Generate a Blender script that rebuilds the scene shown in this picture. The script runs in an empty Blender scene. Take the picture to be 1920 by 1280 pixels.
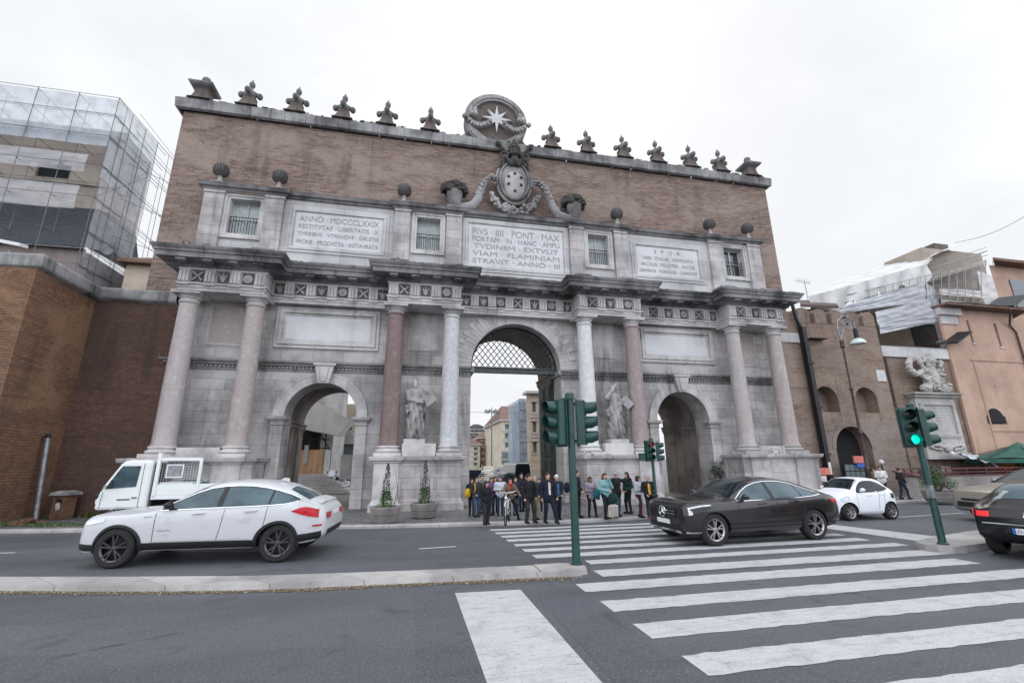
import bpy, bmesh, math, random
import numpy as np
from mathutils import Vector, Matrix

SC = bpy.context.scene
COL = SC.collection
R = math.radians
random.seed(11)

# ------------------------------------------------------------------ camera
FPX, YAW, PITCH, ROLL = 840.904, 0.2119, 0.2585, -0.0088
CAM = np.array([-4.8834, -20.7444, 2.0652])
_f = np.array([math.sin(YAW)*math.cos(PITCH), math.cos(YAW)*math.cos(PITCH), math.sin(PITCH)])
_r = np.array([math.cos(YAW), -math.sin(YAW), 0.0])
_u = np.cross(_r, _f)
_c, _s = math.cos(ROLL), math.sin(ROLL)
RIGHT, UP = _c*_r+_s*_u, -_s*_r+_c*_u
cam_d = bpy.data.cameras.new('camera')
cam = bpy.data.objects.new('camera', cam_d)
COL.objects.link(cam)
cam.matrix_world = Matrix(((RIGHT[0], UP[0], -_f[0], CAM[0]), (RIGHT[1], UP[1], -_f[1], CAM[1]),
                           (RIGHT[2], UP[2], -_f[2], CAM[2]), (0, 0, 0, 1)))
cam_d.sensor_width = 36
cam_d.lens = 36*FPX/1920
cam_d.clip_end = 3000
SC.camera = cam

def ray(px, py):
    return RIGHT*(px-960)/FPX - UP*(py-640)/FPX + _f
def on_y(px, py, y):
    d = ray(px, py)
    return CAM + d*(y-CAM[1])/d[1]
def on_x(px, py, x):
    d = ray(px, py)
    return CAM + d*(x-CAM[0])/d[0]
def on_z(px, py, z=0.0):
    d = ray(px, py)
    return CAM + d*(z-CAM[2])/d[2]
def height_at(g, py):
    lo, hi = 0.0, 30.0
    for _ in range(40):
        m = (lo+hi)/2
        q = np.array([g[0], g[1], m])-CAM
        y = 640-FPX*(q@UP)/(q@_f)
        if y > py: lo = m
        else: hi = m
    return lo

# ------------------------------------------------------------------ objects
def link(name, me, parent=None, world=False):
    o = bpy.data.objects.new(name, me)
    COL.objects.link(o)
    if parent is not None:
        o.parent = parent
        if world:
            b = parent
            m = Matrix()
            chain = []
            while b is not None:
                chain.append(b); b = b.parent
            for b in reversed(chain):
                m = m @ b.matrix_parent_inverse @ b.matrix_basis
            o.matrix_parent_inverse = m.inverted()
    return o
def tag(o, label=None, cat=None, group=None, kind=None):
    if label: o['label'] = label
    if cat: o['category'] = cat
    if group: o['group'] = group
    if kind: o['kind'] = kind
    return o
def thing(name, label, cat, loc=(0, 0, 0), rz=0.0, group=None, scale=1.0):
    o = link(name, None)
    o.location = loc
    o.rotation_euler = (0, 0, rz)
    o.scale = (scale,)*3
    o.empty_display_size = 0.2
    return tag(o, label, cat, group)
def kids(o):
    return [c for c in bpy.data.objects if c.parent is o]
def dup(o, parent=None, move=(0, 0, 0)):
    c = o.copy()
    COL.objects.link(c)
    c.parent = parent
    c.location = Vector(o.location)+Vector(move)
    for k in kids(o):
        dup(k, c)
    return c

class MB:
    def __init__(s):
        s.v, s.f, s.m = [], [], []
    def add(s, vs, fs, m=0):
        o = len(s.v)
        s.v += [tuple(float(q) for q in v) for v in vs]
        s.f += [tuple(i+o for i in f) for f in fs]
        s.m += [m]*len(fs)
        return s
    def box(s, x0, x1, y0, y1, z0, z1, m=0):
        v = [(x0, y0, z0), (x1, y0, z0), (x1, y1, z0), (x0, y1, z0), (x0, y0, z1), (x1, y0, z1), (x1, y1, z1), (x0, y1, z1)]
        return s.add(v, [(0, 3, 2, 1), (4, 5, 6, 7), (0, 1, 5, 4), (1, 2, 6, 5), (2, 3, 7, 6), (3, 0, 4, 7)], m)
    def obox(s, c, ax, ay, az, hx, hy, hz, m=0):
        c, ax, ay, az = (np.array(q, float) for q in (c, ax, ay, az))
        v = [c+sx*hx*ax+sy*hy*ay+sz*hz*az for sz in (-1, 1) for sx, sy in ((-1, -1), (1, -1), (1, 1), (-1, 1))]
        return s.add(v, [(0, 3, 2, 1), (4, 5, 6, 7), (0, 1, 5, 4), (1, 2, 6, 5), (2, 3, 7, 6), (3, 0, 4, 7)], m)
    def frustum(s, cx, cy, z0, z1, ax, ay, bx, by, m=0):
        v = [(cx-ax, cy-ay, z0), (cx+ax, cy-ay, z0), (cx+ax, cy+ay, z0), (cx-ax, cy+ay, z0),
             (cx-bx, cy-by, z1), (cx+bx, cy-by, z1), (cx+bx, cy+by, z1), (cx-bx, cy+by, z1)]
        return s.add(v, [(0, 3, 2, 1), (4, 5, 6, 7), (0, 1, 5, 4), (1, 2, 6, 5), (2, 3, 7, 6), (3, 0, 4, 7)], m)
    def prism(s, pts, a, b, axis='y', m=0):
        """polygon given in the two other axes, extruded from a to b"""
        n = len(pts)
        def P(p, t):
            return {'y': (p[0], t, p[1]), 'x': (t, p[0], p[1]), 'z': (p[0], p[1], t)}[axis]
        v = [P(p, a) for p in pts]+[P(p, b) for p in pts]
        f = [tuple(range(n)), tuple(range(2*n-1, n-1, -1))]
        f += [(i, i+n, (i+1) % n+n, (i+1) % n) for i in range(n)]
        return s.add(v, f, m)
    def lathe(s, prof, cx=0, cy=0, n=24, m=0, sx=1, sy=1, cap=True):
        v, f = [], []
        for r, z in prof:
            v += [(cx+sx*r*math.cos(2*math.pi*k/n), cy+sy*r*math.sin(2*math.pi*k/n), z) for k in range(n)]
        for i in range(len(prof)-1):
            f += [(i*n+k, i*n+(k+1) % n, (i+1)*n+(k+1) % n, (i+1)*n+k) for k in range(n)]
        if cap:
            f += [tuple(range(n-1, -1, -1)), tuple((len(prof)-1)*n+k for k in range(n))]
        return s.add(v, f, m)
    def tube(s, pts, r, n=8, m=0, closed=False, cap=True):
        P = [np.array(p, float) for p in pts]
        N = len(P)
        rr = r if hasattr(r, '__len__') else [r]*N
        v, f = [], []
        prev = None
        for i in range(N):
            t = (P[(i+1) % N]-P[i-1]) if closed else (P[min(i+1, N-1)]-P[max(i-1, 0)])
            t = t/(np.linalg.norm(t)+1e-12)
            if prev is None:
                a = np.array([0, 0, 1.0]) if abs(t[2]) < .9 else np.array([1.0, 0, 0])
            else:
                a = prev
            a = a-t*(a@t)
            a /= np.linalg.norm(a)+1e-12
            prev = a
            b = np.cross(t, a)
            v += [P[i]+rr[i]*(math.cos(2*math.pi*k/n)*a+math.sin(2*math.pi*k/n)*b) for k in range(n)]
        for i in range(N if closed else N-1):
            j = (i+1) % N
            f += [(i*n+k, i*n+(k+1) % n, j*n+(k+1) % n, j*n+k) for k in range(n)]
        if cap and not closed:
            f += [tuple(range(n-1, -1, -1)), tuple((N-1)*n+k for k in range(n))]
        return s.add(v, f, m)
    def ball(s, c, r, n=10, m=0, sc=(1, 1, 1)):
        prof = [(max(1e-4, r*math.sin(math.pi*i/n)), -r*math.cos(math.pi*i/n)) for i in range(n+1)]
        k = 2*n
        v, f = [], []
        for q, z in prof:
            v += [(c[0]+sc[0]*q*math.cos(2*math.pi*j/k), c[1]+sc[1]*q*math.sin(2*math.pi*j/k), c[2]+sc[2]*z) for j in range(k)]
        for i in range(n):
            f += [(i*k+j, i*k+(j+1) % k, (i+1)*k+(j+1) % k, (i+1)*k+j) for j in range(k)]
        return s.add(v, f, m)
    def grid(s, rows, m=0):
        n = len(rows[0])
        v = [p for r in rows for p in r]
        f = [(i*n+j, i*n+j+1, (i+1)*n+j+1, (i+1)*n+j) for i in range(len(rows)-1) for j in range(n-1)]
        return s.add(v, f, m)
    def u_mould(s, prof, x0, x1, yf, yb, m=0, left=True, right=True):
        """moulding profile (projection, z) run round a block that stands out from the wall"""
        rows = []
        for p, z in prof:
            row = []
            if left: row.append((x0-p, yb, z))
            row += [((x0-p) if left else x0, yf-p, z), ((x1+p) if right else x1, yf-p, z)]
            if right: row.append((x1+p, yb, z))
            rows.append(row)
        return s.grid(rows, m)
    def arch_wall(s, x0, x1, z0, z1, arches, y0, y1, m=0, n=28, back=True, soffit=True, ms=None):
        ms = m if ms is None else ms
        xs = [x0]
        for cx, h, sp in arches:
            xs += [cx-h*math.cos(math.pi*i/n) for i in range(n+1)]
        xs.append(x1)
        def low(xm):
            for cx, h, sp in arches:
                if cx-h-1e-6 <= xm <= cx+h+1e-6: return cx, h, sp
            return None
        for a, b in zip(xs[:-1], xs[1:]):
            L = low((a+b)/2)
            if L is None: za = zb = z0
            else:
                za = L[2]+math.sqrt(max(0, L[1]**2-(a-L[0])**2))
                zb = L[2]+math.sqrt(max(0, L[1]**2-(b-L[0])**2))
            s.add([(a, y0, za), (b, y0, zb), (b, y0, z1), (a, y0, z1)], [(0, 1, 2, 3)], m)
            if back:
                s.add([(a, y1, za), (b, y1, zb), (b, y1, z1), (a, y1, z1)], [(3, 2, 1, 0)], m)
            if soffit and L is not None:
                s.add([(a, y0, za), (b, y0, zb), (b, y1, zb), (a, y1, za)], [(3, 2, 1, 0)], ms)
        if soffit:
            for cx, h, sp in arches:
                for q in (-h, h):
                    s.add([(cx+q, y0, z0), (cx+q, y0, sp), (cx+q, y1, sp), (cx+q, y1, z0)], [(0, 1, 2, 3) if q < 0 else (3, 2, 1, 0)], ms)
        s.add([(x0, y0, z0), (x0, y0, z1), (x0, y1, z1), (x0, y1, z0)], [(3, 2, 1, 0)], m)
        s.add([(x1, y0, z0), (x1, y0, z1), (x1, y1, z1), (x1, y1, z0)], [(0, 1, 2, 3)], m)
        s.add([(x0, y0, z1), (x1, y0, z1), (x1, y1, z1), (x0, y1, z1)], [(0, 1, 2, 3)], m)
        return s
    def holes(s, x0, x1, z0, z1, y0, y1, rects, m=0):
        """flat wall with rectangular openings (x0,x1,z0,z1) and their reveals"""
        xs = sorted({x0, x1, *[r[0] for r in rects], *[r[1] for r in rects]})
        zs = sorted({z0, z1, *[r[2] for r in rects], *[r[3] for r in rects]})
        for a, b in zip(xs[:-1], xs[1:]):
            for c, d in zip(zs[:-1], zs[1:]):
                xm, zm = (a+b)/2, (c+d)/2
                if any(r[0] < xm < r[1] and r[2] < zm < r[3] for r in rects): continue
                s.add([(a, y0, c), (b, y0, c), (b, y0, d), (a, y0, d)], [(0, 1, 2, 3)], m)
        for a, b, c, d in rects:
            s.add([(a, y0, c), (b, y0, c), (b, y0, d), (a, y0, d), (a, y1, c), (b, y1, c), (b, y1, d), (a, y1, d)],
                  [(0, 4, 5, 1), (1, 5, 6, 2), (2, 6, 7, 3), (3, 7, 4, 0)], m)
        s.add([(x0, y0, z0), (x0, y0, z1), (x0, y1, z1), (x0, y1, z0)], [(3, 2, 1, 0)], m)
        s.add([(x1, y0, z0), (x1, y0, z1), (x1, y1, z1), (x1, y1, z0)], [(0, 1, 2, 3)], m)
        s.add([(x0, y0, z1), (x1, y0, z1), (x1, y1, z1), (x0, y1, z1)], [(0, 1, 2, 3)], m)
        return s
    def xform(s, M):
        s.v = [tuple(M @ Vector(v)) for v in s.v]
        return s
    def mesh(s, name, mats, smooth=False, angle=35):
        me = bpy.data.meshes.new(name)
        me.from_pydata(s.v, [], s.f)
        for q in (mats if isinstance(mats, (list, tuple)) else [mats]):
            me.materials.append(q)
        me.polygons.foreach_set('material_index', s.m)
        if smooth:
            me.polygons.foreach_set('use_smooth', [True]*len(me.polygons))
            me.set_sharp_from_angle(angle=R(angle))
        me.update()
        return me
    def build(s, name, mats, parent=None, world=False, smooth=False, angle=35, bevel=0):
        o = link(name, s.mesh(name, mats, smooth, angle), parent, world)
        if bevel:
            b = o.modifiers.new('bevel', 'BEVEL')
            b.width = bevel; b.segments = 2; b.limit_method = 'ANGLE'; b.angle_limit = R(40)
        return o

# ------------------------------------------------------------------ implicit surfaces (people, statues, carved ornament)
class SDF:
    """smooth union of tapered capsules and ellipsoids, meshed by surface nets"""
    def __init__(s, lo, hi, vox):
        s.lo, s.vox = np.array(lo, float), vox
        s.n = np.ceil((np.array(hi, float)-s.lo)/vox).astype(int)+1
        s.d = np.full(s.n, 0.5, np.float32)
        s.l = np.zeros(s.n, np.int16)
    def _win(s, lo, hi):
        a = np.clip(np.floor((np.array(lo)-s.lo)/s.vox).astype(int), 0, s.n-1)
        b = np.clip(np.ceil((np.array(hi)-s.lo)/s.vox).astype(int)+1, 1, s.n)
        if (b <= a).any(): return None
        g = [s.lo[i]+s.vox*np.arange(a[i], b[i]) for i in range(3)]
        return (slice(a[0], b[0]), slice(a[1], b[1]), slice(a[2], b[2])), g[0][:, None, None], g[1][None, :, None], g[2][None, None, :]
    def _put(s, sl, dn, lab, k):
        d = s.d[sl]
        m = dn < d
        h = np.maximum(k-np.abs(d-dn), 0)/k
        s.d[sl] = np.minimum(d, dn)-h*h*k*0.25
        s.l[sl] = np.where(m, lab, s.l[sl])
    def cap(s, a, b, ra, rb, lab=0, k=.03, sy=1.0):
        a, b = np.array(a, float), np.array(b, float)
        r = max(ra, rb)+.08+k
        w = s._win(np.minimum(a, b)-r, np.maximum(a, b)+r)
        if w is None: return s
        sl, X, Y, Z = w
        ba = b-a
        px, py, pz = X-a[0], Y-a[1], Z-a[2]
        h = np.clip((px*ba[0]+py*ba[1]+pz*ba[2])/(ba@ba+1e-9), 0, 1)
        d = np.sqrt((px-h*ba[0])**2+((py-h*ba[1])/sy)**2+(pz-h*ba[2])**2)-(ra+(rb-ra)*h)
        s._put(sl, d.astype(np.float32), lab, k)
        return s
    def ell(s, c, r, lab=0, k=.03):
        c, r = np.array(c, float), np.array(r, float)
        w = s._win(c-r-.08-k, c+r+.08+k)
        if w is None: return s
        sl, X, Y, Z = w
        q = np.sqrt(((X-c[0])/r[0])**2+((Y-c[1])/r[1])**2+((Z-c[2])/r[2])**2)
        q2 = np.sqrt(((X-c[0])/r[0]**2)**2+((Y-c[1])/r[1]**2)**2+((Z-c[2])/r[2]**2)**2)+1e-6
        s._put(sl, (q*(q-1)/q2).astype(np.float32), lab, k)
        return s
    def paint(s, c, r, lab):
        w = s._win(np.array(c)-r, np.array(c)+r)
        if w is None: return s
        sl, X, Y, Z = w
        m = (X-c[0])**2+(Y-c[1])**2+(Z-c[2])**2 < r*r
        s.l[sl] = np.where(m, lab, s.l[sl])
        return s
    def warp(s, fn):
        g = [s.lo[i]+s.vox*np.arange(s.n[i]) for i in range(3)]
        s.d = (s.d+fn(g[0][:, None, None], g[1][None, :, None], g[2][None, None, :])).astype(np.float32)
        return s
    def net(s):
        d = s.d
        d[0], d[-1], d[:, 0], d[:, -1], d[:, :, 0], d[:, :, -1] = (0.1,)*6
        ins = d < 0
        c = np.zeros(tuple(np.array(d.shape)-1), np.int8)
        for i in (0, 1):
            for j in (0, 1):
                for k in (0, 1):
                    c += ins[i:d.shape[0]-1+i, j:d.shape[1]-1+j, k:d.shape[2]-1+k]
        act = (c > 0) & (c < 8)
        idx = np.argwhere(act)
        num = np.full(act.shape, -1, np.int64)
        num[act] = np.arange(len(idx))
        acc, cnt = np.zeros((len(idx), 3)), np.zeros(len(idx))
        cor = [(i, j, k) for i in (0, 1) for j in (0, 1) for k in (0, 1)]
        for p in cor:
            for ax in range(3):
                if p[ax]: continue
                q = list(p); q[ax] = 1
                d0 = d[idx[:, 0]+p[0], idx[:, 1]+p[1], idx[:, 2]+p[2]]
                d1 = d[idx[:, 0]+q[0], idx[:, 1]+q[1], idx[:, 2]+q[2]]
                m = (d0 < 0) != (d1 < 0)
                t = np.where(m, d0/np.where(m, d0-d1, 1), 0)
                pos = np.tile(np.array(p, float), (len(idx), 1))
                pos[:, ax] += t
                acc[m] += pos[m]
                cnt += m
        V = s.lo+s.vox*(idx+acc/cnt[:, None])
        lab = s.l[idx[:, 0], idx[:, 1], idx[:, 2]]
        F = []
        for ax in range(3):
            a = np.moveaxis(ins, ax, 0)
            ch = a[:-1] != a[1:]
            e = np.argwhere(ch)
            e = e[(e[:, 1] > 0) & (e[:, 2] > 0)]
            o = np.zeros_like(e)
            o[:, ax] = e[:, 0]
            oth = [i for i in range(3) if i != ax]
            o[:, oth[0]], o[:, oth[1]] = e[:, 1], e[:, 2]
            q = []
            for u, v in ((0, 0), (1, 0), (1, 1), (0, 1)):
                w = o.copy()
                w[:, oth[0]] -= u; w[:, oth[1]] -= v
                q.append(num[w[:, 0], w[:, 1], w[:, 2]])
            q = np.stack(q, 1)
            flip = ins[o[:, 0], o[:, 1], o[:, 2]] ^ (ax == 1)
            q[~flip] = q[~flip][:, ::-1]
            F.append(q)
        F = np.concatenate(F)
        F = F[(F >= 0).all(1)]
        return V, F, lab
    def build(s, name, mats, parent=None, world=False, scale=1.0):
        V, F, lab = s.net()
        me = net_mesh(name, V*scale, F, lab[F[:, 0]], mats)
        return link(name, me, parent, world)

def net_mesh(name, V, F, labs, mats):
    me = bpy.data.meshes.new(name)
    me.vertices.add(len(V)); me.loops.add(len(F)*4); me.polygons.add(len(F))
    me.vertices.foreach_set('co', np.asarray(V, np.float32).ravel())
    me.loops.foreach_set('vertex_index', np.asarray(F, np.int32).ravel())
    me.polygons.foreach_set('loop_start', np.arange(0, len(F)*4, 4, dtype=np.int32))
    me.polygons.foreach_set('loop_total', np.full(len(F), 4, np.int32))
    for q in (mats if isinstance(mats, (list, tuple)) else [mats]):
        me.materials.append(q)
    me.polygons.foreach_set('material_index', np.asarray(labs, np.int32) if len(me.materials) > 1 else np.zeros(len(F), np.int32))
    me.polygons.foreach_set('use_smooth', np.ones(len(F), bool))
    me.update(); me.validate()
    return me

def frozen(o):
    """evaluated copy of an object's mesh (modifiers applied); the source object is removed"""
    dg = bpy.context.evaluated_depsgraph_get()
    dg.update()
    me = bpy.data.meshes.new_from_object(o.evaluated_get(dg))
    bpy.data.objects.remove(o)
    return me

def text_mesh(s, width=None, height=1.0, depth=.012):
    cu = bpy.data.curves.new('lettering', 'FONT')
    cu.body = s
    cu.size = 1.0
    cu.extrude = depth/2
    cu.align_x = 'CENTER'
    o = bpy.data.objects.new('lettering', cu)
    COL.objects.link(o)
    me = frozen(o)
    co = np.array([v.co[:] for v in me.vertices])
    if len(co) == 0: return me
    lo, hi = co.min(0), co.max(0)
    w, h = hi[0]-lo[0], hi[1]-lo[1]
    co[:, 0] = (co[:, 0]-(lo[0]+hi[0])/2)*((width/w) if width else height/h)
    co[:, 1] = (co[:, 1]-(lo[1]+hi[1])/2)*(height/h)
    me.vertices.foreach_set('co', co.ravel())
    return me
def text_into(mb, s, cx, y, cz, width, height, m=0, depth=.012):
    """upright lettering facing -y, merged into a mesh builder"""
    me = text_mesh(s, width, height, depth)
    mb.add([(cx+v.co.x, y-v.co.z, cz+v.co.y) for v in me.vertices], [tuple(p.vertices) for p in me.polygons], m)
    bpy.data.meshes.remove(me)

def interp(keys, x):
    """smooth (monotone-ish cubic) interpolation of a table [(x, a, b, ...)]"""
    K = keys
    if x <= K[0][0]: return np.array(K[0][1:], float)
    if x >= K[-1][0]: return np.array(K[-1][1:], float)
    for i in range(len(K)-1):
        if K[i][0] <= x <= K[i+1][0]: break
    P = lambda j: np.array(K[max(0, min(len(K)-1, j))][1:], float)
    X = lambda j: K[max(0, min(len(K)-1, j))][0]
    h = X(i+1)-X(i)
    t = (x-X(i))/h
    m0 = (P(i+1)-P(i-1))/max(1e-6, X(i+1)-X(i-1)) if i > 0 else (P(i+1)-P(i))/h
    m1 = (P(i+2)-P(i))/max(1e-6, X(i+2)-X(i)) if i+2 < len(K) else (P(i+1)-P(i))/h
    return (2*t**3-3*t**2+1)*P(i)+(t**3-2*t**2+t)*h*m0+(-2*t**3+3*t**2)*P(i+1)+(t**3-t**2)*h*m1
# ------------------------------------------------------------------ materials
def new_mat(name):
    m = bpy.data.materials.new(name)
    m.use_nodes = True
    nt = m.node_tree
    return m, nt, nt.nodes['Principled BSDF']
def node(nt, typ, ins=None, **kw):
    n = nt.nodes.new(typ)
    for k, v in kw.items(): setattr(n, k, v)
    for k, v in (ins or {}).items():
        if hasattr(v, 'links') or isinstance(v, bpy.types.NodeSocket): nt.links.new(v, n.inputs[k])
        else: n.inputs[k].default_value = v
    return n
def c4(c): return (c[0], c[1], c[2], 1.0)
def coords(nt, sc=(1, 1, 1), kind='Object'):
    t = nt.nodes.new('ShaderNodeTexCoord')
    return node(nt, 'ShaderNodeMapping', {'Vector': t.outputs[kind], 'Scale': sc}).outputs[0]
def noise(nt, sc, scale=1.0, detail=5, rough=.55, dist=0.0):
    return node(nt, 'ShaderNodeTexNoise', {'Vector': coords(nt, sc), 'Scale': scale, 'Detail': detail, 'Roughness': rough, 'Distortion': dist}).outputs['Fac']
def ramp(nt, fac, lo, hi):
    n = node(nt, 'ShaderNodeMapRange', {'Value': fac, 'From Min': lo, 'From Max': hi})
    n.interpolation_type = 'SMOOTHSTEP'
    return n.outputs[0]
def mix(nt, fac, a, b, mode='MIX'):
    n = nt.nodes.new('ShaderNodeMix')
    n.data_type = 'RGBA'
    n.blend_type = mode
    for i, v in ((0, fac), (6, a), (7, b)):
        if isinstance(v, bpy.types.NodeSocket): nt.links.new(v, n.inputs[i])
        elif i == 0: n.inputs[0].default_value = v
        else: n.inputs[i].default_value = c4(v)
    return n.outputs[2]
def math_(nt, op, a, b=0.0):
    n = nt.nodes.new('ShaderNodeMath')
    n.operation = op
    for i, v in ((0, a), (1, b)):
        if isinstance(v, bpy.types.NodeSocket): nt.links.new(v, n.inputs[i])
        else: n.inputs[i].default_value = v
    return n.outputs[0]
def bump(nt, b, h, strength=.4, dist=.02):
    n = node(nt, 'ShaderNodeBump', {'Height': h, 'Strength': strength, 'Distance': dist})
    nt.links.new(n.outputs[0], b.inputs['Normal'])
def wall_uv(nt):
    t = nt.nodes.new('ShaderNodeTexCoord')
    s = node(nt, 'ShaderNodeSeparateXYZ', {0: t.outputs['Object']})
    u = math_(nt, 'ADD', s.outputs[0], s.outputs[1])
    return node(nt, 'ShaderNodeCombineXYZ', {0: u, 1: s.outputs[2], 2: 0.0}).outputs[0]
def finish(nt, b, col, rough=.8, spec=.3):
    if isinstance(col, bpy.types.NodeSocket): nt.links.new(col, b.inputs['Base Color'])
    else: b.inputs['Base Color'].default_value = c4(col)
    if isinstance(rough, bpy.types.NodeSocket): nt.links.new(rough, b.inputs['Roughness'])
    else: b.inputs['Roughness'].default_value = rough
    b.inputs['Specular IOR Level'].default_value = spec
def mul(c, k): return tuple(q*k for q in c)

def stone(name, base, blocks=None, vein=.25, stain=.35, grime=(.05, .048, .046), patch=.35, bmp=.3, warm=None):
    m, nt, b = new_mat(name)
    big = noise(nt, (1, 1, 1), .55, 6, .62)
    col = mix(nt, ramp(nt, big, .38, .66), base, mul(base, 1-patch))
    if warm:
        w = noise(nt, (1, 1, 1), .9, 4, .6, .5)
        col = mix(nt, math_(nt, 'MULTIPLY', ramp(nt, w, .5, .72), .55), col, warm)
    v = noise(nt, (.6, .6, 11), 1.7, 7, .74, .3)
    col = mix(nt, math_(nt, 'MULTIPLY', ramp(nt, v, .52, .74), vein), col, mul(base, .42))
    h = v
    if blocks:
        wob_ = node(nt, 'ShaderNodeTexNoise', {'Vector': coords(nt), 'Scale': .9, 'Detail': 2})
        uvw = node(nt, 'ShaderNodeVectorMath', {0: wall_uv(nt), 1: node(nt, 'ShaderNodeVectorMath', {0: wob_.outputs['Color'], 1: (.10, .05, 0)}, operation='MULTIPLY').outputs[0]}, operation='ADD').outputs[0]
        bt = node(nt, 'ShaderNodeTexBrick', {'Vector': uvw, 'Color1': (1, 1, 1, 1), 'Color2': (.66, .655, .66, 1), 'Mortar': (.22, .22, .22, 1),
                                             'Scale': 1.0, 'Mortar Size': .013, 'Mortar Smooth': .35, 'Bias': .1, 'Brick Width': blocks[0], 'Row Height': blocks[1]})
        bt.offset = .43
        col = mix(nt, .62, col, bt.outputs['Color'], 'MULTIPLY')
    s = noise(nt, (2.6, 2.6, .22), 1.0, 6, .65, .2)
    s2 = noise(nt, (1, 1, .6), .8, 5, .6)
    mask = math_(nt, 'MULTIPLY', ramp(nt, s, .45, .72), ramp(nt, s2, .35, .68))
    col = mix(nt, math_(nt, 'MULTIPLY', mask, stain), col, grime)
    fine = noise(nt, (1, 1, 1), 14, 5, .7)
    col = mix(nt, math_(nt, 'MULTIPLY', ramp(nt, fine, .55, .75), .22), col, mul(base, .45))
    finish(nt, b, col, .85, .25)
    bump(nt, b, math_(nt, 'ADD', h, math_(nt, 'MULTIPLY', fine, .6)), bmp, .03)
    return m

def brick(name, c1, c2, mortar, row=.085, width=.3, patchc=None, stain=.3, grime=(.04, .035, .03), patch_amt=.6):
    m, nt, b = new_mat(name)
    bt = node(nt, 'ShaderNodeTexBrick', {'Vector': wall_uv(nt), 'Color1': c4(c1), 'Color2': c4(c2), 'Mortar': c4(mortar), 'Scale': 1.0,
                                         'Mortar Size': .012, 'Mortar Smooth': .2, 'Bias': 0.0, 'Brick Width': width, 'Row Height': row})
    col = bt.outputs['Color']
    rowv = noise(nt, (.35, .35, 5.5), 1.4, 5, .7, .2)
    col = mix(nt, math_(nt, 'MULTIPLY', ramp(nt, rowv, .42, .7), .55), col, mul(c1, .6))
    p = noise(nt, (.6, .6, 1.1), .36, 8, .66, .9)
    if patchc:
        col = mix(nt, math_(nt, 'MULTIPLY', ramp(nt, p, .46, .62), patch_amt), col, patchc)
    sp = noise(nt, (1.4, 1.4, 4), 4.0, 5, .8)
    col = mix(nt, math_(nt, 'MULTIPLY', ramp(nt, sp, .53, .66), .6), col, mul(c2, 1.5))
    sp2 = noise(nt, (1.6, 1.6, 5), 3.0, 4, .75, .4)
    col = mix(nt, math_(nt, 'MULTIPLY', ramp(nt, sp2, .54, .68), .6), col, mul(c1, .4))
    s = noise(nt, (1.5, 1.5, .16), 1.0, 6, .62, .3)
    s2 = noise(nt, (1, 1, .8), .35, 5, .6)
    mask = math_(nt, 'MULTIPLY', ramp(nt, s, .47, .7), ramp(nt, s2, .38, .66))
    col = mix(nt, math_(nt, 'MULTIPLY', mask, stain), col, grime)
    finish(nt, b, col, .9, .2)
    bump(nt, b, math_(nt, 'ADD', bt.outputs['Fac'], math_(nt, 'MULTIPLY', sp, -.8)), -.45, .02)
    return m

def plain(name, col, rough=.6, var=.25, scale=3.0, metal=0.0, spec=.4, coat=0.0, bmp=0.0, bscale=None, emit=None, es=1.0, stretch=(1, 1, 1)):
    m, nt, b = new_mat(name)
    n = noise(nt, stretch, scale, 5, .6)
    c = mix(nt, ramp(nt, n, .35, .7), mul(col, 1+var*.3), mul(col, 1-var))
    finish(nt, b, c, rough, spec)
    b.inputs['Metallic'].default_value = metal
    b.inputs['Coat Weight'].default_value = coat
    b.inputs['Coat Roughness'].default_value = .04
    if bmp: bump(nt, b, noise(nt, (1, 1, 1), bscale or scale*4, 4, .6), bmp, .01)
    if emit:
        b.inputs['Emission Color'].default_value = c4(emit)
        b.inputs['Emission Strength'].default_value = es
    return m

def granite(name, base, dark, light, scale=26, stain=.35):
    m, nt, b = new_mat(name)
    v = noise(nt, (1, 1, 1), scale, 4, .8)
    col = mix(nt, ramp(nt, v, .42, .62), dark, base)
    v2 = noise(nt, (1, 1, .8), 2.6, 6, .7, 1.2)
    col = mix(nt, math_(nt, 'MULTIPLY', ramp(nt, v2, .5, .68), .6), col, light)
    s = noise(nt, (3.5, 3.5, .3), 1, 5, .6)
    s2 = noise(nt, (1, 1, 1), .7, 4, .6)
    col = mix(nt, math_(nt, 'MULTIPLY', math_(nt, 'MULTIPLY', ramp(nt, s, .48, .7), ramp(nt, s2, .4, .65)), stain), col, mul(dark, .5))
    finish(nt, b, col, .55, .35)
    bump(nt, b, v, .12, .01)
    return m

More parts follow.
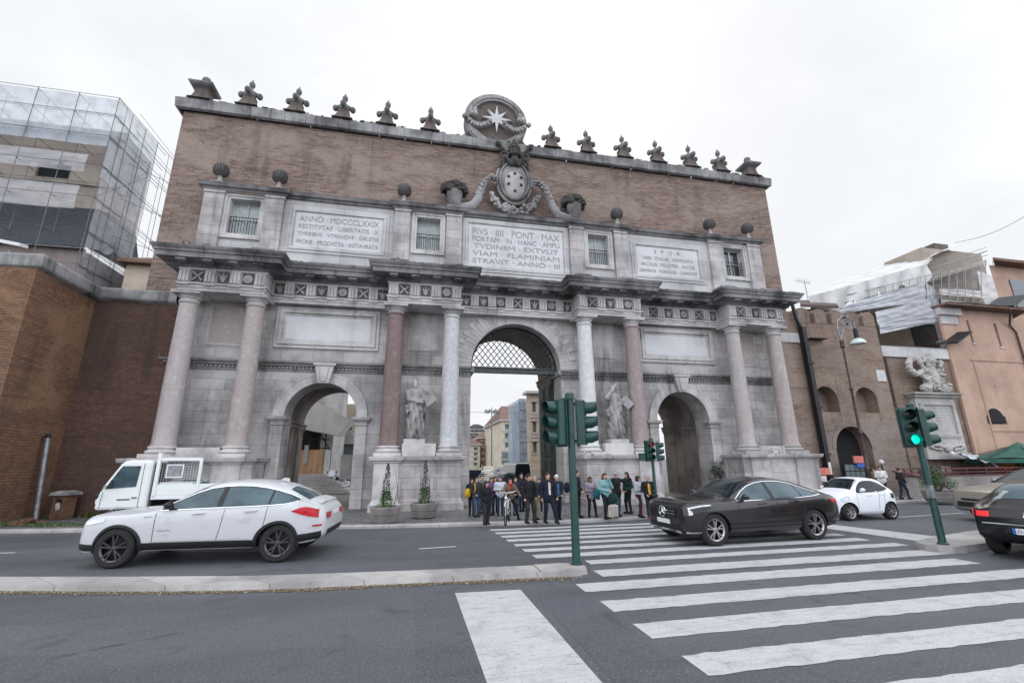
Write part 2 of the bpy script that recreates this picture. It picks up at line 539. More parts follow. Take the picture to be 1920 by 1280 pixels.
def asphalt(name, base, lane=None):
    m, nt, b = new_mat(name)
    big = noise(nt, (.35, 1.1, 1), .5, 6, .6, .4)
    col = mix(nt, ramp(nt, big, .36, .66), mul(base, 1.18), mul(base, .8))
    lane_n = noise(nt, (.03, 1.0, 1), .9, 3, .5)
    col = mix(nt, math_(nt, 'MULTIPLY', ramp(nt, lane_n, .45, .65), .3), col, mul(base, 1.5))
    grit = noise(nt, (1, 1, 1), 34, 5, .8)
    col = mix(nt, math_(nt, 'MULTIPLY', ramp(nt, grit, .54, .64), .85), col, mul(base, 2.6))
    grit2 = noise(nt, (1, 1, 1), 23, 5, .8)
    col = mix(nt, math_(nt, 'MULTIPLY', ramp(nt, grit2, .54, .64), .7), col, mul(base, .35))
    vor = node(nt, 'ShaderNodeTexVoronoi', {'Vector': coords(nt, (1, 1.6, 1)), 'Scale': .28}, feature='DISTANCE_TO_EDGE')
    wob = noise(nt, (1, 1, 1), 3.5, 6, .7)
    crack = ramp(nt, math_(nt, 'ADD', vor.outputs['Distance'], math_(nt, 'MULTIPLY', math_(nt, 'SUBTRACT', wob, .5), .12)), .012, .002)
    gate = ramp(nt, noise(nt, (1, 1, 1), .3, 3, .5), .5, .6)
    col = mix(nt, math_(nt, 'MULTIPLY', math_(nt, 'MULTIPLY', crack, gate), .6), col, mul(base, .3))
    st = noise(nt, (1, 1, 1), 1.3, 6, .6, .6)
    col = mix(nt, math_(nt, 'MULTIPLY', ramp(nt, st, .58, .72), .55), col, mul(base, .5))
    finish(nt, b, col, ramp(nt, big, 1.6, -.2), .45)
    bump(nt, b, math_(nt, 'ADD', grit, grit2), .55, .012)
    return m

def road_paint(name, base, under):
    m, nt, b = new_mat(name)
    w = noise(nt, (1, 1, 1), 2.2, 7, .72, .4)
    col = mix(nt, math_(nt, 'MULTIPLY', ramp(nt, w, .46, .72), .6), base, mul(base, .55))
    w2 = noise(nt, (.5, 2.2, 1), 5.0, 6, .75, .6)
    col = mix(nt, math_(nt, 'MULTIPLY', ramp(nt, w2, .56, .68), .7), col, mul(under, 1.7))
    g = noise(nt, (1, 1, 1), 32, 5, .8)
    col = mix(nt, math_(nt, 'MULTIPLY', ramp(nt, g, .53, .66), .6), col, under)
    sw = noise(nt, (.22, 3.0, 1), 3.0, 5, .7, 1.5)
    col = mix(nt, math_(nt, 'MULTIPLY', ramp(nt, sw, .5, .68), .4), col, mul(under, 2.0))
    finish(nt, b, col, .7, .35)
    bump(nt, b, g, .35, .008)
    return m

def setts(name, base, scale=7.0):
    m, nt, b = new_mat(name)
    v = node(nt, 'ShaderNodeTexVoronoi', {'Vector': coords(nt), 'Scale': scale, 'Randomness': .35}, feature='DISTANCE_TO_EDGE')
    v2 = node(nt, 'ShaderNodeTexVoronoi', {'Vector': coords(nt), 'Scale': scale, 'Randomness': .35})
    col = mix(nt, v2.outputs['Color'], mul(base, .75), mul(base, 1.25))
    big = noise(nt, (1, 1, 1), .5, 5, .6)
    col = mix(nt, ramp(nt, big, .35, .7), col, mul(base, .7))
    col = mix(nt, ramp(nt, v.outputs['Distance'], .09, .02), col, mul(base, .35))
    finish(nt, b, col, .65, .4)
    bump(nt, b, ramp(nt, v.outputs['Distance'], 0, .12), .5, .015)
    return m

def carpaint(name, col, metal=0.0, dirt=.2, coat=.35):
    m, nt, b = new_mat(name)
    d = noise(nt, (1, 1, 2.0), 2.2, 6, .65)
    c = mix(nt, math_(nt, 'MULTIPLY', ramp(nt, d, .5, .75), dirt), col, (.18, .17, .16))
    finish(nt, b, c, .35, .3)
    b.inputs['Metallic'].default_value = metal
    b.inputs['Coat Weight'].default_value = coat
    b.inputs['Coat Roughness'].default_value = .04
    return m

def leafy(name, c1, c2):
    m, nt, b = new_mat(name)
    oi = nt.nodes.new('ShaderNodeNewGeometry')
    col = mix(nt, oi.outputs['Random Per Island'], c1, c2)
    finish(nt, b, col, .55, .35)
    return m

TRAV = (.52, .50, .49)
mats = {}
def M(k): return mats[k]
mats.update(
    travertine=stone('travertine', TRAV, (1.35, .47), vein=.5, stain=.72, patch=.45, warm=(.38, .32, .29)),
    travertine_plain=stone('travertine_plain', (.53, .51, .495), None, stain=.7, patch=.42),
    pale_stone=stone('pale_stone', (.57, .56, .55), (2.4, 1.1), vein=.12, stain=.3, patch=.25),
    marble=stone('white_marble', (.58, .58, .585), None, vein=.08, stain=.2, patch=.18),
    carved=stone('carved_stone', (.40, .39, .38), None, stain=.75, patch=.5),
    black_crust=stone('blackened_stone', (.25, .245, .245), None, stain=.95, patch=.75, grime=(.02, .02, .02)),
    dark_stone=stone('dark_lichen_stone', (.075, .075, .065), None, stain=.6, patch=.5, grime=(.02, .02, .02)),
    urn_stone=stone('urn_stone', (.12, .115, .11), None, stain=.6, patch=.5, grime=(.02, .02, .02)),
    finial_stone=stone('finial_stone', (.20, .195, .19), None, stain=.8, patch=.6, grime=(.03, .03, .03)),
    arms_stone=stone('arms_stone', (.30, .29, .285), None, stain=.9, patch=.65, grime=(.035, .035, .035)),
    statue_stone=stone('statue_stone', (.37, .355, .34), None, stain=.9, patch=.6, grime=(.06, .055, .05)),
    coping=stone('coping_stone', (.36, .355, .345), (1.25, 4.0), stain=.95, patch=.6, grime=(.03, .03, .028)),
    gate_brick=brick('gate_brick', (.132, .087, .071), (.264, .187, .152), (.23, .198, .175), row=.10, width=.36, patchc=(.29, .23, .19), stain=.45, patch_amt=.75),
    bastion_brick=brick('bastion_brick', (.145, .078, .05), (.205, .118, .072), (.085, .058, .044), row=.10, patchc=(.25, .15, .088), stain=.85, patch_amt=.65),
    dark_brick=brick('shaded_bastion_brick', (.10, .056, .043), (.14, .08, .06), (.062, .045, .038), row=.10, patchc=(.07, .045, .038), stain=.8),  # darker copy of the bastion brick, shade put into the colour
    tower_brick=brick('tower_brick', (.175, .118, .092), (.24, .172, .135), (.21, .17, .14), patchc=(.28, .22, .175), stain=.6),
    rubble_brick=brick('lower_tower_brick', (.17, .13, .105), (.22, .175, .14), (.2, .17, .14), patchc=(.24, .21, .19), stain=.8),
    finial_brick=brick('finial_brick', (.115, .093, .08), (.145, .118, .102), (.14, .125, .115), patchc=(.10, .085, .075), stain=.7),
    passage=stone('passage_plaster', (.30, .265, .24), None, vein=.1, stain=.8, patch=.5),
    granite_grey=granite('grey_pink_granite', (.42, .385, .37), (.31, .275, .265), (.47, .435, .42)),
    granite_brown=granite('brown_grey_granite', (.40, .355, .335), (.28, .24, .225), (.47, .425, .40)),
    granite_red=granite('red_granite', (.225, .155, .145), (.14, .095, .09), (.28, .205, .19)),
    granite_rose=granite('rose_granite', (.32, .265, .25), (.22, .175, .165), (.38, .33, .315)),
    cipollino=granite('veined_grey_marble', (.50, .50, .50), (.40, .40, .41), (.56, .56, .56), scale=6),
    white_column=granite('white_veined_marble', (.58, .58, .57), (.50, .50, .50), (.64, .64, .63), scale=4),
    monument_stone=stone('monument_marble', (.43, .415, .39), None, vein=.1, stain=.5, patch=.3, grime=(.12, .11, .10)),
    letter=plain('lead_lettering', (.29, .285, .29), .6, .3, 9),
    asphalt=asphalt('asphalt', (.074, .077, .085)),
    asphalt_dark=asphalt('dark_asphalt', (.068, .070, .080)),
    paint=road_paint('worn_road_paint', (.44, .445, .445), (.10, .10, .105)),
    setts=setts('basalt_setts', (.19, .19, .19), 9.0),
    kerb=stone('kerb_travertine', (.47, .45, .43), (1.4, 3.0), stain=.5, patch=.35),
    soil=plain('gutter_dirt', (.10, .075, .05), .95, .5, 9, bmp=.6),
    litter=leafy('dry_leaves', (.35, .26, .12), (.45, .40, .28)),
    green_metal=plain('dark_green_metal', (.008, .048, .042), .42, .35, 5, spec=.5),
    lens_dark=plain('unlit_lens', (.012, .013, .014), .15, .2, 8),
    lens_green=plain('lit_green_lens', (.0, .5, .38), .3, .1, 20, emit=(.0, .85, .62), es=1.1),
    lens_red=plain('lit_red_lens', (.6, .02, .02), .3, .1, 20, emit=(1.0, .04, .04), es=1.5),
    grey_metal=plain('weathered_steel', (.26, .27, .28), .5, .4, 6, metal=.5),
    scaf_metal=plain('blue_grey_tube', (.11, .12, .14), .5, .3, 5, metal=.3),
    dark_metal=plain('dark_iron', (.022, .022, .024), .5, .35, 8, metal=.3),
    rust_iron=plain('rusty_iron_post', (.075, .045, .038), .65, .5, 7),
    black=plain('black_plastic', (.013, .013, .014), .5, .2, 12),
    rubber=plain('tyre_rubber', (.016, .016, .016), .8, .3, 14),
    chrome=plain('chrome_trim', (.75, .76, .78), .12, .05, 10, metal=1.0),
    rim_dark=plain('dark_alloy', (.085, .085, .09), .35, .2, 10, metal=.8),
    rim_silver=plain('silver_alloy', (.42, .40, .41), .3, .2, 10, metal=.85),
    glass=plain('tinted_car_glass', (.010, .018, .022), .05, .1, 3, spec=.35),
    glass_light=plain('light_car_glass', (.05, .085, .10), .05, .5, 1.6, spec=.4),  # uneven tone puts window reflections into the glass colour
    window_glass=plain('window_glass', (.03, .045, .055), .06, .3, 2, spec=.8),
    curtain=plain('pale_shutter_panel', (.40, .45, .44), .5, .2, 4),
    white_car=carpaint('white_car_paint', (.50, .505, .515), 0, .3),
    smart_white=carpaint('pure_white_car_paint', (.76, .77, .80), 0, .1),
    truck_white=carpaint('off_white_truck_paint', (.70, .72, .71), 0, .2),
    brown_car=carpaint('dark_umber_car_paint', (.011, .0085, .009), 0, .05, .8),
    black_car=carpaint('black_car_paint', (.004, .004, .006), 0, .05, .6),
    beige_car=carpaint('beige_metallic_car_paint', (.30, .27, .23), .5, .1),
    blue_car=carpaint('dark_blue_car_paint', (.02, .028, .06), .2, .1),
    grey_car=carpaint('grey_car_paint', (.16, .17, .18), .3, .15),
    red_lamp=plain('red_lamp_glass', (.42, .008, .014), .2, .45, 10, spec=.3, emit=(.6, .01, .015), es=.08),
    red_lit=plain('lit_tail_lamp', (.5, .01, .015), .2, .2, 10, emit=(1, .01, .02), es=.4),
    lamp_clear=plain('clear_lamp_glass', (.62, .65, .68), .1, .3, 12, spec=.8),
    plate=plain('number_plate_white', (.68, .68, .68), .4, .1, 12),
    plate_blue=plain('number_plate_blue', (.02, .10, .42), .4, .1, 12),
    timber=plain('timber_hoarding', (.66, .42, .25), .75, .35, 1.5, stretch=(1, 1, .2)),
    bronze_door=plain('dark_green_door', (.032, .042, .038), .6, .45, 4),
    beam=plain('green_iron_beam', (.055, .068, .06), .6, .4, 5),
    concrete=stone('planter_concrete', (.25, .23, .215), None, stain=.6, patch=.4),
    leaf=leafy('shrub_leaves', (.035, .085, .02), (.09, .16, .05)),
    dark_leaf=leafy('dark_shrub_leaves', (.03, .04, .03), (.075, .09, .065)),
    twig=plain('twigs', (.06, .045, .035), .8, .3, 10),
    grass=leafy('grass_blades', (.04, .085, .02), (.09, .13, .045)),
    render_pink=stone('pink_render', (.47, .315, .24), None, vein=.05, stain=.38, patch=.22, grime=(.2, .13, .1), bmp=.1),
    render_cream=stone('cream_render', (.58, .52, .40), None, vein=.05, stain=.3, patch=.2, grime=(.25, .22, .18), bmp=.1),
    render_yellow=stone('ochre_render', (.50, .42, .33), None, vein=.05, stain=.3, patch=.25, grime=(.2, .17, .12), bmp=.1),
    render_orange=stone('orange_render', (.42, .20, .12), None, vein=.05, stain=.4, patch=.3, grime=(.15, .1, .08), bmp=.1),
    render_grey=stone('grey_render', (.36, .35, .35), None, vein=.05, stain=.3, patch=.25, bmp=.1),
    render_white=stone('white_render', (.80, .79, .77), None, vein=.03, stain=.2, patch=.15, bmp=.1),
    render_beige=stone('beige_render', (.36, .31, .26), None, vein=.05, stain=.2, patch=.2, bmp=.1),
    render_mauve=stone('mauve_render', (.23, .19, .18), None, vein=.05, stain=.3, patch=.2, bmp=.1),
    striped_brick=brick('striped_palace_brick', (.46, .36, .27), (.54, .45, .35), (.6, .55, .46), row=.55, width=9, patchc=(.55, .48, .38), stain=.3),
    roof_tile=plain('terracotta_roof', (.16, .095, .07), .85, .4, 2.5, bmp=.5),
    slate=plain('dark_roof_tiles', (.035, .04, .048), .8, .6, 7, stretch=(.6, 1, 3), bmp=.6),
    tarp=plain('white_tarpaulin', (.52, .515, .50), .7, .2, .8, bmp=.2),
    tarp_grey=plain('grey_scaffold_sheet', (.42, .435, .46), .65, .3, .9, stretch=(1, 1, 3), bmp=.35),
    shutter=plain('grey_blue_shutter', (.12, .15, .16), .7, .2, 5),
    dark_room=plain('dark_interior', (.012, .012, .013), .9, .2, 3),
    umbrella=plain('green_canvas', (.025, .10, .075), .75, .35, 2.5, bmp=.2),
    red_rail=plain('dark_red_rail', (.10, .02, .03), .6, .3, 6),
    poster=plain('faded_poster', (.62, .58, .55), .7, .3, 4),
    flower=leafy('flowers', (.45, .28, .02), (.35, .05, .08)),
    sign_red=plain('red_sign_face', (.55, .16, .13), .5, .2, 6),
    sign_blue=plain('blue_sign_face', (.03, .10, .38), .5, .2, 6),
    lampglass=plain('milky_lamp_shade', (.52, .60, .55), .4, .15, 5),
    case_pattern=plain('pale_suitcase_shell', (.52, .48, .42), .45, .15, 5),
)
# sheer debris netting
def netting(name, col, alpha):
    m, nt, b = new_mat(name)
    n = noise(nt, (1, 1, 1), 1.6, 6, .65)
    finish(nt, b, mix(nt, ramp(nt, n, .35, .7), mul(col, 1.15), mul(col, .75)), .5, .5)
    nt.links.new(math_(nt, 'ADD', math_(nt, 'MULTIPLY', n, .35), alpha-.17), b.inputs['Alpha'])
    return m
mats['net_blue'] = netting('blue_grey_netting', (.40, .44, .49), .62)
mats['net_white'] = netting('white_sheer_sheet', (.56, .57, .60), .40)
mats['net_scaf'] = netting('pale_blue_netting', (.28, .34, .40), .78)
# ------------------------------------------------------------------ sky, light
w = bpy.data.worlds.new('World')
SC.world = w
w.use_nodes = True
wn = w.node_tree
bg = wn.nodes['Background']
SUN_EL, SUN_AZ = R(48), R(20)          # veiled sun, high beyond the gate and a little to the right
sky = node(wn, 'ShaderNodeTexSky', None, sky_type='NISHITA', sun_disc=False, sun_elevation=SUN_EL, sun_rotation=SUN_AZ, dust_density=6.0, air_density=1.2)
tc = wn.nodes.new('ShaderNodeTexCoord')
sep = node(wn, 'ShaderNodeSeparateXYZ', {0: tc.outputs['Generated']})
cl = node(wn, 'ShaderNodeTexNoise', {'Vector': node(wn, 'ShaderNodeMapping', {'Vector': tc.outputs['Generated'], 'Scale': (1.6, 1.6, 3.2)}).outputs[0],
                                     'Scale': 1.5, 'Detail': 6, 'Roughness': .55, 'Distortion': .4})
elev = node(wn, 'ShaderNodeMapRange', {'Value': sep.outputs[2], 'From Min': -.02, 'From Max': .9, 'To Min': 0.0, 'To Max': 1.0}).outputs[0]
# overcast sky brightened overhead and behind the camera, out of view, as added fill
north = node(wn, 'ShaderNodeMapRange', {'Value': sep.outputs[1], 'From Min': .46, 'From Max': -.15, 'To Min': 0.0, 'To Max': 1.0}, interpolation_type='SMOOTHSTEP').outputs[0]
cloud = mix(wn, north, (1.0, 1.02, 1.045), (2.25, 2.34, 2.54))
cloud = mix(wn, ramp(wn, cl.outputs['Fac'], .36, .66), mix(wn, 1.0, cloud, (.93, .935, .95), 'MULTIPLY'), mix(wn, 1.0, cloud, (1.05, 1.05, 1.05), 'MULTIPLY'))
nish = mix(wn, 1.0, sky.outputs[0], (.06, .06, .06), 'MULTIPLY')
wn.links.new(mix(wn, .92, nish, cloud), bg.inputs['Color'])
bg.inputs['Strength'].default_value = 1.0
sd = bpy.data.lights.new('sun', 'SUN')
sd.energy, sd.angle, sd.color = 0.6, R(24), (1.0, .96, .9)
so = bpy.data.objects.new('sun', sd)
COL.objects.link(so)
sun_dir = Vector((math.sin(SUN_AZ)*math.cos(SUN_EL), math.cos(SUN_AZ)*math.cos(SUN_EL), math.sin(SUN_EL)))
so.rotation_euler = sun_dir.to_track_quat('Z', 'Y').to_euler()
so.location = (0, 40, 60)

# ------------------------------------------------------------------ ground, roads, markings
PAVE = 0.08
b = MB(); b.box(-700, 700, -700, 1400, -1.2, -.06)
tag(b.build('ground', M('asphalt')), kind='structure')
KERB = [(-60, 4.0), (-30, -.6), (-17.5, -2.75), (-12, -3.75), (-6, -4.85), (-2.65, -5.2), (.5, -5.42), (3.2, -5.12), (9, -4.15), (15.6, -3.25), (23, -2.6), (34, -2.3), (60, -2.4)]
kx = [-60+120*i/120 for i in range(121)]
kp = [(x, float(interp(KERB, x)[0])) for x in kx]
b = MB()
b.grid([[(x, -60, 0) for x, y in kp], [(x, y, 0) for x, y in kp]])
tag(b.build('road', M('asphalt')), kind='structure')
b = MB()
b.grid([[(x, y+.30, PAVE) for x, y in kp], [(x, 7.0, PAVE) for x, y in kp]])
b.grid([[(x, 7.0, PAVE) for x in (-160, 160)], [(x, 300, PAVE) for x in (-160, 160)]])
tag(b.build('pavement', M('setts')), kind='structure')
b = MB()
rows = []
for dy, z in ((0, -.05), (0, .075), (.03, .095), (.33, .095), (.33, .0)):
    rows.append([(x, y+dy, z) for x, y in kp])
b.grid(rows)
tag(b.build('kerb', M('kerb')), kind='structure')

def island(name, pts, h=.13):
    """raised traffic island with rounded top edge; pts counter-clockwise plan"""
    b = MB()
    c = np.mean(pts, 0)
    rings = []
    for ins, z in ((0, 0), (0, h-.03), (.03, h)):
        rings.append([(p[0]+(c[0]-p[0])*0, p[1]+(ins if p[1] < c[1] else -ins), z) for p in pts])
    n = len(pts)
    for i in range(2):
        for k in range(n):
            b.add([rings[i][k], rings[i][(k+1) % n], rings[i+1][(k+1) % n], rings[i+1][k]], [(0, 1, 2, 3)])
    return b, rings[-1]
far = [(-60, -1.5), (-30, -6.2), (-20, -8.25), (-12.19, -9.94), (-9.85, -10.53), (-7.58, -11.03), (-5.03, -11.30), (-2.5, -11.47)]
near = [(-2.5, -12.06), (-5.02, -11.87), (-7.38, -11.67), (-9.47, -11.25), (-11.67, -10.67), (-20, -9.0), (-30, -6.95), (-60, -2.3)]
nose = [(-1.95, -11.46), (-1.66, -11.58), (-1.56, -11.8), (-1.62, -12.03), (-1.9, -12.13)]
def strip_island(far, near, nose, h=.085):
    b = MB()
    nf = near[::-1]
    full_f, full_n = far, nf
    for i in range(len(far)-1):
        a0, a1, c0, c1 = far[i], far[i+1], nf[i], nf[i+1]
        b.add([(*c0, h), (*c1, h), (*a1, h), (*a0, h)], [(0, 1, 2, 3)])
        b.add([(c0[0], c0[1]-.025, 0), (c1[0], c1[1]-.025, 0), (*c1, h), (*c0, h)], [(0, 1, 2, 3)])
        b.add([(a1[0], a1[1]+.025, 0), (a0[0], a0[1]+.025, 0), (*a0, h), (*a1, h)], [(0, 1, 2, 3)])
    ring = [far[-1]]+nose+[nf[-1]]
    b.add([(*p, h+.012) for p in ring], [tuple(range(len(ring)-1, -1, -1))])
    cx, cy = np.mean(ring, 0)
    for p, q in zip(ring[:-1], ring[1:]):
        e = lambda r: (r[0]+(r[0]-cx)*.05, r[1]+(r[1]-cy)*.05, 0)
        b.add([e(q), e(p), (*p, h+.012), (*q, h+.012)], [(0, 1, 2, 3)])
    return b
tag(strip_island(far, near, nose).build('median_kerb', M('kerb')), kind='structure')
g2 = [(7.02, -11.44), (6.66, -11.62), (6.56, -11.9), (6.62, -12.15), (6.8, -12.3)]
far2 = [(40, -8.6), (28, -9.3), (18, -9.9), (12, -10.4), (9.5, -10.75), (8.2, -11.1), (7.02, -11.44)]
near2 = [(6.8, -12.3), (8.2, -12.1), (9.5, -11.9), (12, -11.5), (18, -10.9), (28, -10.2), (40, -9.4)]
b = MB(); h = .14
nf = near2[::-1]
for i in range(len(far2)-1):
    b.add([(*far2[i], h), (*nf[i], h), (*nf[i+1], h), (*far2[i+1], h)], [(3, 2, 1, 0)])
    b.add([(*nf[i], 0), (*nf[i+1], 0), (*nf[i+1], h), (*nf[i], h)], [(3, 2, 1, 0)])
    b.add([(*far2[i], 0), (*far2[i+1], 0), (*far2[i+1], h), (*far2[i], h)], [(0, 1, 2, 3)])
ring = g2
b.add([(*p, h) for p in ring], [tuple(range(len(ring)))])
for p, q in zip(ring[:-1], ring[1:]):
    b.add([(*p, 0), (*q, 0), (*q, h), (*p, h)], [(0, 1, 2, 3)])
tag(b.build('island_kerb', M('kerb')), kind='structure')

def sheet(b, quads, z):
    for q in quads: b.add([(*p, z) for p in q], [(0, 1, 2, 3)])
b = MB()
zs = [(-6.35, -6.03), (-7.0, -6.66), (-7.65, -7.30), (-8.3, -7.955), (-9.0, -8.68), (-9.73, -9.38), (-10.5, -10.1), (-11.3, -10.93),
      (-12.3, -11.8), (-13.15, -12.65), (-14.15, -13.656), (-15.16, -14.66), (-16.16, -15.67), (-17.17, -16.67), (-18.17, -17.67), (-19.17, -18.67)]
xl = [-2.48, -2.43, -2.38, -2.35, -2.3, -2.24, -2.18, -1.25, -1.41, -2.07, -2.04, -2.01, -1.95, -1.92, -1.9, -1.88]
xr = [6.3, 6.4, 6.5, 6.6, 6.7, 6.8, 6.7, 6.9, 7.2, 6.25, 7.1, 7.2, 7.2, 7.2, 7.2, 7.2]
for (y0, y1), a, c in zip(zs, xl, xr):
    n = 60
    rows = [[], []]
    for i in range(n+1):
        x = a+(c-a)*i/n
        rows[0].append((x, y0+random.uniform(-.016, .016), .005))
        rows[1].append((x, y1+random.uniform(-.016, .016), .005))
    b.grid(rows)
tag(b.build('crosswalk_marking', M('paint')), kind='structure')
b = MB()
sheet(b, [[(-4.03, -22), (-2.95, -22), (-3.06, -12.76), (-4.13, -12.70)],
          [(7.7, -10.95), (8.9, -10.62), (7.72, -6.0), (6.95, -6.0)],
          [(-4.65, -8.75), (-3.75, -8.68), (-3.75, -8.57), (-4.65, -8.64)],
          [(-19.5, -6.0), (-14.2, -6.75), (-14.2, -6.64), (-19.5, -5.88)],
          [(-10.5, -7.6), (-8.0, -8.1), (-8.0, -8.0), (-10.5, -7.5)],
          [(12.0, -7.1), (15.5, -6.75), (15.5, -6.64), (12.0, -6.99)],
          [(17.5, -6.5), (21.5, -6.2), (21.5, -6.1), (17.5, -6.4)]], .0055)
tag(b.build('lane_marking', M('paint')), kind='structure')
# painted zebra edging on the pavement by the flower stall
b = MB()
sheet(b, [[(13.5, -2.3), (21.5, -1.6), (21.5, -1.45), (13.5, -2.15)], [(15.5, -1.4), (23, -1.0), (23, -.9), (15.5, -1.28)]], PAVE+.006)
tag(b.build('pavement_marking', M('paint')), kind='structure')
# darker resurfaced strips in the near carriageway
b = MB()
def ragged(x0, x1, y0, y1, z, n=24):
    b.grid([[(x0+(x1-x0)*i/n, y0+random.uniform(-.03, .03), z) for i in range(n+1)], [(x0+(x1-x0)*i/n, y1+random.uniform(-.03, .03), z) for i in range(n+1)]])
ragged(-4.75, -4.15, -22, -12.55, .0035); ragged(-13, -4.75, -16.6, -16.25, .0035); ragged(-2.9, -2.1, -22, -13.2, .003)
ragged(-9.2, -7.9, -9.0, -6.2, .0035); ragged(9.4, 10.2, -20, -13, .0035)
tag(b.build('road_patch', M('asphalt_dark')), kind='structure')
# dirt and dry leaves in the gutter along the median
b = MB()
pts = [(-20, -9.05), (-11.67, -10.73), (-9.47, -11.31), (-7.38, -11.73), (-5.02, -11.93), (-2.0, -12.16)]
rows = [[], []]
for i in range(60):
    x = -20+18*i/59
    y = float(interp([(p[0], p[1]) for p in pts], x)[0])
    rows[0].append((x, y-.10-.10*random.random(), .004)); rows[1].append((x, y+.03, .004))
b.grid(rows)
tag(b.build('gutter_dirt', M('soil')), kind='structure')
b = MB()
for i in range(900):
    x = random.uniform(-14, -1.8)
    y = float(interp([(p[0], p[1]) for p in pts], x)[0])-abs(random.gauss(.06, .09))
    r = random.uniform(.010, .026)
    a = random.uniform(0, 6.28)
    dx, dy = r*math.cos(a), r*math.sin(a)
    t = random.uniform(0, .012)
    b.add([(x-dx, y-dy, .008), (x+dy*.5, y-dx*.5, .01+t), (x+dx, y+dy, .008), (x-dy*.5, y+dx*.5, .01+t)], [(0, 1, 2, 3)])
tag(b.build('fallen_leaves', M('litter')), 'small dry leaves scattered in the gutter along the kerbed median', 'leaves', kind='stuff')

# ------------------------------------------------------------------ the city gate
gate = thing('city_gate', 'huge brick and travertine city gate with three arches, paired columns and a crested parapet', 'city gate')
ARCH = [(-9.03, 1.53, 4.02), (0, 2.31, 6.55), (9.03, 1.53, 4.02)]
INNER = [(-9.03, 1.82, 4.02), (0, 2.55, 6.75), (9.03, 1.82, 4.02)]
b = MB(); b.arch_wall(-15.45, 15.45, 0, 10.9, ARCH, .9, 1.23, back=False); b.arch_wall(-12.2, 12.2, 0, 9.6, ARCH, 1.23, 2.15, back=True)
b.build('stone_front', M('travertine'), gate)
b = MB(); b.arch_wall(-17.05, 17.05, 0, 19.3, INNER, 1.26, 6.1, n=24, m=0, ms=1)
b.build('brick_wall', [M('gate_brick'), M('passage')], gate)
# moulding and pilasters inside the passages
b = MB()
for cx, h, sp in INNER:
    for s in (-1, 1):
        x = cx+s*h
        for z0, z1, p in ((sp-.42, sp-.3, .06), (sp-.3, sp-.1, .12), (sp-.1, sp, .17)):
            b.box(min(x, x-s*p), max(x, x-s*p), 2.16, 6.08, z0, z1)
        for y in (3.4, 4.9):
            b.box(min(x, x-s*.05), max(x, x-s*.05), y, y+.55, 0, sp-.42)
        b.build('passage_moulding', M('passage'), gate); b = MB()
# long string course with a dentil band, interrupted by nothing: columns stand in front
b = MB()
segs = [(-15.45, -2.31), (2.31, 15.45)]
for a, c in segs:
    b.u_mould([(0, 6.02), (.05, 6.04), (.05, 6.1), (.02, 6.12), (.02, 6.24), (.14, 6.27), (.14, 6.36), (.24, 6.38), (.27, 6.46), (0, 6.5)], a, c, .9, 1.2,
              left=a < -3, right=c > 3)
    x = a
    while x < c-.1:
        b.box(x, x+.09, .79, .9, 6.13, 6.23); x += .17
for s in (-1, 1):
    b.box(min(s*2.31, s*2.16), max(s*2.31, s*2.16), .75, 2.1, 6.24, 6.5)
b.build('string_course', M('arms_stone'), gate)
# archivolts
for (cx, h, sp), th, pr in zip(ARCH, (.46, .62, .46), (.09, .035, .09)):
    b = MB(); n = 40
    y0 = .9-pr
    for i in range(n):
        a0, a1 = math.pi*i/n, math.pi*(i+1)/n
        def q(r, a): return cx-r*math.cos(a), sp+r*math.sin(a)
        R1 = h+th
        R2 = R1 if cx else R1+(.28 if i % 2 else .0)
        if not cx: a1 -= .006
        for r0, r1, y in ((h, h+th*.8, y0+.02), (h+th*.8, R2, y0)):
            p = [q(r0, a0), q(r1, a0), q(r1, a1), q(r0, a1)]
            b.add([(x, y, z) for x, z in p]+[(x, .9, z) for x, z in p], [(0, 1, 2, 3), (1, 5, 6, 2), (0, 3, 7, 4), (0, 4, 5, 1), (2, 6, 7, 3)])
    b.build('archivolt', M('travertine_plain'), gate)
for cx in (-9.03, 9.03):
    k = MB().prism([(cx-.24, 5.5), (cx+.24, 5.5), (cx+.42, 6.3), (cx-.42, 6.3)], .62, .9, 'y')
    k.prism([(cx-.48, 6.3), (cx+.48, 6.3), (cx+.5, 6.42), (cx-.5, 6.42)], .56, .9, 'y')
    k.prism([(cx-.12, 5.58), (cx+.12, 5.58), (cx+.2, 6.24), (cx-.2, 6.24)], .57, .62, 'y')
    k.build('keystone', M('travertine_plain'), gate, bevel=.02)
    for s in (-1, 1):
        x = cx+s*1.76
        k = MB(); k.box(x-.25, x+.25, .82, .9, 0, 3.62)
        k.u_mould([(0, 3.62), (.05, 3.66), (.02, 3.7), (.02, 3.8), (.1, 3.84), (.16, 3.9), (.18, 4.0), (0, 4.03)], x-.25, x+.25, .82, 1.2)
        k.build('impost_pier', M('travertine'), gate, bevel=.012)
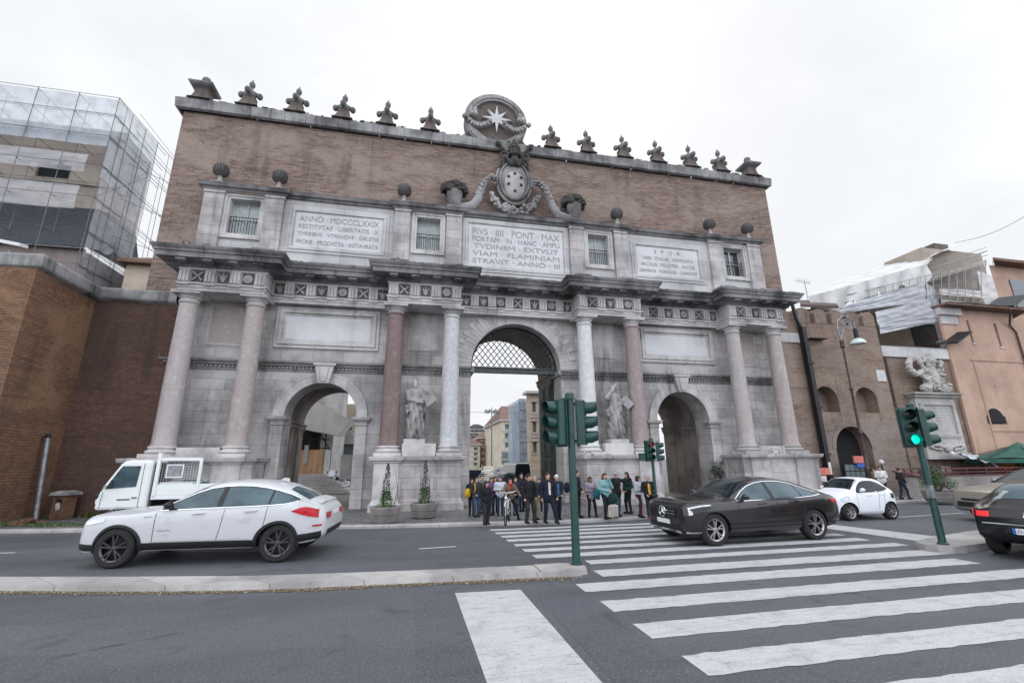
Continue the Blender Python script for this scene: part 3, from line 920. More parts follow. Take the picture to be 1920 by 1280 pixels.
# framed panels on the front
def panel(x0, x1, z0, z1, fr, y, m, mf, name, inner_y=.04, proud=.1):
    b = MB()
    for p, q, yy in ((0, fr*.35, proud*.6), (fr*.35, fr*.72, proud), (fr*.72, fr, proud*.45)):
        for a in ((x0+p, x1-p, z0+p, z0+q), (x0+p, x1-p, z1-q, z1-p), (x0+p, x0+q, z0+q, z1-q), (x1-q, x1-p, z0+q, z1-q)):
            b.box(a[0], a[1], y-yy, y, a[2], a[3])
    f = b.build(name, mf, gate, bevel=.01)
    s = MB().box(x0+fr, x1-fr, y-inner_y, y, z0+fr, z1-fr)
    s.build('slab', m, f)
    return f
for s in (-1, 1):
    panel(*sorted((s*11.36, s*6.76)), 7.12, 9.1, .44, .9, M('marble'), M('travertine_plain'), 'framed_panel', .05, .16)
    panel(*sorted((s*14.15, s*12.45)), 7.1, 9.02, .10, .9, M('granite_brown'), M('travertine_plain'), 'recess_panel', .01, .05)
    panel(*sorted((s*5.40, s*3.97)), 7.2, 9.05, .12, .9, M('travertine_plain'), M('travertine_plain'), 'recess_panel', .01, .05)
# pedestals
PED = [(-15.55, -11.02), (-6.50, -2.84), (2.84, 6.50), (11.02, 15.55)]
CX = [-14.615, -11.996, -5.974, -3.364, 3.364, 5.974, 11.996, 14.615]
for a, c in PED:
    b = MB()
    b.u_mould([(0, 0), (0, .05), (.12, .05), (.12, .36), (.07, .40), (.02, .5), (0, .55), (0, 1.98), (.04, 2.0), (.06, 2.06), (.16, 2.1), (.19, 2.2), (.2, 2.25), (-.6, 2.27)], a+.05, c-.05, -.68, .9)
    p = b.build('pedestal', M('travertine'), gate, bevel=.012)
    for x in CX:
        if a < x < c:
            d = MB(); d.u_mould([(0, .05), (.13, .05), (.13, .36), (.08, .40), (.03, .5), (0, .55), (0, 1.98), (.05, 2.0), (.07, 2.06), (.17, 2.1), (.2, 2.2), (.21, 2.252), (-.3, 2.272)], x-.5, x+.5, -.74, .2)
            d.build('column_block', M('travertine_plain') if abs(x) > 4 else M('travertine'), p, bevel=.012)
    if a > -7 and c < 7:
        m = (a+c)/2
        MB().box(m-.72, m+.72, -.45, .85, 2.262, 2.80).build('statue_block', M('travertine_plain'), p, bevel=.02)
    else:
        m = (a+c)/2
        MB().box(m-.78, m+.78, -.2, .9, 2.262, 2.66).build('blocking_course', M('travertine_plain'), p, bevel=.02)
# columns
colm = ['granite_grey', 'granite_brown', 'granite_red', 'cipollino', 'white_column', 'granite_rose', 'granite_grey', 'granite_brown']
for x, cm in zip(CX, colm):
    sh = MB()
    prof = [(.435, 2.70), (.435, 2.76), (.405, 2.82)]+[(.405-.05*(t**1.6), 2.82+5.82*t) for t in [i/12 for i in range(1, 13)]]+[(.40, 8.68), (.40, 8.74), (.36, 8.76)]
    sh.lathe(prof, x, 0, 40)
    c = sh.build('column', M(cm), gate, smooth=True)
    bs = MB(); bs.box(x-.56, x+.56, -.56, .56, 2.274, 2.42)
    bs.lathe([(.5, 2.42), (.555, 2.45), (.565, 2.50), (.53, 2.55), (.47, 2.57), (.45, 2.61), (.49, 2.63), (.5, 2.67), (.47, 2.71), (.40, 2.715)], x, 0, 40)
    bs.build('column_base', M('travertine_plain'), c, smooth=True)
    cp = MB(); cp.lathe([(.352, 8.75), (.358, 8.86), (.40, 8.87), (.41, 8.9), (.40, 8.92), (.47, 9.0), (.49, 9.02)], x, 0, 40)
    cp.box(x-.53, x+.53, -.53, .53, 9.02, 9.11); cp.box(x-.55, x+.55, -.55, .55, 9.11, 9.15)
    cp.build('capital', M('travertine_plain'), c, smooth=True)
# entablature: four blocks standing forward over the column pairs, three bays set back
low = [(-.85, 9.16), (0, 9.16), (0, 9.3), (.03, 9.3), (.03, 9.43), (.085, 9.45), (.085, 9.52), (0, 9.525), (0, 10.1), (.055, 10.1), (.055, 10.19)]
up = [(.03, 10.19), (.11, 10.22), (.13, 10.36), (.16, 10.38), (.66, 10.42), (.70, 10.40), (.72, 10.6), (.78, 10.62), (.80, 10.7), (.87, 10.78), (.9, 10.86), (-.2, 10.95)]
RES = [(-15.0, -11.6), (-6.36, -2.98), (2.98, 6.36), (11.6, 15.0)]
BAY = [(-11.6, -6.36), (-2.98, 2.98), (6.36, 11.6)]
def triglyph(x, yf):
    b = MB(); wd = .21
    b.box(x-wd, x+wd, yf-.08, yf, 9.53, 10.09)
    for k in (-2, 0, 2):
        b.box(x+k*.07-.055, x+k*.07+.055, yf-.125, yf-.08, 9.55, 10.02)
    b.box(x-wd-.01, x+wd+.01, yf-.10, yf, 9.4, 9.45)
    b.build('triglyph', M('travertine_plain'), gate)
def metope(x, yf, k, wd=.2):
    b = MB(); zc = 9.81
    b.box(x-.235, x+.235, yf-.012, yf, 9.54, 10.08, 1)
    y = yf-.03
    if k == 0:
        for s in (-1, 1):
            b.obox((x, y, zc), (s*.707, 0, .707), (0, 1, 0), (-s*.707, 0, .707), .27, .035, .035)
        b.ball((x, y-.02, zc), .07, 6)
    elif k == 1:
        for s in (-1, 0, 1):
            b.tube([(x+s*.02, y, zc-.2), (x+s*.07, y-.02, zc), (x+s*.15, y-.03, zc+.12), (x+s*.17, y-.02, zc+.02)], [.03, .05, .04, .02], 6)
        b.tube([(x, y-.02, zc-.1), (x, y-.03, zc+.22)], [.05, .02], 6)
        b.box(x-.12, x+.12, y-.03, y+.03, zc-.1, zc-.05)
    else:
        b.lathe([(.19, 0), (.19, .04), (.12, .05), (.1, .03)], 0, 0, 14)
        b.v[-14*4:] = [(x+vx, y-vz, zc+vy) for vx, vy, vz in b.v[-14*4:]]
        b.ball((x, y-.02, zc), .07, 6)
        for q in range(6):
            b.ball((x+.13*math.cos(q*1.047), y-.02, zc+.13*math.sin(q*1.047)), .05, 4)
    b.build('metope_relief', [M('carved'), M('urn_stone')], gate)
cnt = 0
for x0, x1, yf, yb, ends in [(a, c, -.42, 1.2, True) for a, c in RES]+[(a, c, .5, 1.2, False) for a, c in BAY]:
    b = MB(); b.u_mould(low, x0, x1, yf, yb, left=ends, right=ends)
    if ends: b.box(x0+.02, x1-.02, yf+.1, .88, 9.155, 9.4)
    b.build('entablature', M('travertine_plain'), gate)
    b = MB(); b.u_mould(up, x0, x1, yf, yb, left=ends, right=ends)
    n = 4 if ends else (6 if x0 > -4 and x1 < 4 else 5)
    if ends: xs = [x0+.22+(x1-x0-.44)*i/(n-1) for i in range(n)]
    else: xs = [x0+.75+(x1-x0-1.5)*i/(n-1) for i in range(n)]
    for x in xs:
        b.box(x-.19, x+.19, yf-.62, yf-.12, 10.30, 10.40)
    if ends:
        for s, xe in ((-1, x0), (1, x1)):
            for y in (yf+.18,):
                b.box(min(xe+s*.12, xe+s*.62), max(xe+s*.12, xe+s*.62), y-.18, y+.18, 10.30, 10.40)
    for k in range(60):     # broken upper lip
        x = random.uniform(x0-(.85 if ends else 0), x1+(.8 if ends else 0)-.2)
        b.box(x, x+random.uniform(.08, .3), yf-.88+.04*random.random(), yf-.4, 10.84, 10.88+random.uniform(.0, .035))
    b.build('cornice', M('black_crust'), gate)
    for x in xs: triglyph(x, yf)
    for xa, xb in zip(xs[:-1], xs[1:]):
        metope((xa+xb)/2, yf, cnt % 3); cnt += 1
    if not ends:
        for xe in (x0+.33, x1-.33):
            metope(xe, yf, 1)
# attic storey
PIL = [(-15.03, -14.17), (-12.38, -11.56), (-6.34, -5.58), (-3.75, -2.96), (2.96, 3.75), (5.58, 6.34), (11.56, 12.38), (14.17, 15.03)]
WIN = [(-13.93, -12.62), (-5.24, -4.06), (4.06, 5.24), (12.62, 13.93)]
b = MB(); b.holes(-15.05, 15.05, 10.9, 14.56, .55, 1.24, [(a, c, 12.42, 14.22) for a, c in WIN])
b.build('attic_wall', M('pale_stone'), gate)
for a, c in PIL:
    b = MB(); b.box(a, c, .36, .56, 10.9, 14.5)
    b.box(a-.04, c+.04, .31, .56, 14.36, 14.5)
    b.build('attic_pilaster', M('travertine'), gate, bevel=.012)
    MB().box(a-.06, c+.06, -.35 if abs(a) > 2 else .2, .56, 10.9, 11.42).build('plinth_block', M('black_crust'), gate, bevel=.03)
b = MB()
ac = [(0, 14.5), (.04, 14.52), (.06, 14.6), (.18, 14.64), (.22, 14.74), (.25, 14.8), (-.6, 14.88)]
for i in range(4):
    a, c = PIL[2*i][0], PIL[2*i+1][1]
    if i in (1, 2):
        pass
    b.u_mould(ac, a-.06, c+.06, .34, 1.24)
for a, c in ((-11.5, -6.4), (-2.9, 2.9), (6.4, 11.5)):
    b.u_mould(ac, a, c, .5, 1.24, left=False, right=False)
b.build('attic_cornice', M('black_crust'), gate)
for i, (a, c) in enumerate(WIN):
    b = MB()
    for p, q, yy in ((.0, .12, .05), (.12, .26, .09)):
        for r in ((a-q, a-p, 12.42-q, 14.22+q), (c+p, c+q, 12.42-q, 14.22+q), (a-p, c+p, 14.22+p, 14.22+q), (a-p, c+p, 12.42-q, 12.42-p)):
            b.box(r[0], r[1], .55-yy, .551, r[2], r[3])
    f = b.build('window', M('travertine_plain'), gate, bevel=.01)
    dark = i == 3
    p = MB(); p.box(a, c, .95, .97, 12.42, 14.22)
    p.build('pane', M('window_glass') if dark else M('curtain'), f)
    s = MB(); m = (a+c)/2
    for x0, x1 in ((a, a+.07), (m-.05, m+.05), (c-.07, c)): s.box(x0, x1, .9, .949, 12.42, 14.22)
    for z0, z1 in ((12.42, 12.49), (14.15, 14.22), (13.3, 13.35)): s.box(a+.07, m-.05, .905, .949, z0, z1); s.box(m+.05, c-.07, .905, .949, z0, z1)
    s.build('sash', M('pale_stone'), f)
    r = MB()
    for k in range(11):
        x = a+.04+(c-a-.08)*k/10
        r.tube([(x, .72, 12.44), (x, .72, 13.38)], .013, 5)
    for z in (12.5, 13.38): r.box(a, c, .705, .735, z-.015, z+.015)
    r.build('railing', M('dark_metal'), f)
# inscriptions
def inscription(x0, x1, z0, z1, lines, fr=.33):
    b = MB()
    for p, q, yy in ((-fr, -fr*.55, .05), (-fr*.55, -.06, .09), (-.06, 0, .03)):
        for a in ((x0+p, x1-p, z0+p, z0+q), (x0+p, x1-p, z1-q, z1-p), (x0+p, x0+q, z0+q, z1-q), (x1-q, x1-p, z0+q, z1-q)):
            b.box(min(a[0], a[1]), max(a[0], a[1]), .55-yy, .551, min(a[2], a[3]), max(a[2], a[3]))
    f = b.build('inscription_panel', M('pale_stone'), gate, bevel=.008)
    MB().box(x0, x1, .52, .545, z0, z1).build('tablet', M('marble'), f)
    H = z1-z0
    for s, zc, wd, hh in lines:
        t = MB(); text_into(t, s, (x0+x1)/2, .515, z0+H*zc, (x1-x0)*wd, hh*.92, depth=.02)
        t.build('lettering_line', M('letter'), f)
inscription(-10.98, -6.93, 12.06, 13.84, [('ANNO · MDCCCLXXIX', .84, .92, .33), ('RESTITVTAE · LIBERTATIS · X', .60, .92, .24), ('TVRRIBVS · VTRINQVE · DELETIS', .37, .93, .24), ('FRONS · PRODVCTA · INSTAVRATA', .14, .93, .24)])
inscription(-2.56, 2.56, 11.78, 14.13, [('PIVS · IIII · PONT · MAX', .84, .93, .40), ('PORTAM · IN · HANC · AMPLI', .655, .93, .30), ('TVDINEM · EXTVLIT', .48, .9, .29), ('VIAM · FLAMINIAM', .305, .92, .29), ('STRAVIT · ANNO · III', .13, .92, .29)], .32)
inscription(6.93, 10.80, 12.06, 13.78, [('S · P · Q · R', .84, .42, .28), ('VRBE · ITALIAE · VINDICATA', .60, .82, .21), ('INCOLIS · FELICITER · AVCTIS', .38, .86, .21), ('GEMINOS · FORNICES · CONDIDIT', .15, .94, .21)])
# urns over the attic
def urn():
    b = MB(); b.box(-.34, .34, -.3, .3, 0, .16)
    b.lathe([(.26, .16), (.24, .22), (.12, .32), (.09, .5), (.12, .56), (.1, .6)], 0, 0, 16)
    o = b.build('urn', M('carved'), gate, smooth=True)
    o.scale = (.86, .86, .9)
    d = MB()
    d.lathe([(.1, .58), (.27, .68), (.36, .86), (.37, 1.0), (.33, 1.18), (.22, 1.30), (.05, 1.36)], 0, 0, 18)
    for r, z in ((.345, .78), (.375, .9), (.375, 1.02), (.34, 1.14), (.26, 1.25)):
        for k in range(14):
            a = 2*math.pi*(k+(z*7 % 1))/14
            d.ball((r*math.cos(a), r*math.sin(a), z), .055, 3)
    d.build('artichoke_top', M('urn_stone'), o)
    return o
u0 = urn()
for i, (a, c) in enumerate(PIL):
    if i in (3, 4): continue
    o = u0 if i == 0 else dup(u0, gate)
    o.location = ((a+c)/2, .62, 14.86)
# horns of plenty either side of the arms
for s in (-1, 1):
    h = MB()
    p = [(s*3.36, .6, 15.95), (s*3.36, .6, 15.5), (s*3.3, .6, 15.15), (s*2.95, .6, 15.02), (s*2.4, .62, 15.25), (s*2.1, .66, 15.75), (s*1.95, .7, 16.35), (s*1.7, .75, 16.95), (s*1.4, .78, 17.25), (s*1.12, .78, 17.2), (s*1.05, .78, 16.98), (s*1.2, .78, 16.86)]
    h.tube(p, [.44, .40, .35, .29, .26, .23, .20, .18, .17, .14, .11, .06], 14)
    h.box(s*3.36-.4, s*3.36+.4, .3, .9, 14.86, 15.02)
    for k in range(14):
        t = k/13
        i = min(int(t*6)+3, 8); f = t*6+3-i
        f = min(1, f)
        c = np.array(p[i])*(1-f)+np.array(p[min(i+1, 11)])*f
        h.ball((c[0], c[1]-.16, c[2]), .09+.04*random.random(), 4)
        for q_ in range(3): h.ball((c[0]+random.uniform(-.17, .17), c[1]-.14, c[2]+random.uniform(-.17, .17)), random.uniform(.05, .09), 3)
    o = h.build('horn_of_plenty', M('arms_stone'), gate, smooth=True)
    f = MB()
    for k in range(120):
        a = random.uniform(0, 6.28); e = random.uniform(-.3, 1.4)
        r = .56
        f.ball((s*3.36+r*1.22*math.cos(a)*math.cos(e), .62+r*.75*math.sin(a)*math.cos(e), 16.08+r*.85*math.sin(e)), random.uniform(.08, .15), 3)
    f.lathe([(.3, 15.9), (.62, 16.05), (.6, 16.3), (.3, 16.5), (.02, 16.55)], s*3.36, .62, 16, sy=.6)
    f.build('fruit_heap', M('dark_stone'), o)
# coat of arms
A = SDF((-1.7, .2, 14.9), (1.7, 1.5, 19.9), .045)
A.ell((0, 1.15, 17.35), (1.0, .32, 1.45), 0, .05)
sh = A.build('coat_of_arms', [M('arms_stone')], gate)
b = MB()
for r, rad, y in ((1.0, .085, .98), (.84, .05, .88)):
    b.tube([(r*math.sin(a), y, 17.32+1.45*r*math.cos(a)) for a in [2*math.pi*i/48 for i in range(48)]], rad, 8, closed=True)
b.build('shield_rim', M('arms_stone'), sh, smooth=True)
b = MB(); b.ball((0, .98, 17.12), .5, 12, sc=(1.28, .42, 1.95)); b.build('shield_face', M('monument_stone'), sh, smooth=True)
for x, z in ((0, 17.72), (-.36, 17.5), (.36, 17.5), (-.36, 17.02), (.36, 17.02), (0, 16.6)):
    y = .98-.21*math.sqrt(max(0, 1-(x/.64)**2-((z-17.12)/.975)**2))
    MB().ball((x, y-.02, z), .085, 6).build('shield_ball', M('dark_stone'), sh, smooth=True)
A = SDF((-1.6, .1, 18.0), (1.6, 1.5, 20.1), .035)
A.ell((0, .8, 18.55), (.26, .22, .3), 0, .04).ell((0, .62, 18.5), (.07, .08, .1), 0, .03)
for s in (-1, 1):
    A.cap((s*.2, .8, 18.3), (s*.62, .75, 18.75), .12, .09).cap((s*.62, .75, 18.75), (s*.75, .75, 18.4), .1, .07)
    for k in range(9):
        a = k*.7
        A.cap((s*(.62+.2*math.cos(a)), .72, 18.78+.2*math.sin(a)), (s*(.62+.2*math.cos(a+.7)), .72, 18.78+.2*math.sin(a+.7)), .06, .06, 0, .03)
    A.cap((s*.3, .85, 18.9), (s*.9, .85, 19.55), .07, .07).ell((s*.95, .85, 19.62), (.16, .1, .16), 0, .03)
    A.cap((s*.75, .9, 18.3), (s*.98, .95, 17.9), .1, .05)
for z, r in ((18.95, .42), (19.15, .40), (19.4, .34), (19.6, .24), (19.78, .13)):
    A.ell((0, .85, z), (r, r*.8, .16), 0, .05)
A.ell((0, .85, 19.93), (.09, .09, .1), 0, .03)
A.warp(lambda X, Y, Z: .018*np.sin(X*34)*np.sin(Z*31+1))
A.build('tiara_and_keys', [M('dark_stone')], sh)
b = MB()
for k in range(130):
    t = random.uniform(-1, 1)
    a = t*1.32
    wd = .1+.16*(1-abs(t))
    r = random.gauss(0, wd*.55)
    x = (1.42+r)*math.sin(a); z = 16.85-(1.52+r)*math.cos(a)*.98
    b.ball((x, .95-.12*random.random(), z), random.uniform(.07, .13), 4)
b.build('fruit_garland', M('carved'), sh, smooth=True)
# coping and crest
b = MB()
x = -17.22
random.seed(5)
while x < 17.2:
    L = min(random.uniform(1.0, 1.9), 17.22-x)
    j = random.uniform(-.03, .03)
    b.u_mould([(0, 19.28), (.12+j*.4, 19.34), (.16+j*.4, 19.84+j), (.1, 19.9+j), (-2.4, 19.96+j)], x, x+L-.012, 1.1, 3.4, left=(x < -17), right=(x+L > 17))
    x += L
for k in range(90):
    x = random.uniform(-17.1, 16.9)
    b.box(x, x+random.uniform(.1, .35), .98, 1.2, 19.86, 19.9+random.uniform(.02, .10))
b.build('coping', M('coping'), gate)
def finial():
    b = MB()
    prof = [(.60, 0), (.50, .07), (.41, .2), (.34, .38), (.31, .58), (.32, .70)]
    for (r0, z0), (r1, z1) in zip(prof[:-1], prof[1:]): b.frustum(0, 0, z0, z1, r0, r0*.8, r1, r1*.8)
    o = b.build('finial', M('finial_brick'), gate)
    o.scale = (.9, .9, 1)
    S = SDF((-.8, -.8, .5), (.8, .8, 2.0), .03)
    for k in range(4):
        a = k*math.pi/2
        x, y = math.cos(a), math.sin(a)
        S.cap((x*.1, y*.1, 1.0), (x*.36, y*.36, .92), .15, .11, 0, .06).ell((x*.50, y*.50, .84), (.165, .165, .18), 0, .03)
    S.ell((0, 0, .86), (.3, .3, .26), 0, .06).cap((0, 0, 1.0), (0, 0, 1.32), .16, .065, 0, .08)
    S.ell((0, 0, 1.52), (.165, .165, .2), 0, .03).cap((0, 0, 1.64), (0, 0, 1.9), .08, .015, 0, .04)
    S.build('stone_lily', [M('finial_stone')], o)
    return o
f0 = finial()
FX = [-14.15, -11.84, -9.46, -7.17, -4.8, 2.35, 4.6, 7.0, 9.28, 11.63, 13.8]
for i, x in enumerate(FX):
    o = f0 if i == 0 else dup(f0, gate)
    o.location = (x, 1.25, 19.92)
def corner():
    b = MB()
    prof = [(.66, 0), (.56, .06), (.46, .2), (.40, .42), (.38, .62), (.40, .78)]
    for (r0, z0), (r1, z1) in zip(prof[:-1], prof[1:]): b.frustum(0, 0, z0, z1, r0, r0, r1, r1)
    o = b.build('corner_pier', M('finial_brick'), gate)
    c = MB()
    for z0, z1, r0, r1 in ((.78, .88, .42, .62), (.88, .98, .62, .70), (.98, 1.06, .70, .70), (1.06, 1.2, .66, .16)): c.frustum(0, 0, z0, z1, r0, r0, r1, r1)
    c.lathe([(.1, 1.18), (.1, 1.3), (.22, 1.4), (.27, 1.55), (.22, 1.7), (.04, 1.8)], 0, 0, 16)
    c.build('stone_cap', M('finial_stone'), o)
    o.scale = (.8, .8, .92)
    return o
c0 = corner()
for i, x in enumerate((-16.35, 16.1)):
    o = c0 if i == 0 else dup(c0, gate)
    o.location = (x, 1.35, 19.92)
# round gable with the star on the town side, seen over the parapet
b = MB(); yd = 6.3
n = 48
ring = [(-.08+2.2*math.cos(2*math.pi*i/n), 25.98+2.2*math.sin(2*math.pi*i/n)) for i in range(n)]
b.prism([(-2.6, 18.5), (2.5, 18.5), (2.5, 23.9), (1.0, 26), (-1.0, 26), (-2.6, 24.4)], yd+.25, yd+.9, 'y')
b.prism(ring, yd+.2, yd+.85, 'y')
g = b.build('star_gable', M('finial_brick'), gate)
b = MB()
for i in range(n):
    a0, a1 = 2*math.pi*i/n, 2*math.pi*(i+1)/n
    for r0, r1, y in ((1.72, 1.9, yd+.02), (1.9, 2.2, yd-.05), (2.2, 2.3, yd+.05)):
        p = [(-.08+r*math.cos(a), 25.98+r*math.sin(a)) for r, a in ((r0, a0), (r1, a0), (r1, a1), (r0, a1))]
        b.add([(x, y, z) for x, z in p]+[(x, yd+.95, z) for x, z in p], [(3, 2, 1, 0), (1, 2, 6, 5), (4, 7, 3, 0)])
b.build('stone_ring', M('coping'), g)
p = []
for k in range(16):
    a = math.pi/2+k*math.pi/8
    r = (1.15 if k % 4 == 0 else .98) if k % 2 == 0 else .34
    p.append((-.05+r*math.cos(a), 26.12+r*math.sin(a)))
MB().prism(p, yd-.02, yd+.19, 'y').build('eight_pointed_star', M('marble'), g)
S = SDF((-3, 5.3, 24.2), (3, 7, 27.4), .04)
for s in (-1, 1):
    for k in range(26):
        t = k/25
        x = s*(2.2-1.75*t); z = 25.75-.55*math.sin(t*3.1)+.12*math.sin(k*2.2)
        S.ell((x-.05, 6.1, z), (.09, .12, .08+.03*(k % 3)), 0, .03)
    S.ell((s*1.75-.05, 6.0, 25.95), (.32, .24, .2), 0, .05).ell((s*1.62-.05, 6.0, 26.3), (.14, .18, .26), 0, .05).ell((s*1.95-.05, 6.0, 26.15), (.13, .16, .2), 0, .05).ell((s*2.35-.05, 6.1, 25.78), (.18, .2, .18), 0, .04)
S.warp(lambda X, Y, Z: .035*np.sin(X*24)*np.sin(Z*27))
S.build('fruit_swag', [M('carved')], g)
# grille over the main arch, its beam, and the open door leaf
b = MB()
cx, h, sp = 0, 2.29, 6.62
def inside(x, z): return z > sp+.03 and x*x+(z-6.55)**2 < h*h
st = .30
for s in (-1, 1):
    for i in range(-24, 25):
        pts, run = [], []
        for j in range(400):
            t = -3+j*.0175
            x = i*st+s*t*.5; z = sp+1.1+t*.62
            if inside(x, z): run.append((x, 1.55, z))
        if len(run) > 6: b.tube([run[0], run[-1]], .021, 5)
pts = [(h*math.cos(math.pi*i/32), 1.55, 6.55+h*math.sin(math.pi*i/32)) for i in range(33)]
b.tube([(x*.985, y, 6.55+(z-6.55)*.985) for x, y, z in pts], .045, 6)
b.build('arch_grille', M('dark_metal'), gate)
b = MB(); b.box(-2.29, 2.29, 1.42, 1.7, 6.38, 6.66); b.box(-2.29, 2.29, 1.36, 1.42, 6.36, 6.42); b.box(-2.29, 2.29, 1.36, 1.42, 6.6, 6.66)
b.build('lintel_beam', M('beam'), gate)
d = MB(); d.box(2.2, 2.34, 2.25, 4.5, .12, 6.3)
dl = d.build('door_leaf', M('bronze_door'), gate)
d = MB()
for k in range(6):
    z0 = .3+k*.98
    for y0 in (2.35, 3.42):
        d.box(2.15, 2.2, y0, y0+.98, z0, z0+.86); d.box(2.12, 2.15, y0+.16, y0+.82, z0+.14, z0+.72)
d.build('door_panels', M('bronze_door'), dl, bevel=.01)
# small weeds growing on the ledges
b = MB()
for cx, cy, cz, n, r in ((12.9, -.72, 2.28, 60, .28), (2.95, -.8, 2.2, 60, .2), (3.9, -.85, 2.1, 40, .2), (-14.6, -1.1, 10.9, 40, .2), (-6.0, -1.15, 10.95, 30, .14)):
    for k in range(n):
        a, e = random.uniform(0, 6.28), random.uniform(-.2, 1.4)
        c = np.array((cx+r*math.cos(a)*math.cos(e)*1.2, cy+.5*r*math.sin(a), cz+r*math.sin(e)))
        l = random.uniform(.03, .06)
        u = np.array([random.uniform(-1, 1) for _ in range(3)]); v = np.array([random.uniform(-1, 1) for _ in range(3)])
        b.add([c-u*l, c+v*l*.5, c+u*l, c-v*l*.5], [(0, 1, 2, 3)])
tag(b.build('ledge_weeds', M('dark_leaf')), 'small dark weeds growing from the ledges of the travertine gate', 'weeds', kind='stuff')
# ------------------------------------------------------------------ left bastion and what leans on it
AB, BC = (-18.5, -2.45), (-18.6, .86)
b = MB()
plan = [(-34, -1.2), AB, BC, (-15.46, .86), (-15.46, 1.2), (-34, 5.5)]
bw = thing('bastion_wall', 'tall brown brick bastion wall with stone coping, left of the city gate', 'wall')
n = len(plan)
zt = 8.88
def face(b, p, q, z0, z1, off=0):
    b.add([(*p, z0), (*q, z0), (*q, z1), (*p, z1)], [(0, 1, 2, 3)])
b = MB(); face(b, plan[0], AB, 0, zt); face(b, AB, BC, 0, zt)
b.build('brick_face', M('bastion_brick'), bw)
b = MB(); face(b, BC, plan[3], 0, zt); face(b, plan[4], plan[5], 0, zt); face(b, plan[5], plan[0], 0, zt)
b.build('brick_return', M('dark_brick'), bw)
def offs(p, d):
    return [(-34, -1.2-d), (AB[0]+d, AB[1]-d), (BC[0]+d, BC[1]-d), (-15.46, .86-d), (-15.46, 1.2), (-34, 5.5)]
b = MB()
prof = [(0, 8.86), (.14, 8.92), (.2, 8.97), (.22, 9.05), (.22, 9.36), (.17, 9.44), (.0, 9.5)]
rows = [[(x, y, z) for x, y in offs(0, p)[:4]] for p, z in prof]
b.grid(rows); b.add([(x, y, 9.5) for x, y in offs(0, 0)], [tuple(range(6))])
b.build('stone_coping', M('coping'), bw)
# corner pier of paler brick
b = MB(); b.add([(AB[0]-1.0, AB[1]-.16, 0), (AB[0]+.12, AB[1]-.22, 0), (AB[0]+.05, AB[1]+.9, 0), (AB[0]-1.0, AB[1]-.16, 8.85), (AB[0]+.12, AB[1]-.22, 8.85), (AB[0]+.05, AB[1]+.9, 8.85)], [(0, 1, 4, 3), (1, 2, 5, 4)])
b.build('corner_pier', M('bastion_brick'), bw)
b = MB(); b.box(-17.04, -15.56, 1.0, 1.24, 0, 5.95); 
# string course stub and flank of the gate front
g = on_y(66, 975, -.3)
gt = on_y(90, 818, -.25)
lp = thing('leaning_post', 'old grey steel post leaning against the brick bastion', 'post', (0, 0, 0))
b = MB(); b.tube([(g[0], -.3, PAVE-.02), tuple(gt)], .075, 10); b.build('shaft', M('grey_metal'), lp, smooth=True)
b = MB(); b.lathe([(.09, -.05), (.09, .06), (.04, .1)], gt[0], gt[1], 10); b.v = [(x, y, z+gt[2]) for x, y, z in b.v]; b.build('post_cap', M('dark_metal'), lp)
# little brick shelter at the foot of the wall
g = on_y(114, 970, .3)
sb = thing('brick_niche_box', 'small weathered brick box with stone lid at the foot of the bastion', 'masonry box', (g[0], g[1], PAVE), R(-20), None, .78)
b = MB(); b.box(-.32, -.2, -.3, .3, 0, 1.1); b.box(.2, .32, -.3, .3, 0, 1.1); b.box(-.2, .2, .2, .3, 0, 1.1); b.box(-.2, .2, -.3, .2, 0, .42)
b.box(-.2, .2, -.3, .2, .92, 1.1); b.build('brick_body', M('bastion_brick'), sb, bevel=.02)
b = MB(); b.frustum(0, 0, 1.1, 1.22, .45, .42, .42, .4); b.frustum(0, 0, 1.22, 1.3, .42, .4, .1, .3); b.build('stone_lid', M('coping'), sb)
b = MB(); b.obox((.02, -.28, .6), (.95, -.1, .2), (.1, 1, 0), (-.2, 0, .97), .13, .012, .16); b.build('propped_board', M('poster'), sb)
def blades(name, label, pts, n, spread, hgt, mat='grass'):
    b = MB()
    for cx, cy, cz in pts:
        for k in range(n):
            x, y = cx+random.gauss(0, spread[0]), cy+random.gauss(0, spread[1])
            h = hgt*random.uniform(.4, 1.2); a = random.uniform(0, 6.28)
            wd = .018+.02*random.random()
            dx, dy = wd*math.cos(a), wd*math.sin(a)
            lx, ly = random.gauss(0, h*.35), random.gauss(0, h*.35)
            b.add([(x-dx, y-dy, cz), (x+dx, y+dy, cz), (x+lx*.5+dx*.8, y+ly*.5+dy*.8, cz+h*.6), (x+lx, y+ly, cz+h), (x+lx*.5-dx*.8, y+ly*.5-dy*.8, cz+h*.6)], [(0, 1, 2, 3, 4)])
    return tag(b.build(name, M(mat)), label, 'weeds', kind='stuff')
P = lambda x, y: tuple(on_z(x, y, PAVE))
blades('wall_weeds', 'green weeds growing along the foot of the brick bastion', [(-18.2, -1.5, PAVE), (-18.2, -.8, PAVE), (-17.0, .5, PAVE), (-16.5, .6, PAVE), (-18.0, .5, PAVE)], 22, (.22, .1), .26)
blades('verge_grass', 'short grass strip on the pavement before the bastion', [P(x, 983+random.uniform(-2, 3)) for x in range(40, 160, 7)], 30, (.3, .12), .05)
rk = SDF((-1.0, -.6, -.1), (1.0, .6, .9), .05)
for k in range(30): rk.ell((random.uniform(-.85, .8), random.uniform(-.35, .35), random.uniform(-.05, .12)), (random.uniform(.06, .2), random.uniform(.06, .18), random.uniform(.05, .13)), 0, .03)
rk.warp(lambda X, Y, Z: .03*np.sin(X*31+Y*9)*np.sin(Z*37+X*11))
o = rk.build('rubble_heap', [M('bastion_brick')]); o.location = (-18.3, -1.2, PAVE)
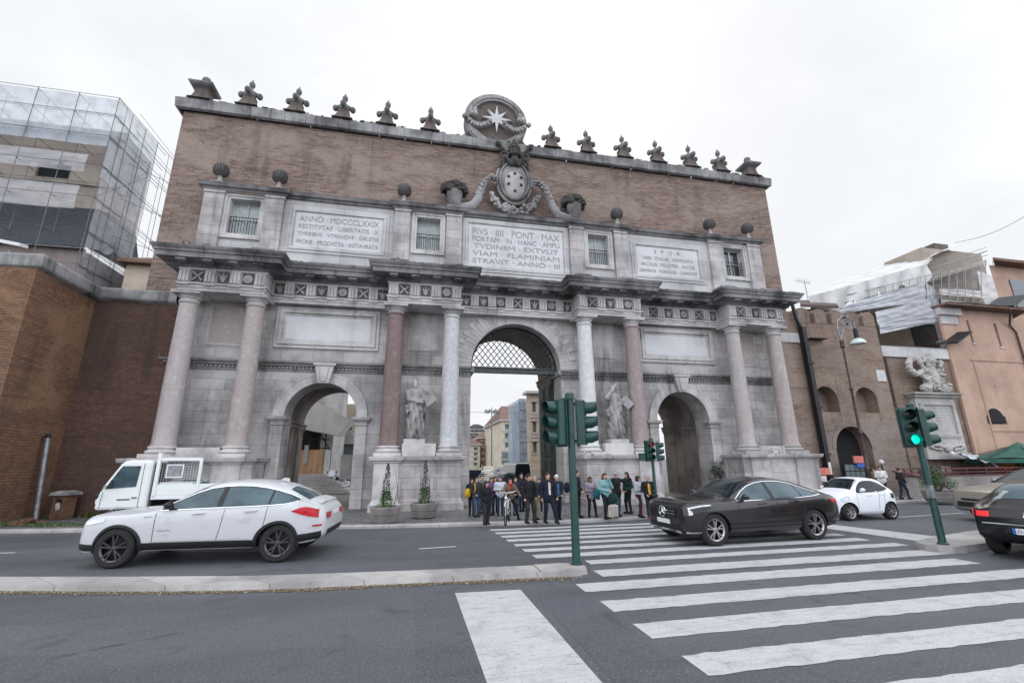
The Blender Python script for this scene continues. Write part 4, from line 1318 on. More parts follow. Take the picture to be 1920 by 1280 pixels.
tag(o, 'low heap of earthy rubble against the left end of the bastion', 'rubble')

# ------------------------------------------------------------------ scaffolded church on the left
ch = thing('scaffolded_church', 'church under blue-grey scaffolding sheets rising behind the left bastion', 'church')
YF = 12.0
def YP(px, py, y=YF): return tuple(on_y(px, py, y))
def zz(py, px=150, y=YF): return float(on_y(px, py, y)[2])
X0, X1 = -48.0, -27.25
b = MB()
b.box(-48, -28.2, 14.5, 21, 0, zz(460)); b.build('brick_nave_wall', M('tower_brick'), ch)
b = MB()
b.box(-48, -27.7, 12.9, 13.19, zz(515, 150), zz(455, 150))
b.build('rendered_base', M('render_mauve'), ch)
b = MB()
zs0, zs1 = zz(456, 150), zz(395, 165)
zs1 = float(on_y(165, 391, 14.3)[2])
b.add([(-48, 12.5, zs0), (-27.35, 12.5, zs0), (-28.3, 14.3, zs1), (-48, 14.3, zs1)], [(0, 1, 2, 3)])
b.add([(-27.35, 12.5, zs0), (-26.6, 17.5, zs0-.1), (-27.6, 17.5, zs1), (-28.3, 14.3, zs1)], [(0, 1, 2, 3)])
b.add([(-48, 12.5, zs0-.12), (-27.35, 12.5, zs0-.12), (-27.35, 12.5, zs0), (-48, 12.5, zs0)], [(0, 1, 2, 3)])
b.build('tiled_roof', M('slate'), ch)
b = MB(); b.box(-27.95, -27.5, 13.1, 18, 0, zs0-.2); b.build('side_wall', M('dark_brick'), ch)
# beige upper wall with cornices and a dark window
b = MB()
XU = float(on_y(234, 278, 14.6)[0])
b.holes(-48, XU, zs1, zz(250, 205, 14.6), 14.6, 15.0, [(float(on_y(65, 328, 14.6)[0]), float(on_y(131, 328, 14.6)[0]), zz(346, 100, 14.6), zz(308, 100, 14.6))])
b.box(-48, XU, 14.99, 18, zs1, zz(250, 205, 14.6)); b.build('upper_wall', M('render_beige'), ch)
b = MB(); b.box(-48, XU+.1, 14.35, 14.62, zz(250, 205, 14.6)-.6, zz(250, 205, 14.6)+.05); b.box(-48, XU+.05, 14.45, 14.62, zz(348, 150, 14.6), zz(348, 150, 14.6)+.35); b.build('cornice', M('render_beige'), ch)
b = MB(); b.box(float(on_y(64, 328, 14.6)[0]), float(on_y(132, 328, 14.6)[0]), 14.8, 14.9, zz(348, 100, 14.6), zz(305, 100, 14.6)); b.build('window', M('dark_room'), ch)
b = MB()
za, zb_ = float(on_y(165, 391, 14.2)[2])-.3, 0
b.add([(-48, 14.2, za+2.4), (-36, 14.2, za+2.0), (-30, 14.2, za), (-48, 14.2, za)], [(3, 2, 1, 0)])
b.add([(-48, 14.2, za+2.4), (-36, 14.2, za+2.0), (-30, 14.2, za), (-30, 14.55, za), (-36, 14.55, za+2.0), (-48, 14.55, za+2.4)], [(0, 1, 4, 5), (1, 2, 3, 4)])
b.build('gable_shoulder', M('render_mauve'), ch)
# scaffold cage
zT = 28.1
sc = thing('church_scaffold', 'tall tubular scaffold hung with blue-grey netting, on the left skyline', 'scaffolding')
b = MB()
lev = [9.5, 12.5, 14.9, 17.4, 19.9, 22.4, 24.8, 26.6, 28.1]
Yc = 16.8
for x in np.arange(-47.25, -27.2, 2.5):
    b.tube([(x, YF, 9), (x, YF, zT)], 0.024, 5); b.tube([(x, YF+1, 9), (x, YF+1, zT)], 0.020, 5)
    for z in lev[2:]:
        b.tube([(x, YF-.05, z-.1), (x, YF+6.5, z-.1)], 0.020, 5)
for y in np.arange(YF+1.6, Yc+3, 1.6):
    b.tube([(X1+.05*(y-YF), y, 9), (X1+.05*(y-YF), y, zT)], 0.020, 5)
    b.tube([(X1+.9, y, 9), (X1+.9, y, zT-3)], 0.017, 5)
for z in lev:
    b.tube([(-48, YF, z), (X1, YF, z)], 0.020, 5); b.tube([(X1, YF, z), (X1+.3, Yc+3, z)], 0.024, 5)
    b.tube([(-48, YF+1, z-.9), (X1, YF+1, z-.9)], 0.014, 5)
    b.tube([(X1+.9, YF+1, z-.4), (X1+.9, Yc+2, z-.4)], 0.015, 5)
for z0, z1 in ((9.5, 14.9), (14.9, 19.9), (19.9, 24.8)):
    b.tube([(X1, YF, z0), (X1+.2, Yc, z1)], 0.014, 5)
# braces raking out toward the gate
for z in (12.0, 15, 18, 21, 24):
    b.tube([(X1+.1, YF+.5, z+1.2), (X1+2.6, YF+5, z-.6)], 0.017, 5)
    b.tube([(X1+2.0, YF+4.2, 9), (X1+2.0, YF+4.2, 24)], 0.020, 5) if z == 12 else None
    b.tube([(X1+.3, YF+2, z), (X1+2.6, YF+5, z)], 0.020, 5)
b.tube([(X1+2.6, YF+5, 8), (X1+2.6, YF+5, 24.5)], 0.020, 5)
b.build('tubes', M('scaf_metal'), sc)
def rag(pts, nu, nv, amp, seed=0):
    """rippled sheet between four corners"""
    rnd = random.Random(seed); ph = [rnd.uniform(0, 6.28) for _ in range(6)]
    A, B, C, D = (np.array(p, float) for p in pts)
    nrm = np.cross(B-A, D-A); nrm /= np.linalg.norm(nrm)
    rows = []
    for j in range(nv+1):
        v = j/nv; row = []
        for i in range(nu+1):
            u = i/nu
            p = (A*(1-u)+B*u)*(1-v)+(D*(1-u)+C*u)*v
            d = amp*(math.sin(u*17+v*5+ph[0])+.6*math.sin(u*41-v*13+ph[1])+.5*math.sin(v*23+u*7+ph[2]))
            row.append(tuple(p+nrm*d))
        rows.append(row)
    return rows
b = MB(); b.grid(rag([(-48, YF+.1, 24.0), (X1-.06, YF+.1, 24.0), (X1-.06, YF+.1, 28.0), (-48, YF+.1, 28.0)], 40, 6, .03, 1))
b.grid(rag([(X1-.06, YF+.1, 21.5), (X1+.2, Yc, 21.5), (X1+.2, Yc, 28.0), (X1-.06, YF+.1, 28.0)], 12, 8, .03, 2)); b.build('netting', M('net_blue'), sc)
b = MB()
for z0, z1, s in ((21.9, 23.3, 3), (19.0, 20.8, 4)):
    b.grid(rag([(-48, YF+.3, z0), (X1-1.2, YF+.3, z0), (X1-1.2, YF+.3, z1), (-48, YF+.3, z1)], 40, 4, .04, s))
b.grid(rag([(X1-.1, YF+.4, 13.2), (X1+.25, Yc, 13.2), (X1+.25, Yc, 21.5), (X1-.1, YF+.4, 21.5)], 10, 12, .05, 6)); b.build('sheer_sheet', M('net_white'), sc)
# low ochre house between church and gate
g = on_y(262, 500, 14)
hs = thing('ochre_house', 'small ochre house glimpsed between the scaffold and the gate', 'house')
b = MB(); b.box(-25.6, -20, 14, 20, 0, g[2]+.1); b.build('wall', M('render_yellow'), hs)
b = MB(); b.prism([(13.4, g[2]+.1), (20.6, g[2]+.1), (20.6, g[2]+.3), (17, g[2]+2), (13.4, g[2]+.35)], -25.9, -19.7, 'x'); b.build('roof', M('roof_tile'), hs)
b = MB(); b.box(-24.0, -23.4, 13.93, 14.02, g[2]-2.6, g[2]-1.2); b.build('window', M('shutter'), hs)
# floodlight on the bastion coping
g = on_y(18, 470, -.5)
fl = thing('floodlight', 'white floodlight on a short mast on the bastion coping', 'floodlight', (g[0], -.5, 9.48))
b = MB(); b.tube([(0, 0, 0), (0, 0, g[2]-9.48)], .04, 6); b.box(-.2, .2, -.05, .05, .5, .56); b.build('mast', M('grey_metal'), fl)
b = MB(); b.obox((0, 0, g[2]-9.48+.32), (1, 0, -.15), (0, 1, .2), (.15, -.2, 1), .42, .2, .06); b.build('lamp_head', M('truck_white'), fl)

# ------------------------------------------------------------------ right side: brick link, tower, monument wall
lk = thing('brick_link_wall', 'narrow brick wall with arrow slits between the gate and the crenellated tower', 'wall')
b = MB(); b.holes(15.55, 17.72, 0, 10.75, 1.32, 1.9, [(16.62, 16.78, 6.3, 7.6), (16.75, 16.9, 2.5, 3.7)]); b.build('brick_face', M('tower_brick'), lk)
b = MB(); b.box(16.2, 17.6, 1.2, 1.33, 8.75, 9.35); b.build('stone_band', M('pale_stone'), lk)
dp = thing('downpipe', 'black cast iron downpipe at the left edge of the crenellated tower', 'pipe')
b = MB(); b.tube([(17.72, 1.05, 0), (17.72, 1.05, 9.6), (17.5, 1.08, 10.2), (17.35, 1.1, 11.6)], .10, 8); b.box(17.63, 17.9, .9, 1.19, 0, 9.7)
b.build('pipe', M('dark_metal'), dp)
b = MB()
for z in (2.2, 4.8, 7.4): b.box(17.55, 17.98, .84, .9, z, z+.1)
b.build('bracket', M('dark_metal'), dp)
b = MB(); b.box(17.7, 17.86, .878, .899, 1.15, 1.8); b.build('notice', M('poster'), dp)
tw = thing('crenellated_tower', 'brick tower with rounded merlons, two niches and a dark archway', 'tower')
Yt = 1.2
tn = [(18.45, .8, 5.6), (20.75, .8, 5.6)]
def nx(px, py): return on_y(px, py, Yt)
b = MB()
na = (on_y(1549, 740, Yt)[0], .80, 5.35)
nb = (on_y(1623, 740, Yt)[0], .80, 5.35)
da = (on_y(1602, 850, Yt)[0], 1.25, 2.55)
b.arch_wall(17.73, 23.55, 4.05, 10.05, [(na[0], na[1], na[2]), (nb[0], nb[1], nb[2])], Yt, Yt+.75, n=20, back=False)
b.box(17.74, 23.54, 1.96, 7, 0.02, 10.04); b.build('brick_wall', M('tower_brick'), tw)
b = MB()
for cx, hw, sp in (na, nb): MB().box(cx-hw, cx+hw, Yt+.02, Yt+.9, 3.9, 4.62).build('niche_sill', M('tower_brick'), tw)
b = MB(); b.arch_wall(17.70, 23.62, 0, 4.045, [da], Yt-.06, Yt+.74, n=20, back=False, m=0); b.build('rubble_base', M('rubble_brick'), tw)
b = MB()
for i in range(20):
    a0, a1 = math.pi*i/20, math.pi*(i+1)/20
    p = [(da[0]-r*math.cos(a), da[2]+r*math.sin(a)) for r, a in ((1.25, a0), (1.5, a0), (1.5, a1), (1.25, a1))]
    b.add([(x, Yt-.10, z) for x, z in p]+[(x, Yt, z) for x, z in p], [(0, 3, 2, 1), (1, 2, 6, 5), (0, 4, 7, 3)])
b.build('arch_ring', M('rubble_brick'), tw)
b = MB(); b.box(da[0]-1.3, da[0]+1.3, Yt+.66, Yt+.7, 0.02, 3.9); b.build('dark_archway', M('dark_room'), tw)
mx = np.linspace(17.73, 23.55, 6)
for i in range(5):
    x0, x1 = 17.75+i*1.22, 17.75+i*1.22+.86
    if i == 4: x1 = 23.52
    p = [(x0, 10.05), (x1, 10.05), (x1, 10.72)]+[((x0+x1)/2+(x1-x0)/2*math.cos(a), 10.72+.3*math.sin(a)) for a in [math.pi*k/10 for k in range(1, 10)]]+[(x0, 10.72)]
    MB().prism(p, Yt-.02, Yt+.6, 'y').build('merlon', M('tower_brick'), tw)
    b = MB(); b.box(x0-.04, x1+.04, Yt-.08, Yt+.62, 10.60, 10.70); 
b = MB()
b.box(18, 19.2, .75, Yt+.05, 8.95, 9.0); b.build('iron_bracket', M('dark_metal'), tw)
b = MB(); b.box(22.75, 23.4, Yt-.05, Yt, 6.55, 7.25); b.build('street_plaque', M('marble'), tw)
# monument wall and drain pipe
mw = thing('fountain_wall', 'plain brick wall with white stone coping behind the carved monument', 'wall')
b = MB(); b.box(23.64, 29.0, 1.35, 6, 0, 8.15); b.build('brick_face', M('tower_brick'), mw)
b = MB(); b.box(23.62, 29.0, 1.2, 2.2, 8.17, 8.85); b.build('stone_coping', M('pale_stone'), mw)
b = MB(); b.tube([(23.75, 1.22, 0), (23.75, 1.22, 8.1)], .07, 8)
tag(b.build('drain_pipe', M('rust_iron')), 'rusty drain pipe in the corner between tower and monument wall', 'pipe')
def mp(px, py, y=1.1): return on_y(px, py, y)
mo = thing('wall_monument', 'white marble wall monument with a scrolled coat of arms over a framed tablet', 'monument')
xl, xr = mp(1713, 760)[0], mp(1783, 760)[0]
zb2, zt2 = 2.15, 5.55
xc = (xl+xr)/2+.15; hw = 1.55
b = MB()
b.box(xc-hw-.15, xc+hw+.15, .9, 1.36, zb2-.25, zb2+.1); b.box(xc-hw, xc+hw, 1.0, 1.36, zb2+.1, zt2); b.build('marble_body', M('monument_stone'), mo, bevel=.015)
b = MB(); b.u_mould([(0, zt2), (.1, zt2+.05), (.12, zt2+.15), (.3, zt2+.22), (.32, zt2+.32), (-.4, zt2+.36)], xc-hw-.05, xc+hw+.05, .95, 1.36); b.build('cornice', M('monument_stone'), mo)
b = MB()
for p, q, yy in ((.2, .3, .06), (.3, .42, .1)):
    for a in ((xc-hw+p, xc+hw-p, zb2+1.0+p-.2, zb2+1.0+q-.2), (xc-hw+p, xc+hw-p, zt2-q, zt2-p), (xc-hw+p, xc-hw+q, zb2+.8+q, zt2-q), (xc+hw-q, xc+hw-p, zb2+.8+q, zt2-q)):
        b.box(a[0], a[1], 1.0-yy, 1.01, a[2], a[3])
b.build('tablet_frame', M('monument_stone'), mo)
b = MB()
for k in range(9):
    z = zt2-.65-k*.19
    for j in range(3):
        b.box(xc-.95+j*.65, xc-.95+j*.65+random.uniform(.4, .58), .992, 1.001, z, z+.045)
b.build('incised_lines', M('carved'), mo)
S = SDF((xc-2, .3, zb2), (xc+2, 1.5, zb2+1.0), .04)
for s in (-1, 1):
    S.cap((xc+s*.2, .95, zb2+.45), (xc+s*1.2, .95, zb2+.62), .12, .07).cap((xc+s*.5, .93, zb2+.3), (xc+s*1.1, .93, zb2+.38), .08, .05).ell((xc+s*1.22, .93, zb2+.5), (.16, .1, .16))
S.ell((xc, .92, zb2+.42), (.3, .16, .28)); S.build('relief', [M('monument_stone')], mo)
zc0 = zt2+.36
S = SDF((xc-3.2, -.3, zc0-.2), (xc+2.4, 1.8, zc0+3.6), .038)
S.ell((xc+.1, .8, zc0+1.15), (.6, .3, 1.0), 0, .08).ell((xc+.1, .6, zc0+1.1), (.36, .2, .62), 0, .04)
for s in (-1, 1):
    S.cap((xc+.1+s*.75, .8, zc0+.15), (xc+.1+s*.6, .75, zc0+1.5), .26, .2, 0, .08).ell((xc+.1+s*1.0, .75, zc0+.3), (.42, .3, .32), 0, .08)
    S.cap((xc+.1+s*.6, .75, zc0+1.5), (xc+.1+s*.95, .7, zc0+2.2), .2, .13, 0, .06).ell((xc+.1+s*1.0, .7, zc0+2.3), (.25, .2, .22), 0, .05)
    S.cap((xc+.1+s*.2, .75, zc0+2.1), (xc+.1+s*.55, .7, zc0+2.6), .18, .1, 0, .05)
S.ell((xc+.1, .7, zc0+2.5), (.34, .3, .36), 0, .06).ell((xc+.1, .65, zc0+2.85), (.2, .2, .2), 0, .05).cap((xc+.1, .6, zc0+2.0), (xc+.1, .5, zc0+.2), .1, .1, 0, .05)
for k in range(14):
    a = -.4+k*.34
    S.cap((xc-1.35+.62*math.cos(a+1.2), .8, zc0+2.0+.62*math.sin(a+1.2)), (xc-1.35+.62*math.cos(a+1.54), .8, zc0+2.0+.62*math.sin(a+1.54)), .2, .2, 0, .04)
S.cap((xc-1.5, .8, zc0+2.62), (xc+.1, .8, zc0+2.7), .16, .16, 0, .06).cap((xc-.9, .8, zc0+1.3), (xc-.3, .8, zc0+.9), .2, .14, 0, .06)
for k in range(26):
    S.cap((xc+.1+random.uniform(-1.1, 1.1), random.uniform(.5, .75), zc0+random.uniform(.1, 2.6)), (xc+.1+random.uniform(-1.1, 1.1)*.9, random.uniform(.5, .75), zc0+random.uniform(.1, 2.5)), .06, .03, 0, .03) if k < 9 else S.ell((xc+.1+random.choice((-1, 1))*random.uniform(.45, 1.15), random.uniform(.45, .65), zc0+random.uniform(.1, 2.4)), (random.uniform(.07, .16),)*3, 0, .03)
S.warp(lambda X, Y, Z: .035*np.sin(X*15+1+2*np.sin(Z*5))*np.sin(Z*17+2*np.sin(X*6))+.02*np.sin(X*31+Y*20)*np.sin(Z*29))
o = S.build('coat_of_arms', [M('monument_stone')], mo, scale=.8); o.location = (.2*xc-.05, .2*1.0, .2*zc0)
b = MB(); b.box(xc-.35, xc+.35, 1.3, 1.345, 1.1, 1.5); tag(b.build('wall_notice', M('monument_stone')), 'small pale notice on the brickwork below the monument', 'notice')

# pink palace
pk = thing('pink_house', 'pink rendered building with tall windows on the far right', 'building')
Yk = 1.15
E0, E1 = 29.02, 35.6
zE = float(on_y(1830, 583, Yk)[2])
wins = []
for (x0, y0, x1, y1) in ((1811, 600, 1831, 643), (1862, 606, 1884, 650), (1857, 687, 1871, 721)):
    p, q = on_y(x0, y0, Yk), on_y(x1-4, y1, Yk)
    wins.append((p[0], q[0], q[2], p[2]))
b = MB(); b.holes(E0, E1, 0, zE, Yk, Yk+.16, wins+[(on_y(1852, 790, Yk)[0], on_y(1888, 790, Yk)[0], on_y(1868, 795, Yk)[2], on_y(1868, 780, Yk)[2])]); b.build('wall', M('render_pink'), pk)
for wv in wins:
    f = MB().box(wv[0], wv[1], Yk+.1, Yk+.14, wv[2], wv[3]).build('window', M('window_glass'), pk)
    MB().box(wv[0]-.05, wv[1]+.05, Yk-.06, Yk+.1, wv[2]-.12, wv[2]).build('sill', M('pale_stone'), f)
    s = MB(); m_ = (wv[0]+wv[1])/2; s.box(m_-.03, m_+.03, Yk+.07, Yk+.099, wv[2], wv[3]); s.build('sash', M('shutter'), f)
p = on_y(1870, 795, Yk)
l0, l1 = on_y(1852, 792, Yk), on_y(1888, 796, Yk)
b = MB(); cxl = (l0[0]+l1[0])/2; rl = (l1[0]-l0[0])/2
b.prism([(cxl-rl, l0[2])]+[(cxl-rl*math.cos(a), l0[2]+.02+rl*1.15*math.sin(a)) for a in [math.pi*k/16 for k in range(17)]]+[(cxl+rl, l0[2])], Yk-.008, Yk+.3, 'y')
b.build('lunette_window', M('dark_room'), pk)
b = MB(); b.box(E0-.3, E1+.5, Yk-.8, Yk+.2, zE, zE+.14); b.add([(E0-.3, Yk-.85, zE+.16), (E1+.5, Yk-.85, zE+.16), (43, 6.2, zE+.9), (37.2, 6.2, zE+.9)], [(0, 1, 2, 3)])
b.prism([(29.2, Yk+.17), (35.5, Yk+.17), (41, 7.5), (39.2, 7.5)], 0, zE-.05, 'z'); b.build('eaves', M('roof_tile'), pk)
b = MB(); b.box(E0-.1, E0+1.3, Yk-.08, Yk, zE-1.1, zE-.02); b.box(E0-.25, E0+1.6, Yk-.25, Yk, zE-.5, zE-.02); b.build('white_cornice', M('pale_stone'), pk)
b = MB(); xx = on_y(1890, 640, Yk)[0]
xx = E1-.3; b.tube([(xx-1.2, Yk-.8, zE-.05), (xx-.4, Yk-.1, zE-.9), (xx, Yk-.1, zE-1.4), (xx, Yk-.1, 0)], .06, 8); b.build('gutter_pipe', M('rust_iron'), pk)
b = MB(); zc_ = float(on_y(1850, 690, Yk)[2])
b.box(E0+1.6, E1, Yk-.05, Yk, on_y(1850, 677, Yk)[2], on_y(1850, 674, Yk)[2]); b.box(E0+1.8, E1, Yk-.05, Yk, on_y(1850, 808, Yk)[2], on_y(1850, 805, Yk)[2])
b.box(E0+1.75, E0+1.86, Yk-.04, Yk, 0, on_y(1850, 674, Yk)[2]); b.build('string_band', M('render_pink'), pk)
b = MB(); b.prism([(40.0, 4.0), (62, 4.0), (70, 9), (50, 9)], 0, 17.0, 'z'); p2 = b.build('taller_block', M('render_pink'), pk)
b = MB(); b.prism([(39.2, 3.2), (63, 3.2), (71, 9.2), (50, 9.2)], 17.02, 17.25, 'z'); b.build('roof', M('roof_tile'), p2)
b = MB(); q = on_y(1912, 560, 4.0); b.box(q[0]-.6, q[0]+.9, 3.93, 3.99, q[2]-1.3, q[2]+1.6); b.build('window', M('window_glass'), pk)
# tilting dark panels fixed to the scaffold and roofline
def board(px, py, y, hw, hh, label, ang):
    g = on_y(px, py, y)
    t = thing('slatted_panel', label, 'panel', tuple(g))
    b = MB(); ax = np.array((math.cos(ang), 0, math.sin(ang))); ay = np.array((.2, 1, .35)); ay /= np.linalg.norm(ay)
    ay = ay-ax*(ax@ay); ay /= np.linalg.norm(ay); az = np.cross(ax, ay)
    b.obox((0, 0, 0), ax, ay, az, hw, hh, .05)
    b.build('board', M('dark_metal'), t)
    f = MB()
    for k in range(-4, 5): f.obox(ax*(k*hw/4.5)-az*.07, ay, ax, az, hh*.95, .05, .02)
    f.build('slats', M('grey_metal'), t)
    s = MB()
    s.tube([tuple(-ax*hw), tuple(-ax*hw+np.array((.2, 1.2, -1.0)))], .04, 6); s.tube([(0, 0, 0), (.3, 1.4, -.9)], .04, 6); s.build('strut', M('grey_metal'), t)
board(1788, 633, 1.0, .85, .6, 'dark slatted panel tilted over the white monument coping', R(28))
board(1886, 566, 1.2, 1.0, .8, 'dark slatted panel tilted above the pink eaves', R(28))

# scaffolded house with tarpaulins behind the tower
sh = thing('sheeted_house', 'building under white tarpaulins and scaffolding behind the crenellated tower', 'building')
Ys = 12.0
def SP(px, py, y=Ys): return tuple(on_y(px, py, y))
b = MB()
q0, q1 = SP(1660, 600, 14), SP(1800, 600, 14)
b.box(q0[0], q1[0]+8, 14, 24, 0, SP(1700, 560, 14)[2]); b.box(SP(1560, 560, 14)[0], q0[0], 14, 24, 0, SP(1600, 575, 14)[2]); b.build('wall', M('render_beige'), sh)
b = MB(); f0 = SP(1718, 620, 13.95); b.box(f0[0]-.6, f0[0]+2.6, 13.9, 13.98, f0[2]-1.6, f0[2]+1.6); b.build('window', M('window_glass'), sh)
b = MB()
A_, B_, C_, D_ = SP(1515, 556, 10), SP(1740, 495, 11), SP(1775, 458, 18), SP(1555, 532, 17)
b.grid(rag([A_, B_, C_, D_], 26, 8, .05, 8))
C2 = SP(1826, 452, 13)
b.grid(rag([SP(1735, 487, 11), SP(1745, 480, 11), C2, SP(1770, 462, 17)], 6, 4, .05, 9))
def swag(pts, drop, seed):
    rnd = random.Random(seed); rows = [[], [], [], []]
    n = 40
    for i in range(n+1):
        t = i/n*(len(pts)-1); k = min(int(t), len(pts)-2); f = t-k
        p = np.array(pts[k])*(1-f)+np.array(pts[k+1])*f
        d = drop*(.55+.45*math.sin(f*math.pi))
        for j in range(4):
            rows[j].append((p[0], p[1]-.12*math.sin(j*1.1+i*.9), p[2]-d*j/3))
    return rows
b.grid(swag([SP(1515, 556, 9.95), SP(1590, 536, 10.2), SP(1640, 522, 10.4), SP(1685, 509, 10.6), SP(1740, 495, 10.9)], 2.3, 4)[::-1])
b.build('tarpaulin_roof', M('tarp'), sh)
b = MB()
def wrap(p, seed, m=0):
    A, B, C, D = (np.array(q, float) for q in p)
    nrm = np.cross(B-A, D-A); nrm /= np.linalg.norm(nrm); rows = []
    for j in range(25):
        v = j/24
        rows.append([tuple((A*(1-u)+B*u)*(1-v)+(D*(1-u)+C*u)*v+nrm*(.022*math.sin(v*11+u*5+seed)+.012*math.sin(v*23-u*8+seed*2)+.03*math.sin(u*8+seed+v*2))) for u in np.linspace(0, 1, 31)])
    b.grid(rows, m)
wrap([SP(1573, 588, 10), SP(1738, 564, 10), SP(1733, 528, 10), SP(1578, 575, 10)], 11)
wrap([SP(1648, 615, 9.7), SP(1757, 603, 9.7), SP(1742, 560, 9.9), SP(1640, 585, 9.9)], 12)
wrap([SP(1738, 600, 9.9), SP(1768, 592, 12), SP(1755, 545, 12), SP(1736, 528, 10)], 13)
wrap([SP(1650, 626, 9.5), SP(1752, 604, 9.5), SP(1750, 590, 9.6), SP(1648, 604, 9.6)], 14)
b.build('scaffold_sheet', M('tarp_grey'), sh)
b = MB()
wrap([SP(1762, 552, 11), SP(1850, 560, 11), SP(1855, 546, 11), SP(1762, 540, 11)], 15)
wrap([SP(1848, 572, 11), SP(1880, 568, 11), SP(1872, 520, 11), SP(1832, 508, 11)], 16)
wrap([SP(1765, 572, 10.8), SP(1850, 578, 10.8), SP(1850, 570, 10.8), SP(1765, 562, 10.8)], 17)
b.build('white_sheet', M('tarp'), sh)
b = MB()
for k in range(18):
    px = 1585+k*15
    y = 10.3
    b.tube([SP(px, 612-(px-1585)*.05, y), SP(px, 556-(px-1585)*.25, y)], .035, 5)
for k in range(9):
    px = 1750+k*14
    b.tube([SP(px, 575-k*2, 11.4), SP(px, 515-k*4, 11.4)], .035, 5)
for y0, y1 in ((610, 590), (585, 560), (570, 532), (556, 520)):
    b.tube([SP(1575, y0, 10.25), SP(1765, y1-10, 10.25)], .035, 5)
for y0, y1 in ((560, 545), (540, 520), (528, 495), (516, 478), (505, 470)):
    b.tube([SP(1735, y0, 11.3), SP(1852, y1, 11.3)], .04, 5)
    b.tube([SP(1740, y0-4, 12.5), SP(1848, y1-6, 12.5)], .035, 5)
b.build('scaffold_tubes', M('grey_metal'), sh)
b = MB()
b.add([SP(1735, 527, 11.5), SP(1850, 493, 11.5), SP(1850, 487, 12.5), SP(1735, 519, 12.5)], [(0, 1, 2, 3), (3, 2, 1, 0)])
q = SP(1790, 500, 13)
b.box(q[0]-4, q[0]+4.4, 13, 17, q[2]-4, q[2]+1.9)
b.build('timber_deck', M('render_beige'), sh)
b = MB(); q = SP(1760, 470, 14); b.box(q[0]-.4, q[0]+1.6, 14, 16, q[2]-1, q[2]+.9); b.build('chimney', M('finial_brick'), sh)
b = MB(); q0, q1 = SP(1500, 570, 8), SP(1572, 573, 8)
b.add([q0, q1, SP(1566, 565, 12), SP(1497, 562, 12)], [(0, 1, 2, 3)]); b.add([q0, q1, (q1[0], q1[1], q1[2]-.25), (q0[0], q0[1], q0[2]-.25)], [(3, 2, 1, 0)])
b.box(q0[0], q1[0], 8.3, 12, 0, q0[2]-.25); b.build('low_roof', M('rust_iron'), sh)
# roof aerial
g = SP(1497, 560, 9)
ae = thing('roof_aerial', 'television aerial on the roof just right of the gate', 'aerial', g)
b = MB(); t = SP(1508, 525, 9); hx = t[0]-g[0]
b.tube([(hx, 0, -.2), (hx, 0, t[2]-g[2])], .03, 6); b.build('mast', M('grey_metal'), ae)
b = MB(); b.tube([(-.9+hx, 0, t[2]-g[2]-.1), (.6+hx, 0, t[2]-g[2]-.25)], .02, 5)
for k in range(9): b.tube([(-.85+hx+k*.17, 0, t[2]-g[2]-.35), (-.85+hx+k*.17, 0, t[2]-g[2]+.12)], .012, 4)
b.build('elements', M('grey_metal'), ae)
# overhead wire
p0, p1 = on_y(1790, 455, 13), on_y(1935, 398, 6)
b = MB(); b.tube([tuple(p0+(p1-p0)*t-np.array((0, 0, .5*math.sin(math.pi*t)))) for t in np.linspace(0, 1.3, 12)], .022, 5)
tag(b.build('overhead_wire', M('dark_metal')), 'thin overhead wire rising to the upper right corner', 'wire')

# ------------------------------------------------------------------ ornate street lamp
Yl = -.2
g = on_y(1583, 640, Yl); xl_, zl_ = float(on_y(1632, 905, Yl)[0]), float(g[2])
sl = thing('street_lamp', 'tall rust-red street lamp with a scrolled crook, before the crenellated tower', 'street lamp', (xl_, Yl, PAVE))
b = MB(); b.lathe([(.22, 0), (.22, .3), (.14, .4), (.12, 1.3), (.15, 1.36), (.09, 1.5), (.08, 3.2), (.12, 3.26), (.07, 3.4), (.06, 5.6), (.11, 5.68), (.055, 5.8), (.05, zl_-.5), (.13, zl_-.42), (.09, zl_-.2), (.13, zl_-.1), (.05, zl_)], 0, 0, 14)
b.build('pole', M('rust_iron'), sl, smooth=True)
b = MB(); arc = [(-.0, 0, zl_), (-.14, 0, zl_+.6), (-.02, 0, zl_+1.15), (.42, 0, zl_+1.5), (.85, 0, zl_+1.42), (1.12, 0, zl_+1.1), (1.14, 0, zl_+.75)]
b.tube(arc, .045, 8)
for c, r in (((.62, zl_+.98), .3), ((.62, zl_+.98), .16)):
    b.tube([(c[0]+r*math.cos(a), 0, c[1]+r*math.sin(a)) for a in [2*math.pi*i/24 for i in range(24)]], .028, 6, closed=True)
for k in range(8): b.tube([(.62+.16*math.cos(k*.785), 0, zl_+.98+.16*math.sin(k*.785)), (.62+.3*math.cos(k*.785), 0, zl_+.98+.3*math.sin(k*.785))], .016, 5)
b.tube([(0, 0, zl_+.1), (.35, 0, zl_+.75)], .03, 6); b.build('crook', M('grey_metal'), sl, smooth=True)
b = MB(); b.lathe([(.1, zl_+.75), (.12, zl_+.5), (.12, zl_+.2), (.16, zl_+.15)], 1.14, 0, 12); b.build('lamp_neck', M('dark_metal'), sl)
b = MB(); b.lathe([(.12, zl_+.16), (.33, zl_+.02), (.42, zl_-.16), (.40, zl_-.2), (.05, zl_-.16)], 1.14, 0, 18); b.build('lamp_shade', M('lampglass'), sl, smooth=True)

